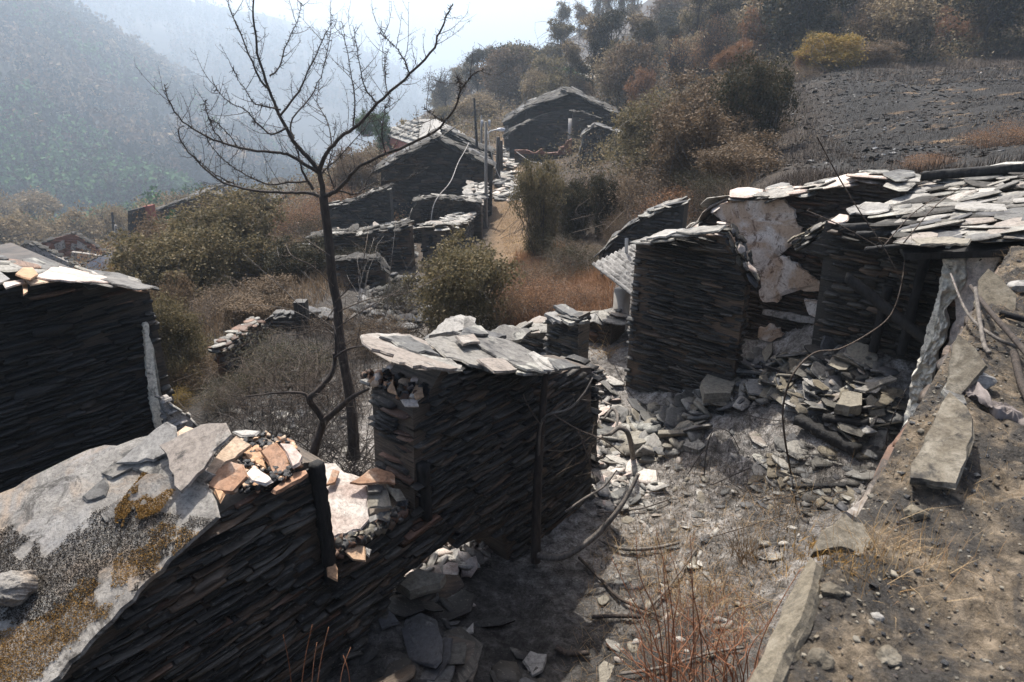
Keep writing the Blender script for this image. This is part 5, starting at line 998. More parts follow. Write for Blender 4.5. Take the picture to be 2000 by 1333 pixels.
for i, px in enumerate([[(105, 478), (125, 470), (128, 485), (110, 492)], [(150, 470), (168, 480), (166, 490), (150, 484)], [(168, 485), (185, 492), (188, 504), (170, 500)], [(140, 476), (150, 478), (148, 490), (138, 488)]]):
    face_patch('plaster', V3, px, YA, 40, -.09, .06, 'greyplaster', 283+i, 1, 4)
V4 = thing('ruined_house', WY(60, 540, 36), 'low roofless house with grey plastered gables, in front of the brick shell', 'house')
fwall(V4, 'gable_wall', [(-60, 550), (-60, 492), (0, 486), (26, 490), (50, 479), (66, 482), (100, 498), (152, 522), (152, 550)], 36, .4, 'greyplaster', 287, False, cap=[(-60, 490), (0, 484), (26, 488), (50, 476), (66, 479), (100, 496), (152, 519)], capsz=(.25, .6), lay=1)
fwall(V4, 'inner_wall', [(36, 550), (36, 512), (60, 500), (92, 516), (95, 550)], 35.5, .3, 'char', 288, False); fwall(V4, 'brick_wall', [(-60, 560), (-60, 502), (10, 500), (36, 520), (38, 560)], 35.2, .3, 'brown', 289, cap=[(14, 508), (30, 498), (56, 500)], capsz=(.3, .6))
V5 = thing('shed', WY(195, 530, 34), 'small whitewashed shed wall with a pale doorway and sloping coping', 'shed')
fwall(V5, 'wall', [(160, 540), (162, 519), (190, 505), (213, 497), (219, 524), (219, 540)], 34, .3, 'white', 290, False, cap=[(160, 517), (190, 504), (214, 495)], capsz=(.15, .3), lay=1, capn=20); fwall(V5, 'door', [(201, 536), (201, 511), (213, 507), (215, 536)], 33.8, .1, 'plaster', 291, False)
V6 = thing('ruined_wall', WY(240, 510, 38), 'blackened wall foot between the white shed and the tall rusty wall', 'stone wall'); fwall(V6, 'masonry', [(216, 530), (220, 508), (245, 500), (262, 494), (290, 488), (290, 530)], 38, .5, 'far', 292, cap=[(220, 508), (245, 500), (262, 494), (290, 488)], capsz=(.3, .7), lay=3)

# ------------------------------------------------------------------ plants
def leaves(r, n, blobs, leaf, clump=.11, ncl=None, aspect=.55, droop=0.):
    """leaf-sized faces gathered in clumps through the volume of several blobs"""
    B = np.array(blobs, float); vol = B[:, 3]*B[:, 4]*B[:, 5]; ncl = ncl or max(20, n//45); bi = r.choice(len(B), ncl, p=vol/vol.sum())
    d = r.normal(0, 1, (ncl, 3)); d /= np.linalg.norm(d, axis=1)[:, None]; rad = r.uniform(.25, 1, ncl)**.4; C = B[bi, :3]+d*rad[:, None]*B[bi, 3:6]; C[:, 2] = np.maximum(C[:, 2], .01)
    ci = r.integers(0, ncl, n); cs = r.uniform(.5, 1.4, ncl)*clump; P = C[ci]+r.normal(0, 1, (n, 3))*cs[ci][:, None]*np.array([1, 1, .8]); P[:, 2] = np.abs(P[:, 2])
    a = r.normal(0, 1, (n, 3)); a[:, 2] -= droop; a /= np.linalg.norm(a, axis=1)[:, None]; b_ = np.cross(a, r.normal(0, 1, (n, 3))); b_ /= np.linalg.norm(b_, axis=1)[:, None]; s = leaf*r.uniform(.6, 1.5, n)[:, None]
    return np.stack([P-a*s, P-b_*s*aspect, P+a*s, P+b_*s*aspect], 1).reshape(-1, 3), C
def leaf_mesh(name, r, n, blobs, leaf, mat, **k):
    V, C = leaves(r, n, blobs, leaf, **k); b = MB(); b.add(V, np.arange(len(V)).reshape(-1, 4)); return b.mesh(name, mat), C
def stems_mesh(name, r, C, n, rad, mat, base=(0, 0, 0), spread=.12, bend=.12, trunk=None, k=5):
    b = MB()
    if trunk: tube(b, trunk[0], trunk[1], 8)
    for i in r.choice(len(C), min(n, len(C)), replace=False):
        p1 = C[i]; p0 = np.array(base)+np.r_[r.normal(0, spread, 2), -.04] if not trunk else np.array(trunk[0])[int(r.integers(len(trunk[0])//2, len(trunk[0])))]
        m = (p0+p1)/2+r.normal(0, bend, 3); tube(b, smooth_path([p0, m, p1], 3), [rad, rad*.25], k)
    return b.mesh(name, mat)
PR = {}
def proto(key):
    if key in PR: return PR[key]
    kind, mat, var = key; r = rn(1000+hash_key(key)); mush = lambda k, z0, z1, s0, s1: [(r.uniform(-.36, .36), r.uniform(-.36, .36), r.uniform(z0, z1), r.uniform(s0, s1), r.uniform(s0, s1), r.uniform(s0, s1)*.8) for _ in range(k)]
    if kind == 'bush': M, C = leaf_mesh('foliage', r, 22000, [(0, 0, .42, .42, .42, .42)]+mush(6, .25, .7, .2, .32), .0135, mat, clump=.055, ncl=300); S = stems_mesh('stems', r, C, 70, .008, 'barkgrey')
    elif kind == 'finebush': M, C = leaf_mesh('foliage', r, 26000, [(0, 0, .38, .38, .38, .38)]+mush(10, .2, .82, .13, .26), .012, mat, clump=.046, ncl=300); S = stems_mesh('stems', r, C, 90, .006, 'barkgrey')
    elif kind == 'bramble': M, C = leaf_mesh('foliage', r, 11000, [(0, 0, .2, .5, .5, .4)]+mush(5, .1, .6, .15, .3), .008, mat, clump=.07, ncl=420); S = stems_mesh('stems', r, C, 240, .0035, 'twig', spread=.3, bend=.2)
    elif kind == 'ivy': M, C = leaf_mesh('foliage', r, 20000, [(0, 0, .35, .30, .30, .35), (.03, 0, .68, .46, .44, .30), (-.1, .05, .2, .3, .3, .2)]+mush(6, .35, .85, .14, .26), .013, mat, clump=.045, ncl=480, droop=.5); S = stems_mesh('stems', r, C, 60, .008, 'bark')
    elif kind == 'tree':
        tr = smooth_path([(0, 0, -.05), (r.normal(0, .02), r.normal(0, .02), .25), (r.normal(0, .05), r.normal(0, .05), .5), (r.normal(0, .07), r.normal(0, .07), .75)], 4)
        M, C = leaf_mesh('crown', r, 5200, [(0, 0, .60, .40, .40, .38)]+[(r.uniform(-.3, .3), r.uniform(-.3, .3), r.uniform(.35, .85), r.uniform(.14, .22), r.uniform(.14, .22), r.uniform(.1, .18)) for _ in range(8)], .021, mat, clump=.055, ncl=100); S = stems_mesh('trunk', r, C, 55, .006, 'bark', trunk=(tr, np.linspace(.022, .008, len(tr))))
    elif kind == 'pine':
        tr = smooth_path([(0, 0, -.05), (r.normal(0, .008), 0, .4), (r.normal(0, .015), 0, .98)], 5); bl = []
        for i in range(0):
            z = .42+.56*i/15; w_ = (1-z)*.34+.05; a = r.uniform(0, 6.28); bl += [(math.cos(a)*w_*.65, math.sin(a)*w_*.65, z+r.normal(0, .01), w_*.55, w_*.55, .022), (-math.cos(a+.6)*w_*.5, -math.sin(a+.6)*w_*.5, z, w_*.5, w_*.5, .02)]
        for i in range(13):
            z = r.uniform(.48, .96); w_ = .26*math.sqrt(max(.05, 1.06-z)); a = r.uniform(0, 6.28); q = r.uniform(.1, 1)*w_; bl.append((math.cos(a)*q, math.sin(a)*q, z, r.uniform(.07, .13), r.uniform(.07, .13), r.uniform(.03, .06)))
        M, C = leaf_mesh('crown', r, 4200, bl, .015, mat, clump=.026, ncl=150, aspect=.35); S = stems_mesh('trunk', r, C, 90, .003, 'bark', trunk=(tr, np.linspace(.014, .003, len(tr))))
    elif kind == 'bare':
        tr = smooth_path([(0, 0, -.05), (r.normal(0, .04), r.normal(0, .04), .35), (r.normal(0, .08), r.normal(0, .08), .7)], 5); M, C = leaf_mesh('crown', r, 1400, [(0, 0, .65, .36, .36, .34)], .009, mat, clump=.05, ncl=150); S = stems_mesh('trunk', r, C, 130, .006, 'bark', trunk=(tr, np.linspace(.025, .008, len(tr))), bend=.09)
    PR[key] = (M, S); return PR[key]
def hash_key(k): return sum(ord(c)*(i+1) for i, c in enumerate('|'.join(map(str, k)))) % 9973
def plant(name, key, p, w_, h_, label, cat, group=None, rot=None, lean=0.):
    M, S = proto(key); t = thing(name, p, label, cat, group); t.scale = (w_, w_, h_); r = random.Random(int(p.x*97+p.y*31)); t.rotation_euler = (lean, 0, r.uniform(0, 6.28) if rot is None else rot)
    for me in (M, S): o = bpy.data.objects.new(me.name.split('.')[0], me); COL.objects.link(o); o.parent = t
    return t
def pp_(u, v, Y, wpx, hpx, key, label, name='bush', cat='bush', grp=None, sink=.1):
    p = WY(u, v, Y); k_ = Y/ray(u, v).y/F; h_ = hpx*k_*1.05; w_ = wpx*k_
    g = gzp(p.x, p.y)
    if abs(g-p.z) < (9 if name == 'tree' else 1.6): h_ = h_+(p.z-g) if p.z-g > -h_*.4 else h_; p = Vector((p.x, p.y, g))
    p.z -= sink*h_*.3; return plant(name, key, p, w_, h_, label, cat, grp)
for a in [
 (900, 645, 12.6, 225, 215, ('finebush', 'olive', 0), 'rounded scorched olive-brown bush in the middle, right of the bare tree'),
 (1085, 640, 13.2, 170, 130, ('bramble', 'rust', 0), 'rusty dead bramble mound right of the rounded olive bush'), (1150, 620, 12.5, 140, 90, ('bramble', 'rust', 1), 'flat rusty bramble patch beside the squat stone pillar'), (1060, 560, 16, 130, 90, ('bramble', 'brownleaf', 0), 'brown bramble tangle at the foot of the ivy-covered stump'),
 (1125, 520, 17.5, 150, 80, ('bramble', 'darkleaf', 0), 'blackened bramble tangle between ivy stump and canopy'), (1010, 600, 13, 90, 70, ('bramble', 'brownleaf', 1), 'low brown bramble close to the right flank of the olive bush'),
 (1058, 470, 21, 98, 158, ('ivy', 'olive', 0), 'ivy-clad stump with olive leaves lit on top, right edge of the lane'), (1178, 442, 22, 62, 102, ('ivy', 'darkleaf', 0), 'dark ivy-clad post right of the larger ivy stump'), (1122, 450, 23, 90, 120, ('finebush', 'darkleaf', 0), 'dark burnt shrub between the two ivy-clad stumps'), (1110, 370, 25, 150, 60, ('bramble', 'darkleaf', 1), 'blackened bramble arch over the ivy stumps'), (1165, 365, 26, 70, 40, ('bramble', 'rust', 0), 'rusty vines topping the dark ivy post'),
 (470, 590, 20, 230, 215, ('finebush', 'olive', 1), 'large olive shrub with yellow tips, left of the bare tree'), (365, 640, 17.5, 230, 225, ('finebush', 'olive', 0), 'broad olive shrub below the long burnt house'), (312, 590, 21, 150, 150, ('finebush', 'brownleaf', 0), 'brown shrub behind the corner of the black house'), (520, 560, 24, 130, 110, ('bramble', 'yellow', 0), 'straw-yellow scrub at the base of the dark ruin'), (565, 520, 27, 120, 100, ('bramble', 'brownleaf', 0), 'pale brown scrub left of the bare tree trunk'),
 (400, 520, 26, 180, 140, ('finebush', 'brownleaf', 1), 'reddish-brown shrub in front of the long burnt house'), (450, 640, 15.5, 170, 110, ('bramble', 'brownleaf', 1), 'brown thicket sloping down behind the burnt shed'), (330, 450, 33, 100, 50, ('finebush', 'green', 0), 'small fresh green patch of shrub by the rusty wall'), (240, 530, 31, 50, 26, ('finebush', 'yellow', 0), 'yellow-green shrub in front of the white shed'),
 (360, 800, 12.0, 140, 240, ('finebush', 'olive', 1), 'tall narrow olive-brown shrub beside the plaster strip of the black house'), (400, 775, 11.5, 110, 120, ('bramble', 'brownleaf', 0), 'dry brown grass tuft below the tall narrow shrub'), (330, 670, 14, 120, 150, ('finebush', 'brownleaf', 0), 'brown leafy shrub touching the eave of the black house'), (345, 830, 10.6, 90, 90, ('bramble', 'yellow', 0), 'yellowish scrub at the foot of the tall narrow shrub'),
 (575, 455, 32, 130, 95, ('bramble', 'rust', 0), 'rusty thicket right of the long burnt house'), (655, 400, 36, 140, 80, ('bramble', 'rust', 1), 'rusty thicket behind the bare tree fork'), (700, 355, 42, 110, 70, ('finebush', 'brownleaf', 0), 'brown shrubs left of the gabled stone house'), (620, 440, 29, 90, 60, ('bramble', 'darkleaf', 0), 'blackened scrub above the rubble-filled ruin'),
 (1290, 400, 22, 220, 150, ('bramble', 'brownleaf', 0), 'brown brambles hanging down the bank right of the ivy posts'), (1360, 350, 22, 230, 170, ('finebush', 'brownleaf', 0), 'wide brown bramble bank below the tall dark shrub'), (1290, 305, 28, 200, 120, ('finebush', 'olive', 1), 'olive bramble bank above the curved grey ruin'), (1380, 275, 28, 210, 140, ('finebush', 'brownleaf', 1), 'dense brown scrub left of the tall dark shrub'), (1330, 410, 17.5, 170, 90, ('bramble', 'rust', 1), 'rust-coloured brambles above the sloping dry-stone wall'), (1400, 390, 16.5, 130, 90, ('bramble', 'darkleaf', 0), 'blackened brambles behind the plastered house crest'),
 (1455, 290, 23, 165, 195, ('finebush', 'darkleaf', 0), 'tall dark ivy-like shrub with rusty top at the edge of the burnt field'), (1430, 140, 40, 80, 60, ('finebush', 'rust', 0), 'rusty crown rising behind the tall dark shrub'), (1620, 148, 41, 140, 82, ('finebush', 'yellow', 1), 'golden-brown bush at the far edge of the burnt field'), (1580, 150, 42, 70, 55, ('finebush', 'rust', 1), 'orange-brown bush beside the golden one'),
 (1770, 92, 50, 110, 95, ('finebush', 'darkleaf', 1), 'dark green-brown bush behind the burnt field'), (1860, 88, 52, 100, 70, ('finebush', 'rust', 0), 'russet bush below the fallen tree on the slope'), (1970, 118, 46, 120, 60, ('bramble', 'darkleaf', 1), 'black scrub at the right edge of the burnt field'), (1960, 285, 14.2, 130, 60, ('bramble', 'rust', 0), 'rusty tuft near the field edge, above the slab roof'), (1820, 345, 10.8, 120, 40, ('bramble', 'rust', 1), 'orange dead grass clump right behind the slab roof'), (1750, 378, 10.2, 120, 48, ('bramble', 'rust', 0), 'orange dead grass clump between the plastered house and slab roof'),
 (1440, 380, 18.5, 190, 120, ('finebush', 'brownleaf', 1), 'thick brown brambles at the foot of the tall dark shrub'), (1500, 250, 26, 90, 70, ('bramble', 'brownleaf', 0), 'dry brown weeds spilling right from the tall dark shrub'), (1560, 165, 40, 120, 50, ('bramble', 'brownleaf', 1), 'brown scrub along the far field edge, left of the golden bush'), (1690, 130, 44, 130, 50, ('finebush', 'brownleaf', 0), 'brown shrubs right of the golden bush'), (1530, 90, 55, 120, 80, ('finebush', 'olive', 0), 'olive thicket above the far field edge'),
 (560, 720, 11.0, 210, 80, ('bramble', 'darkleaf', 0), 'blackened low brambles below the burnt shed'), (470, 770, 10.2, 160, 70, ('bramble', 'darkleaf', 1), 'blackened brambles on the ashy slope'), (640, 650, 13.5, 120, 70, ('bramble', 'brownleaf', 1), 'dead brown brambles beside the burnt shed wall'), (740, 650, 12, 130, 80, ('bramble', 'brownleaf', 0), 'brown bramble heap between bare tree and olive bush'), (690, 500, 18.5, 110, 60, ('bramble', 'darkleaf', 1), 'blackened scrub against the larger roofless ruin'), (780, 560, 15, 90, 60, ('bramble', 'darkleaf', 0), 'blackened scrub left of the rounded olive bush'), (520, 640, 15, 160, 90, ('finebush', 'brownleaf', 1), 'brown scrub just behind the burnt shed'), (590, 590, 19, 140, 90, ('finebush', 'darkleaf', 1), 'dark scrub on the slope left of the bare tree'),
 (1170, 390, 26, 60, 50, ('bramble', 'rust', 1), 'rusty creeper on the bank behind the dark ivy post'), (1215, 440, 20, 80, 60, ('bramble', 'brownleaf', 1), 'brown brambles right of the dark ivy post'), (1130, 480, 19, 110, 40, ('bramble', 'brownleaf', 0), 'trailing brown brambles below the ivy stumps'), (720, 262, 66, 60, 50, ('finebush', 'green', 0), 'green tree left of the hipped roof')]:
    pp_(*a)
for u, v, Y, w_, h_, key, lb in [(748, 275, 60, 42, 58, ('tree', 'green', 0), 'leafy green tree left of the hipped slate roof'), (790, 268, 66, 30, 34, ('tree', 'yellow', 0), 'small yellow-green tree peeping over the hipped roof'), (968, 215, 92, 52, 92, ('pine', 'tan', 0), 'brown-crowned pine standing out over the valley'), (930, 262, 75, 100, 75, ('tree', 'tan', 0), 'tan scorched tree behind the lamp post'), (870, 262, 78, 50, 52, ('tree', 'olive', 0), 'olive tree right of the hipped roof'), (1010, 225, 85, 60, 62, ('tree', 'brownleaf', 0), 'brown tree left of the largest stone house'), (1110, 190, 80, 80, 55, ('tree', 'green', 1), 'green-crowned tree just above the largest stone house'),
   (1225, 215, 60, 110, 125, ('tree', 'brownleaf', 1), 'brown tree behind the tumbled field wall'), (1205, 195, 64, 60, 110, ('tree', 'olive', 1), 'olive-topped tree beside the brown one'), (1320, 205, 50, 100, 130, ('bare', 'rust', 0), 'bare-limbed tree with rusty leaves above the bramble bank'), (1385, 160, 52, 90, 120, ('bare', 'rust', 1), 'leaning bare tree with a few rusty leaves by the field corner'), (1480, 110, 55, 90, 100, ('tree', 'rust', 0), 'rust-crowned tree behind the tall dark shrub'), (1250, 220, 55, 70, 80, ('tree', 'rust', 1), 'orange-brown tree behind the field wall stones')]:
    pp_(u, v, Y, w_, h_, key, lb, 'tree', 'tree')
for i, (u, v, h_, Y, w_) in enumerate([(1098, 122, 94, 118, 46), (1130, 120, 88, 125, 40), (1165, 115, 112, 122, 34), (1184, 118, 124, 118, 30), (1206, 110, 135, 120, 36), (1232, 105, 130, 125, 44), (1068, 142, 42, 118, 18), (1150, 100, 60, 130, 30)]):
    pp_(u, v, Y, w_*2.0, h_*1.12, ('pine', 'tan' if i % 2 else 'olive', i % 3), ['lone scorched pine leftmost on the ridge line', 'second pine from the left on the ridge line', 'slim pine before the tall trio on the ridge', 'tall thin pine near the middle of the ridge group', 'tallest bare-trunked pine on the ridge', 'broad-topped pine right of the tallest one', 'tiny pine on the ridge shoulder, far left of the group', 'short pine inside the ridge group'][i], 'pine_tree', 'pine tree')
# hillside forest
r = rn(777); cnt = 0; MATN = {'olive': 'olive-green', 'brownleaf': 'brown-leaved', 'darkleaf': 'blackened', 'tan': 'tan', 'rust': 'rust-leaved'}
kinds = [('tree', 'olive', 0), ('tree', 'brownleaf', 0), ('tree', 'darkleaf', 0), ('tree', 'olive', 1), ('tree', 'tan', 0), ('pine', 'darkleaf', 0), ('pine', 'olive', 0), ('pine', 'tan', 1), ('bare', 'rust', 0), ('tree', 'darkleaf', 1), ('pine', 'darkleaf', 1), ('tree', 'tan', 1), ('bare', 'darkleaf', 0), ('tree', 'brownleaf', 1)]
lab_t = {'tree': 'broadleaf tree in the dense hillside forest', 'pine': 'pine in the dense hillside forest', 'bare': 'thin half-bare tree in the dense hillside forest'}
tries = 0
while cnt < 285 and tries < 6000:
    tries += 1; R_d = 52*math.exp(r.uniform(0, 1)*math.log(190/52)); az = math.radians(r.uniform(-12, 44)); x, y = R_d*math.sin(az), R_d*math.cos(az); z = gzp(x, y); u, v = pxof(Vector((x, y, z)))
    if not (850 < u < 2120): continue
    if u < 1140 and v > 235: continue
    if u < 980 and y < 88: continue
    if y < 62 and u < 1260: continue
    if 1280 < u and y < 46: continue
    if abs(u-1143) < 26 and y > 85: continue
    key = kinds[int(r.integers(len(kinds)))]; h_ = r.uniform(4.5, 9.5)*(1.25 if key[0] == 'pine' else .85)*(.75 if y < 75 else 1)
    if 1060 < u < 1270 and v < 172: h_ *= .2
    elif u < 1300 and v < 165: h_ *= .42
    w_ = h_*r.uniform(.75, 1.15)
    plant('pine_tree' if key[0] == 'pine' else 'tree', key, Vector((x, y, z-.1)), w_, h_, MATN[key[1]]+' '+lab_t[key[0]], 'tree', 'hillside forest, '+MATN[key[1]]+' '+{'tree': 'broadleaf trees', 'pine': 'pines', 'bare': 'thin trees'}[key[0]]); cnt += 1
# tan round trees in the valley at far left
for i, (u, v, Y, w_, h_) in enumerate([(20, 500, 75, 150, 85), (80, 485, 88, 120, 78), (150, 478, 80, 130, 72), (215, 470, 92, 90, 70), (240, 465, 78, 80, 62), (0, 450, 120, 120, 70), (70, 440, 130, 110, 66), (340, 430, 95, 90, 55), (300, 450, 85, 100, 60), (395, 415, 100, 70, 40)]):
    pp_(u, v, Y, w_, h_, ('tree', 'tan', i % 2), ['tan scorched round tree in the valley, at the frame edge behind the plaster gables', 'tan scorched tree rising behind the leftmost gable', 'rounded tan tree directly above the brick gable shell', 'tan tree with bare limbs left of the tall rusty wall', 'grey-tan tree touching the tall rusty wall', 'pale tan tree lower edge of the green pines, frame edge', 'pale tan tree in front of the green pines', 'tan tree above the long burnt house roof', 'tan tree behind the tall rusty wall', 'small tan tree over the middle of the long burnt house'][i], 'tree', 'tree')
road_pts = [(1143, 163), (1150, 152), (1148, 140), (1140, 131), (1139, 127), (1147, 124)]
rp3 = [ground_hit(u, v, .3) for u, v in road_pts]; rp3 = smooth_path(rp3, 4); b = MB(); dr = np.gradient(rp3, axis=0); dr[:, 2] = 0; dr /= np.linalg.norm(dr, axis=1)[:, None]+1e-9; pr2 = np.stack([dr[:, 1], -dr[:, 0], dr[:, 2]*0], 1); V = np.concatenate([rp3-pr2*1.6+[0, 0, .5], rp3+pr2*1.6+[0, 0, .5]]); n_ = len(rp3)
V[:, 2] = np.maximum(V[:, 2], gz(V[:, 0], V[:, 1])+.15); b.add(V, [(i, i+1, i+1+n_, i+n_) for i in range(n_-1)]); struct('dirt_road', b.mesh('dirt_road', 'dirt'))
# ------------------------------------------------------------------ rubble and debris on the ground
def ground_poly(pix):
    return [(lambda p: (p.x, p.y))(ground_hit(u, v)) for u, v in pix]
MATW = {'slate': 'mid-grey', 'slate_pale': 'pale', 'slate_dark': 'dark', 'slate_far': 'sooty', 'kerb': 'olive-brown', 'slate_brown': 'brown-grey', 'slate_pink': 'pinkish', 'char': 'charred', 'greywall': 'dull grey'}
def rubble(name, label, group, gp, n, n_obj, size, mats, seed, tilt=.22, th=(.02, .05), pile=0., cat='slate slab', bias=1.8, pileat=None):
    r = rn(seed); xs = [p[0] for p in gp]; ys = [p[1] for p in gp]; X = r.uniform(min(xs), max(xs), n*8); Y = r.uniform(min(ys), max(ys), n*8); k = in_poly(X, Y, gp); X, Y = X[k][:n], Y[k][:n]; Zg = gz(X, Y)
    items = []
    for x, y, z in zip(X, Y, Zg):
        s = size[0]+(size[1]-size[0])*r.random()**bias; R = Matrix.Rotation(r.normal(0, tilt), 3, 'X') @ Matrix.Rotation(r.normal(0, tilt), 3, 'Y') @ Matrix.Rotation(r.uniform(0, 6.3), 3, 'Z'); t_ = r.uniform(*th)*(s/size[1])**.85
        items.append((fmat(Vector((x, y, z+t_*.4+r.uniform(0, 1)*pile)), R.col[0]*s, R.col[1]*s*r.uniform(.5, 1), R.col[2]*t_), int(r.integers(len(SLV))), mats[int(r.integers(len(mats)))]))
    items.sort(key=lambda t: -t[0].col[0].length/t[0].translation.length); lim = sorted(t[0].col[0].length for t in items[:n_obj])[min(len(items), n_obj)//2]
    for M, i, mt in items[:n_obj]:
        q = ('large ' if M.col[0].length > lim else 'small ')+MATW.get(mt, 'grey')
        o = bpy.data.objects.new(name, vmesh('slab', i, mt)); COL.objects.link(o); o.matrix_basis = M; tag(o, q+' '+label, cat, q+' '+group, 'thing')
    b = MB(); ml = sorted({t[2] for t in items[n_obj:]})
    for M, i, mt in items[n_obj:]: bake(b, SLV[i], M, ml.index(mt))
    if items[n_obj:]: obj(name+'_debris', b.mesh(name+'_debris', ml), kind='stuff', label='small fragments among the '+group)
SM = ['slate', 'slate_pale', 'slate_dark', 'slate_far', 'kerb', 'slate_brown']
rubble('loose_slate', 'slate slab in the rubble bank under the plastered back wall', 'slates in the rubble bank under the plastered wall', ground_poly([(1330, 790), (1470, 700), (1600, 700), (1750, 740), (1730, 880), (1640, 850), (1500, 800), (1400, 810)]), 420, 60, (.06, .5), SM, 301, .35, (.02, .045), pile=.10)
rubble('loose_slate', 'slate slab at the foot of the tall dark wall', 'slates along the foot of the tall dark wall', ground_poly([(1200, 810), (1340, 780), (1400, 800), (1330, 900), (1230, 900), (1165, 860)]), 150, 26, (.08, .5), ['slate', 'slate_dark', 'slate_brown'], 302, .35, (.03, .09), .08)
rubble('loose_slate', 'slate slab strewn beyond the end of the long ruined wall', 'slates beyond the long wall end', ground_poly([(1150, 720), (1215, 740), (1210, 800), (1200, 870), (1290, 960), (1170, 1010), (1150, 900)]), 330, 36, (.06, .36), ['slate_pale', 'slate_pink', 'slate_pale', 'slate'], 303, .28, pile=.06)
rubble('loose_slate', 'flat slate slab lying in the ash near the right-hand retaining wall', 'flat slates in the ash near the retaining wall', ground_poly([(1480, 880), (1700, 880), (1690, 1010), (1560, 1000), (1480, 960)]), 110, 20, (.06, .34), ['slate', 'slate_far', 'slate_dark', 'kerb'], 304, .14)
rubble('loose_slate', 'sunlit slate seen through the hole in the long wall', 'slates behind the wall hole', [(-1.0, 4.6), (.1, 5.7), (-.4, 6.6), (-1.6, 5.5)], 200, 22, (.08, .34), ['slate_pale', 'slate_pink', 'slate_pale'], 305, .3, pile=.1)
rubble('loose_slate', 'slate slab in the shaded rubble at the foot of the long wall', 'shaded slates at the foot of the long wall', ground_poly([(620, 1333), (740, 1180), (860, 1120), (960, 1200), (1080, 1333), (1000, 1500), (600, 1500)]), 80, 34, (.12, .62), ['slate_dark', 'char', 'char', 'slate_far'], 306, .28, (.03, .06), .04)  # dark slab colours deepen the wall's shade here
rubble('loose_slate', 'slate slab on the rubble slope below the roofless ruins', 'slates on the rubble slope below the ruins', ground_poly([(700, 580), (770, 540), (840, 560), (850, 640), (760, 660), (680, 640)]), 420, 20, (.1, .5), ['slate_far', 'slate_far', 'slate_dark', 'greywall'], 307, .3, (.04, .1), .12)
rubble('loose_slate', 'slate slab on the fallen roof behind the dark ruin wall', 'slates on the fallen roof', [(lambda p: (p.x, p.y))(WY(u, v, Y)) for u, v, Y in [(600, 460, 20.6), (800, 440, 20.6), (800, 420, 26), (640, 420, 26)]], 600, 50, (.2, .8), ['slate_pale', 'slate', 'slate_pale', 'slate_dark'], 308, .25, (.05, .1), .9)
rubble('loose_slate', 'slate slab lying across the lane between the stone houses', 'slates fallen across the lane', ground_poly([(968, 395), (1020, 395), (1012, 330), (1000, 288), (972, 288), (970, 340)]), 330, 30, (.3, 1.1), ['slate', 'slate_pale', 'slate_pink', 'slate_dark'], 309, .15, (.05, .12), .15)
rubble('loose_slate', 'slate slab scattered in the open ash of the ruined room', 'slates scattered in the open ash', ground_poly([(1240, 900), (1480, 820), (1650, 900), (1560, 1060), (1400, 1280), (1180, 1333), (1160, 1050)]), 260, 26, (.03, .18), ['slate', 'slate_pale', 'slate_brown', 'slate_dark'], 310, .2, (.01, .03))
rubble('loose_slate', 'slate slab on the ashy slope below the burnt shed', 'slates on the ashy slope below the shed', ground_poly([(400, 800), (560, 720), (660, 740), (700, 900), (560, 850)]), 300, 20, (.06, .32), ['slate', 'slate_dark', 'greywall'], 311, .2)
def gslab(px, mat, label, th_=.04, lift=.05, lean=(0, 0), seed=1, name='loose_slate'):
    c = px[0]; p = ground_hit(*c)+Z*lift; n = (Z+Vector((lean[0], lean[1], 0))).normalized(); return tslab(name, px, (p, n), th_, mat, None, rn(seed), 0, 1.6, 14, label=label, category='slate slab')
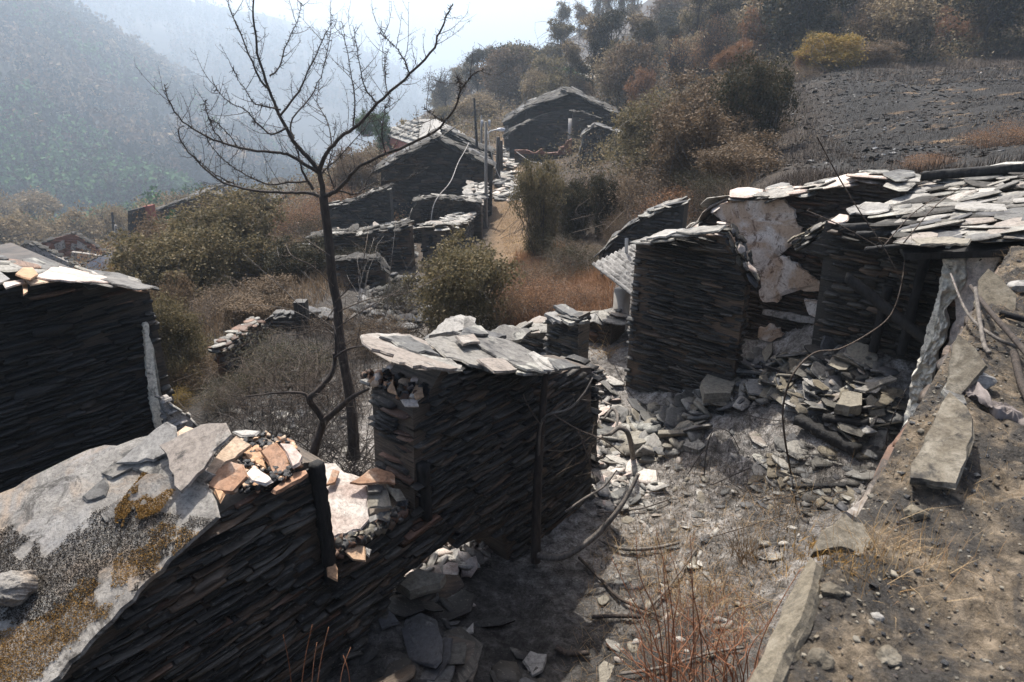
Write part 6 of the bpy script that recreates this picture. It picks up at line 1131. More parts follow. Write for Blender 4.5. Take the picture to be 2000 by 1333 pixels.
for a in [([(1368, 745), (1385, 722), (1432, 728), (1438, 742), (1428, 768), (1375, 770)], 'slate_brown', 'thick square-cut lichened block on the rubble before the plastered wall', .14, .22), ([(1498, 770), (1515, 735), (1535, 765), (1525, 790)], 'slate_brown', 'upright pointed slab at the foot of the plastered wall', .05, .3, (0, -.9)),
          ([(1455, 745), (1490, 738), (1520, 762), (1500, 775), (1462, 768)], 'slate_pale', 'white split slab at the middle of the rubble bank', .03, .2, (0, -.2)), ([(1462, 845), (1505, 828), (1545, 850), (1530, 875), (1490, 872), (1470, 860)], 'slate_pale', 'broad white slab lying flat in the ash, near the charred beams', .02, .03), ([(1631, 790), (1645, 765), (1685, 768), (1685, 792), (1660, 795)], 'slate_brown', 'brownish block beside the grey diagonal board', .12, .18),
          ([(1692, 780), (1700, 768), (1725, 785), (1732, 812), (1700, 812)], 'slate_brown', 'brown triangular slab leaning at the foot of the plastered jamb', .04, .2, (0, -.8)), ([(1315, 860), (1300, 845), (1330, 825), (1380, 870), (1365, 880), (1330, 870)], 'slate', 'thick long slab tilted beside the room floor', .12, .1, (-.3, 0)), ([(1265, 835), (1300, 815), (1345, 800), (1320, 840), (1282, 855)], 'slate_dark', 'dark slab sliding down from the tall wall', .06, .15, (.3, -.2)),
          ([(1225, 850), (1262, 838), (1270, 860), (1240, 868)], 'slate_brown', 'brown slab close to the curled root, edge of the wall foot', .08, .14), ([(1248, 898), (1272, 872), (1320, 905), (1330, 918), (1300, 905)], 'slate_brown', 'pale brown slab at the drop near the curled root', .05, .08), ([(1378, 955), (1440, 945), (1470, 962), (1430, 968)], 'slate', 'long flat grey slab in the ash, centre of the room floor', .015, .02),
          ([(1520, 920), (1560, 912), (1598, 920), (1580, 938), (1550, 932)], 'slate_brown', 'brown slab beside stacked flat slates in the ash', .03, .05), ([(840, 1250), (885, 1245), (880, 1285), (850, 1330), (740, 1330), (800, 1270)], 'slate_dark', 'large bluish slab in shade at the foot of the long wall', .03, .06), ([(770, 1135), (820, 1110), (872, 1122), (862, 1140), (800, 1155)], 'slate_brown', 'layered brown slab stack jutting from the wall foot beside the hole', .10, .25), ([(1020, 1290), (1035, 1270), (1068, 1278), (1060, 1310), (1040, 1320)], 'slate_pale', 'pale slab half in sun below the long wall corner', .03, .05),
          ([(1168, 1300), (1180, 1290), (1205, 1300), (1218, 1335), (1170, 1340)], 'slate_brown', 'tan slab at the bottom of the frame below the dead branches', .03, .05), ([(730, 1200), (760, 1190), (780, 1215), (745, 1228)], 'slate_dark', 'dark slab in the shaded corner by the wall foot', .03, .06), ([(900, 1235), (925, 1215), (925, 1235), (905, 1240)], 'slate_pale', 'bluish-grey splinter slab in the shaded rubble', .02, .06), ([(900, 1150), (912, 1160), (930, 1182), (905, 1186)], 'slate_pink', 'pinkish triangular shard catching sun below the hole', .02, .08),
          ([(1600, 700), (1612, 655), (1636, 660), (1650, 745), (1640, 760), (1608, 750)], 'slate_dark', 'tall charred plank-like slab leaning in the dark corner of the house', .05, .2, (0, -2.5)), ([(1668, 760), (1740, 733), (1755, 740), (1690, 765)], 'slate', 'grey board-like slab lying against the jamb', .03, .3)]:
    gslab(*a)
for i, (a, c_, w_, lb) in enumerate([((1552, 846, .16), (1672, 898, .08), .10, 'thick charred beam lying in the ash before the jamb'), ((1600, 852, .2), (1690, 856, .15), .07, 'shorter charred beam behind the thick one'), ((1545, 962, .05), (1650, 958, .05), .04, 'charred lath beside the retaining wall')]):
    p0 = ground_hit(a[0], a[1])+Z*a[2]; p1 = ground_hit(c_[0], c_[1])+Z*c_[2]; d = (p1-p0).normalized(); board('beam', p0, p1, d.cross(Z).normalized()*w_*1.3, Z*w_, 'charwood', None, 40+i, 18, label=lb, category='beam')
board('beam', WY(1656, 542, 6.9), WY(1812, 668, 6.2), Z*.10, Vector((1, 0, 0))*.06, 'charwood', None, 51, 18, label='long charred rafter hanging diagonally against the plastered jamb', category='beam')
board('beam', WY(1158, 770, 6.9)+Z*.1, ground_hit(1155, 905)+Z*.0, Vector((1, 0, 0))*.09, T*.08, 'charwood', None, 52, 18, label='charred stake leaning beyond the end of the long wall', category='beam')
# curled brown root
def limb(name, pts, rad, mat, label=None, cat='branch', parent=None, k=7, sub=5, group=None):
    b = MB(); tube(b, smooth_path(pts, sub), rad, k); return obj(name, b.mesh(name, mat, True), parent, **(dict(label=label, category=cat) if label else {}))
limb('root', [ground_hit(1238, 905)+Z*.0, WY(1228, 850, 6.9), WY(1210, 836, 6.9), WY(1192, 848, 6.8), WY(1175, 850, 6.8)], [.035, .03, .03, .022, .01], 'barkgrey', 'curled brown root arching out of the rubble by the wall end', 'root')
limb('root', [WY(1180, 818, 7.1), WY(1196, 800, 7.2), WY(1206, 812, 7.1), WY(1204, 835, 6.9)], [.012, .02, .02, .015], 'barkgrey', 'smaller loop of root behind the curled one', 'root')
# ------------------------------------------------------------------ twig growth along traced limbs
def sprout(b, path, r, step, ln, rad, up=.35, spurs=True, depth=1, k=4, ms=0):
    P = np.asarray(path); seg = np.linalg.norm(np.diff(P, axis=0), axis=1); L = np.r_[0, np.cumsum(seg)]; tot = L[-1]; q = step*r.uniform(.6, 1.2)
    while q < tot*.985:
        p = np.array([np.interp(q, L, P[:, i]) for i in range(3)]); p2 = np.array([np.interp(min(q+.02, tot), L, P[:, i]) for i in range(3)]); t = (p2-p)/(np.linalg.norm(p2-p)+1e-9)
        a = r.normal(0, 1, 3); a -= a.dot(t)*t; a /= np.linalg.norm(a)+1e-9; d = t*r.uniform(.2, .7)+a*r.uniform(.5, 1.); l = ln*r.uniform(.35, 1.25)*(1-.35*q/tot)
        pts = [p]; 
        for j in range(6): d = d/np.linalg.norm(d); d = d+np.array([0, 0, up*.28])+r.normal(0, .10, 3); d /= np.linalg.norm(d); pts.append(pts[-1]+d*l/6)
        tube(b, pts, [rad, rad*.3], k, ms)
        if depth > 1: sprout(b, pts, r, step*.8, ln*.42, rad*.55, up, spurs, depth-1, 3, ms)
        if spurs:
            for j in range(1, 7):
                e = r.normal(0, 1, 3); e /= np.linalg.norm(e); tube(b, [pts[j], np.array(pts[j])+e*r.uniform(.012, .035)], [rad*.5, rad*.35], 3, ms)
        q += step*r.uniform(.5, 1.6)
def spurs_on(b, path, r, n, rad, ln=.035):
    P = np.asarray(path)
    for _ in range(n):
        i = int(r.integers(len(P)-1)); p = P[i]+(P[i+1]-P[i])*r.random(); e = r.normal(0, 1, 3); e /= np.linalg.norm(e); tube(b, [p, p+e*ln*r.uniform(.5, 1.3)], [rad, rad*.6], 3)
TY = 7.7
HT = thing('bare_tree', ground_hit(690, 885), 'leafless burnt tree with many upswept branches, standing before the valley', 'tree')
trunk = [(690, 893, 7.5), (690, 850, 7.5), (684, 780, 7.55), (672, 710, 7.6), (661, 640, 7.65), (660, 600, 7.7), (650, 550, 7.7), (642, 470, 7.7), (636, 420, 7.7), (631, 382, 7.7)]
tp3 = smooth_path([WY(*q) for q in trunk], 4); b = MB(); tube(b, tp3, np.interp(np.linspace(0, 1, len(tp3)), [0, .06, .3, 1], [.10, .075, .058, .048]), 12); obj('trunk', b.mesh('trunk', 'bark', True), HT)
limbs = [
 ([(631, 384), (623, 336), (600, 305), (574, 276), (546, 224), (525, 175), (504, 105), (495, 35), (494, -30)], .034, 0, .1),
 ([(525, 175), (504, 150), (479, 91), (451, 21), (444, -20)], .014, 0, -.3), ([(546, 228), (577, 189), (595, 154), (623, 94), (640, 60), (649, 45)], .014, 0, .5), ([(527, 148), (546, 130), (560, 84), (581, 42), (588, 5)], .010, .1, .6),
 ([(574, 270), (567, 241), (602, 196), (626, 150), (644, 80), (648, 30)], .012, .1, .7), ([(548, 215), (515, 208), (497, 200), (470, 165), (455, 133)], .010, 0, -.5), ([(560, 250), (530, 262), (500, 240), (480, 215), (437, 192), (417, 160)], .012, 0, -.6),
 ([(623, 338), (595, 322), (565, 303), (539, 297), (490, 294), (437, 280), (402, 266), (357, 238), (329, 196), (322, 165)], .022, 0, -.5), ([(437, 280), (415, 250), (402, 213), (401, 198)], .008, -.25, -.5), ([(470, 292), (430, 245), (410, 235)], .007, -.1, -.4),
 ([(628, 384), (595, 376), (560, 377), (490, 371), (437, 357), (400, 330), (385, 315), (355, 280), (348, 255), (360, 246)], .022, 0, .6), ([(470, 366), (430, 347), (400, 325), (378, 304)], .010, .3, .4), ([(600, 355), (560, 357), (525, 360), (480, 342), (440, 315), (410, 280), (402, 262)], .013, .1, -.3),
 ([(612, 370), (595, 343), (582, 300), (574, 276)], .020, .05, .0),
 ([(624, 332), (632, 312), (640, 297), (665, 268), (700, 245), (737, 203), (790, 157), (839, 105), (860, 63), (874, 28), (884, 8)], .028, 0, -.4), ([(690, 250), (693, 200), (685, 140), (674, 80), (667, 42)], .010, -.1, .3), ([(737, 203), (712, 170), (700, 110), (692, 60)], .010, -.15, -.6), ([(800, 145), (790, 119), (772, 91), (748, 70), (744, 52)], .009, -.3, -.8), ([(757, 185), (751, 133), (758, 98)], .007, -.2, .2),
 ([(632, 384), (655, 374), (680, 350), (702, 325), (755, 301), (807, 280), (860, 248), (888, 210), (902, 175), (923, 147), (944, 136)], .026, 0, -1.0), ([(900, 180), (897, 160), (893, 152)], .005, -.9, -1.1), ([(870, 235), (850, 228), (830, 210)], .006, -.7, -1.), ([(755, 301), (745, 260), (752, 215), (762, 190)], .008, -.5, -.3),
 ([(632, 382), (660, 374), (690, 379), (705, 372), (730, 332), (745, 290)], .016, 0, .8), ([(655, 374), (640, 330), (650, 290), (655, 240)], .009, 0, .3), ([(700, 375), (740, 355), (790, 350), (830, 330)], .008, .3, .9), ([(626, 340), (670, 300), (720, 240), (735, 200)], .010, .1, 1.), ([(650, 290), (640, 240), (620, 200), (625, 160)], .008, 0, .8)]
rt = rn(900)
def u0s(p): return p[0][0]*7+p[-1][1]+500
for pts, rad, y0, y1 in limbs:
    m = len(pts); P = knobbly(smooth_path([WY(u, v, TY+y0+(y1-y0)*i/(m-1)) for i, (u, v) in enumerate(pts)], 4), .0045, int(u0s(pts))); b = MB(); tube(b, P, [rad*.95, rad*.52, rad*.2], 7); spurs_on(b, P, rt, int(40+len(P)*2.2), .0036, .045)
    sprout(b, P[len(P)//8:], rt, .12, .48, .0036, .5, True, 2 if rad > .0075 else 1); obj('branch', b.mesh('branch', 'bark'), HT)
b = MB(); low = [[(655, 600), (620, 640), (570, 655), (520, 640)], [(660, 640), (720, 600), (790, 560), (840, 500)], [(652, 560), (610, 520), (570, 500), (556, 470)], [(655, 590), (700, 540), (715, 480), (720, 440)], [(660, 610), (720, 585), (800, 570), (860, 540)], [(645, 500), (600, 470), (560, 440)], [(668, 680), (720, 650), (760, 660)]]
for pts in low:
    P = smooth_path([WY(u, v, 7.6+rt.uniform(-.3, .3)*i) for i, (u, v) in enumerate(pts)], 4); bb = MB(); tube(bb, P, [.008, .003], 5); sprout(bb, P, rt, .12, .35, .003, .4, True, 1); obj('branch', bb.mesh('branch', 'twig'), HT)
# forked small tree in front of it
FT = thing('burnt_tree', ground_hit(610, 900), 'small forked burnt trunk in front of the bare tree, wrapped in twigs', 'tree')
for pts, rad in [([(604, 915, 5.9), (617, 870, 5.9), (628, 835, 5.95), (634, 822, 5.95)], [.05, .04, .04]), ([(634, 824, 5.95), (618, 800, 5.95), (604, 780, 5.9), (622, 762, 5.9), (645, 735, 5.95), (654, 710, 6.0), (652, 690, 6.0)], [.036, .032, .026, .015]), ([(634, 822, 5.95), (660, 800, 5.8), (690, 775, 5.7), (720, 760, 5.6)], [.036, .026, .012]), ([(604, 780, 5.9), (590, 768, 5.9), (540, 768, 5.9), (480, 775, 6.0)], [.022, .012, .006]), ([(652, 700, 6.0), (680, 682, 5.9), (712, 676, 5.8)], [.014, .01, .005]), ([(655, 705, 6), (656, 660, 6), (650, 630, 6.1)], [.013, .008])]:
    P = smooth_path([WY(*q) for q in pts], 4); bb = MB(); tube(bb, P, rad, 8); sprout(bb, P, rt, .10, .5, .0035, .15, True, 2); obj('branch' if rad[0] < .045 else 'trunk', bb.mesh('branch', 'bark'), FT)
# burnt brushwood thickets
def thicket(name, label, base, Y, wpx, hpx, n, mat, seed, rad=.003, arch=.5):
    r = rn(seed); c = WY(base[0], base[1], Y); g = gzp(c.x, c.y); k_ = Y/ray(*base).y/F; W_ = wpx*k_/2; H_ = hpx*k_; t = thing(name, (c.x, c.y, g), label, 'shrub'); b = MB()
    for _ in range(n):
        p = np.array([c.x+r.normal(0, .5)*W_, c.y+r.normal(0, .4)*W_, 0]); p[2] = gzp(p[0], p[1])-.03; a = r.uniform(0, 6.28); d = np.array([math.cos(a)*.5, math.sin(a)*.5, r.uniform(.5, 1.3)]); l = H_*r.uniform(.5, 1.3); pts = [p]
        for j in range(8): d = d/np.linalg.norm(d)+np.array([math.cos(a)*.12, math.sin(a)*.12, -arch*.3*j/8])+r.normal(0, .13, 3); d /= np.linalg.norm(d); pts.append(pts[-1]+d*l/8)
        tube(b, pts, [rad*r.uniform(.8, 2), rad*.5], 4); sprout(b, pts[2:], r, .16*max(.6, H_), .35*H_, rad*.6, .1, False, 1, 3)
    obj('stems', b.mesh('stems', mat), t); return t
thicket('burnt_shrub', 'black brushwood thicket left of the forked burnt trunk', (540, 830), 7.6, 300, 190, 190, 'blacktwig', 931, .005); thicket('burnt_shrub', 'dense burnt brushwood with reddish stems under the bare tree', (620, 730), 9.6, 280, 130, 170, 'twig', 932, .005); thicket('burnt_shrub', 'blackened brushwood around the foot of the bare tree', (680, 860), 7.2, 150, 150, 90, 'blacktwig', 938, .004); thicket('burnt_shrub', 'burnt canes between the bare tree and the rounded olive bush', (760, 640), 12.0, 160, 120, 90, 'twig', 939, .005)
thicket('burnt_shrub', 'ash-grey sapling sticks between bare tree and dark ruin', (690, 640), 12.5, 90, 230, 16, 'barkgrey', 933, .007, .05); thicket('burnt_shrub', 'brown dead stems on the bank behind the burnt shed', (480, 760), 9.5, 160, 70, 70, 'twig', 934); thicket('burnt_shrub', 'twiggy shrub right of the bare tree base, before the pier', (680, 800), 6.8, 60, 110, 30, 'twig', 935)
thicket('burnt_shrub', 'arching grey canes hanging under the dark ivy-like shrub', (1445, 345), 16.5, 100, 70, 60, 'barkgrey', 936); thicket('burnt_shrub', 'dead canes beside the concrete canopy post', (1180, 690), 9.8, 70, 60, 26, 'drygrass', 937)
# burnt sapling in front of the long wall
SP_ = thing('burnt_sapling', ground_hit(1045, 1095), 'black burnt sapling trunk standing against the long wall with dead arching branches', 'tree')
bt = ground_hit(1046, 1095)
def flat_at(q): return WY(*q)
for pts, rad, mt, sp in [([(1046, 1098, 5.35), (1048, 1000, 5.45), (1052, 900, 5.5), (1060, 800, 5.6), (1066, 725, 5.7)], [.05, .045, .036, .028], 'bark', 0), ([(1052, 1086, 5.3), (1090, 1090, 5.2), (1120, 1078, 5.2), (1165, 1045, 5.25), (1205, 1000, 5.3), (1230, 960, 5.4), (1247, 925, 5.5)], [.036, .034, .03, .022, .018], 'barkgrey', 1),
   ([(1105, 1000, 5.3), (1140, 975, 5.35), (1180, 950, 5.45), (1205, 918, 5.5)], [.014, .012, .006], 'barkgrey', 1), ([(1052, 900, 5.5), (1060, 820, 5.4), (1110, 800, 5.4), (1140, 770, 5.4), (1158, 738, 5.45)], [.014, .012, .010, .006], 'barkgrey', 1), ([(1055, 830, 5.4), (1030, 790, 5.35), (1022, 770, 5.3)], [.008, .005], 'twig', 1),
   ([(1080, 810, 5.35), (1130, 840, 5.3), (1180, 860, 5.3), (1220, 890, 5.3)], [.008, .005], 'twig', 1), ([(1070, 880, 5.4), (1110, 880, 5.3), (1160, 850, 5.3)], [.007, .004], 'twig', 1), ([(1060, 950, 5.4), (1100, 920, 5.3), (1140, 900, 5.2), (1160, 870, 5.2)], [.008, .005], 'twig', 1), ([(1130, 840, 5.3), (1150, 900, 5.2), (1165, 950, 5.2)], [.006, .003], 'twig', 1)]:
    P = smooth_path([WY(*q) for q in pts], 5); bb = MB(); tube(bb, P, rad, 8)
    if sp: sprout(bb, P, rt, .13, .26, .0028, .1, True, 2 if rad[0] < .01 else 1)
    obj('branch' if sp else 'trunk', bb.mesh('branch', mt), SP_)
gp = ground_poly([(400, 800), (440, 690), (640, 640), (730, 700), (700, 890), (560, 860)]); BRUSH = gp
# fallen branches (traced on the ground)
def fallen(pts, rad, mat, label, lift=.05, sp=True, name='fallen_branch'):
    P = smooth_path([ground_hit(u, v)+Z*lift for u, v in pts], 4); b = MB(); tube(b, P, rad, 6)
    if sp: sprout(b, P, rt, .2, .2, .0026, .1, False, 1)
    obj(name, b.mesh(name, mat), label=label, category='branch')
for a in [([(1170, 1062), (1210, 1080), (1270, 1082), (1325, 1072)], [.016, .02, .014], 'barkgrey', 'light-barked branch lying level in the ash, right of the burnt sapling'), ([(1165, 1012), (1230, 1005), (1260, 1000), (1310, 985)], [.012, .008], 'barkgrey', 'thin pale branch lying above the level one'),
 ([(1130, 1100), (1170, 1140), (1210, 1180), (1262, 1205), (1290, 1215)], [.014, .016, .010], 'bark', 'dark fallen branch slanting through the ash below the sapling'), ([(1155, 1217), (1200, 1216), (1250, 1214)], [.018, .018], 'bark', 'short straight brown stick below the slanting branch'), ([(1262, 1205), (1300, 1165), (1340, 1110), (1360, 1080)], [.014, .010], 'barkgrey', 'grey branch rising from the end of the short stick'),
 ([(1085, 1280), (1110, 1290), (1150, 1292)], [.03, .02], 'bark', 'stubby burnt stick beside the pale half-lit slab'), ([(1200, 720), (1240, 790), (1300, 800)], [.006, .004], 'blacktwig', 'thin black twig at the wall foot'), ([(1390, 955), (1480, 920), (1560, 900), (1640, 902)], [.006, .005], 'blacktwig', 'long thin stem in the ash before the charred beams'),
 ([(1340, 765), (1420, 780), (1520, 800), (1640, 800), (1700, 790)], [.007, .004], 'blacktwig', 'long thin burnt stem across the rubble bank'), ([(1300, 785), (1400, 800), (1500, 832), (1660, 838), (1720, 836)], [.008, .004], 'blacktwig', 'long burnt stem in front of the rubble bank'), ([(1420, 950), (1500, 985), (1600, 960), (1690, 930)], [.006, .004], 'blacktwig', 'burnt stem beside the stacked flat slates'),
 ([(1380, 1060), (1450, 1040), (1520, 1020), (1600, 1000)], [.005, .003], 'twig', 'thin brown stem below the stacked flat slates'), ([(1210, 1333), (1290, 1315), (1380, 1290), (1450, 1280)], [.014, .010], 'barkgrey', 'pale branch along the bottom beneath the rusty stalks')]: fallen(*a)
# hanging vine-like stem and thin uprights in the room
limb('vine', [ground_hit(1545, 930), WY(1532, 850, 5.9), WY(1530, 790, 5.9), WY(1550, 730, 5.9), WY(1590, 690, 6.0), WY(1640, 682, 6.0), WY(1700, 650, 6.0), WY(1740, 615, 6.1), WY(1760, 560, 6.2), WY(1768, 500, 6.4)], [.011, .010, .009, .007, .006], 'twig', 'long curving vine stem hanging from the slab roof down to the rubble', 'vine')
for pts, lb in [([(1375, 935), (1380, 880), (1395, 840), (1425, 845), (1445, 880)], 'hooked black twig stuck upright in the ash'), ([(1392, 770), (1360, 745), (1322, 715)], 'thin pale stick leaning on the tall dark wall'), ([(1735, 1010), (1738, 930), (1732, 850), (1770, 760)], 'thin black stem rising before the plastered jamb'), ([(1340, 930), (1375, 880), (1400, 870)], 'short black twig near the hooked one')]:
    q0 = ground_hit(*pts[0]); limb('twig', [q0-Z*.03]+[WY(u, v, q0.y) for u, v in pts[1:]], [.007, .004], 'blacktwig' if 'black' in lb else 'barkgrey', lb, 'twig')
tw_ = thing('thorny_stem', WY(1560, 330, 5.2), 'thin thorny stems crossing in front of the burnt field and slab roof', 'bramble')
for pts in ([(1596, 268, 5.2), (1640, 350, 5.2), (1680, 415, 5.2), (1730, 490, 5.2), (1765, 560, 5.3)], [(1575, 412, 5.2), (1640, 440, 5.2), (1720, 485, 5.25)], [(1727, 480, 5.2), (1780, 420, 5.3), (1830, 385, 5.4)], [(1765, 475, 5.2), (1830, 400, 5.4), (1890, 360, 5.5)]):
    P = smooth_path([WY(*q) for q in pts], 5); b = MB(); tube(b, P, [.006, .003], 5); spurs_on(b, P, rt, 14, .002, .05); obj('stem', b.mesh('stem', 'twig'), tw_)
# sticks on the terrace
for a, lb in [(([(1892, 572, .05), (1925, 640, .1), (1975, 700, .1), (2030, 770, .1)], [.013, .016, .018], 'bark'), 'thick brown stick slanting over the upright slabs'), (([(1838, 605, .25), (1880, 650, .12), (1940, 680, .06), (2000, 700, .05)], [.006, .010, .010], 'barkgrey'), 'forked grey twig reaching over the terrace edge'), (([(1888, 622, .2), (1915, 680, .05), (1930, 700, .03)], [.012, .012], 'barkgrey'), 'short stub leaning behind the rough standing slab'), (([(1975, 705, .05), (1990, 760, .04), (2010, 800, .03)], [.02, .02], 'bark'), 'thick burnt stub at the frame edge above the rag'), (([(1950, 620, .03), (2010, 640, .04)], [.02, .018], 'charwood'), 'black charred stick end beside the pale rounded stone')]:
    (pts, rad, mat) = a; limb('stick', [gt(u, v)+Z*h for u, v, h in pts], rad, mat, lb, 'stick')
# ------------------------------------------------------------------ poles, lamp, cables
def pole(u, vt, vb, Y, r0, r1, label, mat='greywood', name='utility_pole', du=0):
    p = WY(u, vb, Y); p.z = min(p.z, gzp(p.x, p.y)); q = WY(u+du, vt, Y); t = thing(name, p, label, 'pole'); b = MB(); tube(b, [p-Z*.1, p.lerp(q, .5), q], [r0, (r0+r1)/2, r1], 9); obj('shaft', b.mesh('shaft', mat), t); return t, q
t, q = pole(949, 238, 418, 31, .085, .06, 'weathered wooden pole with a street lamp arm beside the gabled house')
b = MB(); tube(b, smooth_path([WY(952, 262, 31), WY(960, 256, 31), WY(974, 254, 31)], 4), [.035, .03], 6); obj('lamp_arm', b.mesh('lamp_arm', 'metal'), t)
rock('lamp_head', WY(978, 253.5, 31), (.22, .12, .09), 'white', 3, t, sub=2, rough=.05); b = MB(); q = WY(949, 240, 31)
for i in (-1, 1): prism(b, Vector((q.x+i*.16, q.y-.12, 0)), XD*.05, YA*.05, q.z-.15, q.z+.12)
obj('insulator', b.mesh('insulator', 'metal'), t, kind='stuff')
pole(935, 192, 292, 40, .09, .06, 'charred black pole leaning behind the lamp post', 'charwood', du=-9); pole(940, 226, 268, 52, .08, .06, 'distant pale pole behind the charred one'); pole(973, 268, 330, 42, .14, .12, 'short grey post at the lane side', 'bark', 'post'); pole(979, 275, 320, 44, .11, .1, 'second short post just right of the grey one', 'bark', 'post')
pole(216, 415, 470, 60, .14, .1, 'thin leaning pole left of the rusty wall', 'charwood', du=3); pole(226, 440, 500, 42, .1, .08, 'grey pole above the white shed', 'greywood')
def cable(pts, label, rad=.025, mat='cable'):
    P = smooth_path([WY(*q) for q in pts], 6); b = MB(); tube(b, P, [rad, rad], 5); obj('cable', b.mesh('cable', mat), label=label, category='cable')
cable([(916, 279, 30.8), (908, 295, 29.5), (895, 318, 28), (880, 355, 26.5), (856, 384, 25), (846, 405, 24.6), (842, 430, 24.4), (839, 462, 24.2), (834, 500, 24)], 'thick pale fallen cable draped down across the gabled house', .018)
cable([(1009, 297, 38), (1035, 315, 34), (1060, 321, 31), (1100, 352, 27), (1130, 378, 25), (1160, 395, 24), (1192, 405, 23.5)], 'fallen cable sagging from the lane over the ivy stumps', .016); cable([(950, 242, 31), (960, 300, 30), (975, 345, 29.5), (1000, 380, 29), (1030, 400, 28)], 'thin cable from the lamp post to the lane', .015)
# ------------------------------------------------------------------ grasses, stalks, undergrowth
def blades(name, XY, hgt, wid, mat, seed, label, lean=.5, zf=None, curve=.5, kind='stuff', parent=None):
    r = rn(seed); n = len(XY); x, y = XY[:, 0], XY[:, 1]; z = gz(x, y) if zf is None else zf(x, y); h = hgt[0]+(hgt[1]-hgt[0])*r.random(n)**1.5; a = r.uniform(0, 6.283, n); l = r.normal(0, lean, n)
    D = np.stack([np.cos(a)*l, np.sin(a)*l, np.ones(n)], 1); D /= np.linalg.norm(D, axis=1)[:, None]; S = np.stack([-np.sin(a), np.cos(a), np.zeros(n)], 1)*wid; B = np.stack([x, y, z-.01], 1); Bd = np.stack([np.cos(a), np.sin(a), np.full(n, -.6)], 1)*(curve*h*r.uniform(0, 1, n))[:, None]
    M_ = B+D*h[:, None]*.55+Bd*.25; E = B+D*h[:, None]+Bd; V = np.stack([B-S, B+S, M_+S*.7, M_-S*.7, E], 1).reshape(-1, 3); i = np.arange(n)*5; b = MB(); b.add(V, np.stack([i, i+1, i+2, i+3], 1), np.stack([i+3, i+2, i+4], 1))
    return obj(name, b.mesh(name, mat), parent, kind=kind, label=label)
def sample(gp, n, seed, nf=None, thr=0.):
    r = rn(seed); xs = [p[0] for p in gp]; ys = [p[1] for p in gp]; X = r.uniform(min(xs), max(xs), n*5); Y = r.uniform(min(ys), max(ys), n*5); k = in_poly(X, Y, gp)
    if nf: k &= fbm(X*nf, Y*nf, 4, seed) > thr
    return np.stack([X[k], Y[k]], 1)[:n]
gp = ground_poly([(1100, 1330), (1160, 1050), (1300, 900), (1560, 930), (1600, 1020), (1450, 1300), (1300, 1500)]); blades('dead_twigs', sample(gp, 4200, 401), (.05, .22), .0014, 'twig', 401, 'thin dead twigs and rootlets littering the ash', 2.2); blades('dead_twigs', sample(gp, 2600, 402), (.05, .25), .0013, 'drygrass', 402, 'bleached grass bits littering the ash', 2.0)
gp = ground_poly([(1300, 860), (1500, 800), (1720, 820), (1700, 960), (1560, 1000), (1300, 960)]); blades('dead_twigs', sample(gp, 2600, 403), (.1, .45), .0016, 'blacktwig', 403, 'burnt twigs lying on the room floor', 2.5)
tf = lambda x, y: -1.66+0*x
def tzf(x, y): s = x*T.x+y*T.y; n2 = x*N.x+y*N.y-EDGE; return tz(s, n2)
r = rn(404); s_, n2 = r.uniform(.3, 6.5, 7200), r.uniform(.02, 1, 7200)**1.4*3.5; XYt = np.stack([s_*T.x+(n2+EDGE)*N.x, s_*T.y+(n2+EDGE)*N.y], 1); blades('dry_straw', XYt[:4400], (.02, .12), .0010, 'drygrass', 404, 'bits of straw on the terrace soil', 2.5, tzf); blades('burnt_straw', XYt[4400:], (.02, .09), .0011, 'blacktwig', 405, 'burnt straw on the terrace soil', 2.5, tzf)
def tuft_t(u, v, n, hgt, wd, mat, seed, label, sp=.06):
    r = rn(seed); c = gt(u, v); XY = np.stack([c.x+r.normal(0, sp, n), c.y+r.normal(0, sp, n)], 1); t = thing('grass_tuft', c, label, 'grass'); o = blades('blades', XY, hgt, wd, mat, seed, None, .8, tzf, .6, 'stuff', t); 
tuft_t(1640, 1085, 700, (.02, .06), .0014, 'moss', 411, 'orange-brown moss and grass tuft on the terrace lip', .09); tuft_t(1750, 1080, 300, (.04, .2), .0011, 'drygrass', 412, 'pale straw clump right of the orange tuft', .12); tuft_t(1845, 945, 120, (.03, .12), .0010, 'drygrass', 413, 'sparse straw beside the broad tilted slab', .12)
# rusty stalks close to the camera, rooted at the wall top outside the terrace edge
RS = thing('rusty_weed', Vector((.75, 1.95, -3.2)), 'blurred rust-coloured weed stalks rising close to the camera', 'weed')
r = rn(420)
for i in range(70):
    u0, v0 = r.uniform(1270, 1500), r.uniform(1330, 1420); Yb = r.uniform(1.75, 2.5); du, dv = r.normal(-20, 60), -r.uniform(90, 330)*(1 if r.random() < .3 else .6); P = smooth_path([WY(u0, v0+120, Yb), WY(u0+du*.3, v0+dv*.4, Yb+.05), WY(u0+du*.7+r.normal(0, 12), v0+dv*.75, Yb+.1), WY(u0+du, v0+dv, Yb+.15)], 4); b = MB(); tube(b, P, [.0034, .0012], 5); sprout(b, P[4:], r, .03, .09, .0010, .4, False, 1, 3)
    obj('stalk', b.mesh('stalk', 'rustgrass'), RS)
for u0, v0, dx, dy, lb in [(585, 1345, 35, -100, 'tan blurred stalk'), (610, 1345, 18, -90, 'tan stalk'), (690, 1360, 20, -90, 'dark stalk')]:
    pass
TS = thing('weed_stalks', WY(590, 1400, 2.3), 'few thin tan stalks at the bottom, before the long wall', 'weed')
for u0, dx, dy in [(582, 28, -120), (605, 14, -85), (575, -22, -100), (655, 30, -75), (690, -20, -60), (612, 30, -115)]:
    b = MB(); tube(b, smooth_path([WY(u0, 1420, 2.3), WY(u0+dx*.4, 1340+dy*.3, 2.3), WY(u0+dx, 1340+dy, 2.35)], 4), [.003, .0012], 5); obj('stalk', b.mesh('stalk', 'rustgrass'), TS)
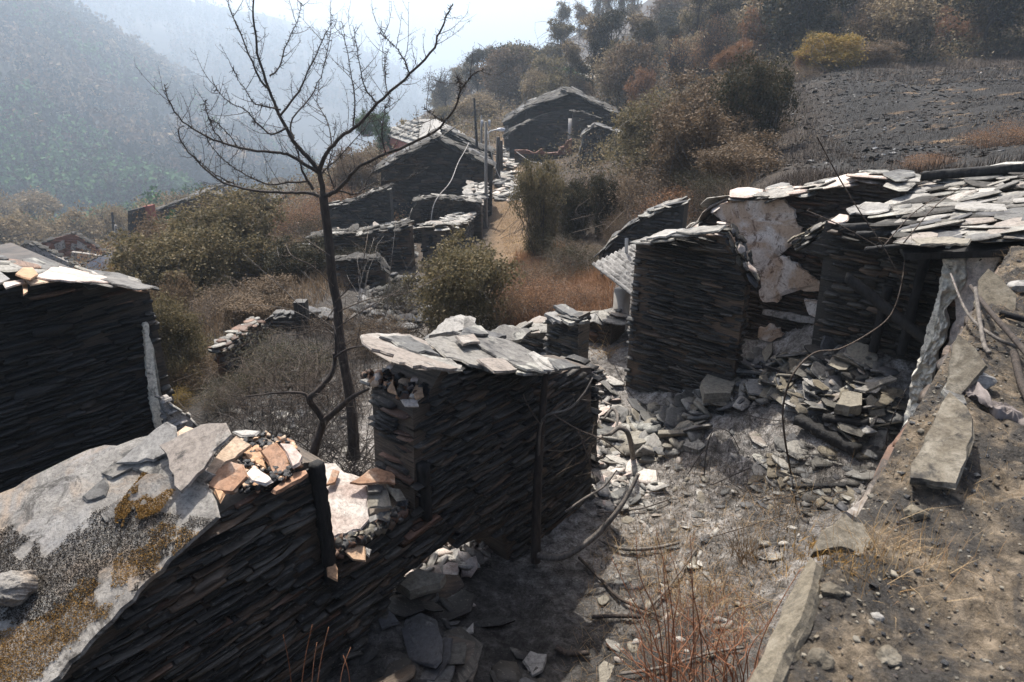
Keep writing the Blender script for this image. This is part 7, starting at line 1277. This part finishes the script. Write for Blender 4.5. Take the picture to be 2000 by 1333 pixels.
ST = thing('straw_tussock', ground_hit(1450, 1090), 'tussock of pale upright straw stems in the ash near the terrace edge', 'grass'); c = ground_hit(1455, 1100); r = rn(430)
for i in range(70):
    b = MB(); a = r.uniform(0, 6.28); p = Vector((c.x+r.normal(0, .06), c.y+r.normal(0, .06), c.z-.02)); l = r.uniform(.12, .42); e = p+Vector((math.cos(a)*l*r.uniform(.1, .8), math.sin(a)*l*r.uniform(.1, .8), l)); m = p.lerp(e, .5)+Z*.03; tube(b, smooth_path([p, m, e], 3), [.0025, .001], 4); obj('stem', b.mesh('stem', 'drygrass'), ST)
for uv, n_, lb in [((1270, 1080), 220, 'straw tangle beside the light-barked level branch'), ((1430, 1180), 300, 'thick bleached grass tangle at the foot of the long narrow kerb slab'), ((1330, 1160), 300, 'pale dry grass tangle in the ash left of the straw tussock'), ((1520, 1000), 200, 'dry grass tangle beneath the terrace edge slabs'), ((1380, 1240), 260, 'reddish dry grass tangle behind the blurred weed stalks')]:
    c = ground_hit(*uv); r = rn(int(uv[0])); XY = np.stack([c.x+r.normal(0, .22, n_), c.y+r.normal(0, .22, n_)], 1); t = thing('grass_tuft', c, lb, 'grass'); blades('blades', XY, (.10, .50), .0022, 'rustgrass' if 'reddish' in lb else 'drygrass', int(uv[0]), None, 1.1, None, .8, 'stuff', t)
gp = ground_poly([(1500, 330), (1720, 335), (2080, 300), (2080, 120), (1700, 150), (1500, 165)]); blades('burnt_stubble', sample(gp, 26000, 441, .5, -.1), (.03, .2), .004, 'blacktwig', 441, 'charred grass stubble over the burnt field', .5); blades('dry_grass', sample(gp, 5000, 442, .3, .3), (.03, .14), .005, 'drygrass', 442, 'straw-coloured grass patches in the burnt field', .5)
gp = ground_poly([(1500, 180), (1560, 170), (1720, 330), (1500, 335)]); blades('dry_grass', sample(gp, 9000, 443), (.05, .3), .004, 'twig', 443, 'brown dead weeds at the near edge of the burnt field', .5)
gp = ground_poly([(1650, 165), (2080, 150), (2080, 60), (1700, 110)]); blades('tall_dry_grass', sample(gp, 14000, 444), (.1, .55), .007, 'twig', 444, 'tall brown dead grass at the top of the burnt field', .9)
gp = ground_poly([(985, 500), (1030, 500), (1032, 420), (1000, 385), (975, 420)]); blades('dry_grass', sample(gp, 6000, 445), (.03, .14), .006, 'drygrass', 445, 'trampled straw on the lane', 1.2)
gp = ground_poly([(420, 740), (560, 640), (700, 560), (640, 470), (480, 500), (330, 560), (300, 640)]); blades('dry_grass', sample(gp, 22000, 446), (.1, .6), .007, 'brownleaf', 446, 'brown dead undergrowth on the slope below the hamlet', .8)
gp = ground_poly([(960, 640), (1200, 640), (1200, 540), (1100, 480), (1010, 500), (960, 560)]); blades('dry_grass', sample(gp, 16000, 447), (.1, .5), .006, 'rust', 447, 'rusty dead undergrowth in the middle of the ruins', .9)
gp = ground_poly([(1200, 540), (1350, 440), (1420, 420), (1500, 330), (1440, 200), (1250, 250), (1180, 420)]); blades('dry_grass', sample(gp, 26000, 448), (.1, .7), .009, 'brownleaf', 448, 'brown undergrowth on the bank right of the lane', .8)
blades('burnt_brush', sample(BRUSH, 4500, 460), (.1, .55), .004, 'blacktwig', 460, 'charred brush litter on the ashy slope', 1.2); blades('burnt_brush', sample(BRUSH, 2500, 461), (.05, .4), .003, 'twig', 461, 'grey-brown dead twigs on the ashy slope', 1.6)
blades('charred_bits', sample(ground_poly([(1240, 900), (1480, 820), (1700, 900), (1560, 1060), (1400, 1280), (1180, 1333), (1160, 1050)]), 5000, 462), (.02, .08), .006, 'coal', 462, 'charred flakes over the room floor', 3.)
def clods(name, gp, n, size, mats, seed, label):
    r = rn(seed); XY = sample(gp, n, seed, .4, -.25); Zc = gz(XY[:, 0], XY[:, 1]); b = MB()
    for (x, y), z in zip(XY, Zc):
        s = r.uniform(*size)*(1 if r.random() < .9 else 2); R = Matrix.Rotation(r.uniform(0, 6.3), 3, 'Z') @ Matrix.Rotation(r.normal(0, .4), 3, 'X'); bake(b, STV[int(r.integers(18))], fmat(Vector((x, y, z+s*.1)), R.col[0]*s*1.3, R.col[1]*s, R.col[2]*s*.5), int(r.integers(len(mats))))
    obj(name, b.mesh(name, mats), kind='stuff', label=label)
clods('burnt_clods', ground_poly([(1480, 340), (1720, 345), (2080, 310), (2080, 110), (1700, 140), (1500, 160)]), 6500, (.02, .075), ['coal', 'blacktwig', 'mossdark', 'mossdark', 'ground'], 471, 'charred clods and stones on the burnt field')
gp = ground_poly([(1420, 420), (1560, 345), (1900, 335), (2050, 320), (1900, 345), (1700, 352), (1520, 378)]); blades('burnt_weeds', sample(gp, 6000, 472), (.05, .4), .004, 'twig', 472, 'burnt weeds right behind the ruined house', .9)
# undergrowth blanket of the hillside: leaf clumps hugging the ground
def undergrowth(name, n, az0, az1, r0, r1, hgt, leaf, mats, seed, label, clump=None, cond=None):
    r = rn(seed); nc = n//26; R_ = r0*np.exp(r.random(nc)*math.log(r1/r0)); A = np.radians(r.uniform(az0, az1, nc)); x, y = R_*np.sin(A), R_*np.cos(A); z = gz(x, y); k = np.ones(nc, bool)
    if cond: k = cond(x, y, z)
    x, y, z = x[k], y[k], z[k]; nc = len(x); h = hgt*r.uniform(.4, 1.3, nc); ci = np.repeat(np.arange(nc), 26); m = len(ci); sp = h[ci]*.7
    P = np.stack([x[ci]+r.normal(0, 1, m)*sp, y[ci]+r.normal(0, 1, m)*sp, z[ci]+np.abs(r.normal(0, .5, m))*h[ci]], 1); a = r.normal(0, 1, (m, 3)); a /= np.linalg.norm(a, axis=1)[:, None]; b_ = np.cross(a, r.normal(0, 1, (m, 3))); b_ /= np.linalg.norm(b_, axis=1)[:, None]; s = leaf*(np.hypot(P[:, 0], P[:, 1])/60)[:, None]*r.uniform(.6, 1.5, m)[:, None]
    V = np.stack([P-a*s, P-b_*s*.55, P+a*s, P+b_*s*.55], 1).reshape(-1, 3); b = MB(); b.V.append(V); b.Q.append(np.arange(len(V)).reshape(-1, 4)); b.Qm.append(np.repeat(r.integers(0, len(mats), nc), 26)); b.n = len(V); obj(name, b.mesh(name, mats), kind='stuff', label=label)
def hillcond(x, y, z):
    k = np.ones(len(x), bool); yc_ = y*CP-z*SP; u = 1000+F*x/yc_; v = 666.5-F*(y*SP+z*CP)/yc_; k &= ~((u > 1490) & (y < 45)); k &= ~((u > 960) & (u < 1130) & (y < 60)); k &= ~((np.abs(u-1144) < 9) & (v > 118) & (v < 170)); k &= ~((u > 1180) & (u < 1500) & (y > 30) & (y < 50) & (v > 225) & (v < 330)); return k
undergrowth('undergrowth', 260000, 3, 50, 34, 200, 1.5, .10, ['olive', 'brownleaf', 'darkleaf', 'darkleaf', 'tan'], 451, 'scorched undergrowth between the hillside trees', cond=hillcond)
undergrowth('undergrowth', 90000, -30, 3, 55, 180, 1.4, .09, ['tan', 'brownleaf', 'olive'], 452, 'tan scorched scrub on the slope beyond the village', cond=hillcond)
undergrowth('undergrowth', 90000, -45, -8, 27, 80, .8, .085, ['brownleaf', 'rust', 'olive', 'tan'], 453, 'brown scrub around the burnt hamlet')

for o in list(COL.objects):
    if o.parent is None and o.get('category') and not o.get('kind'): o['kind'] = 'thing'
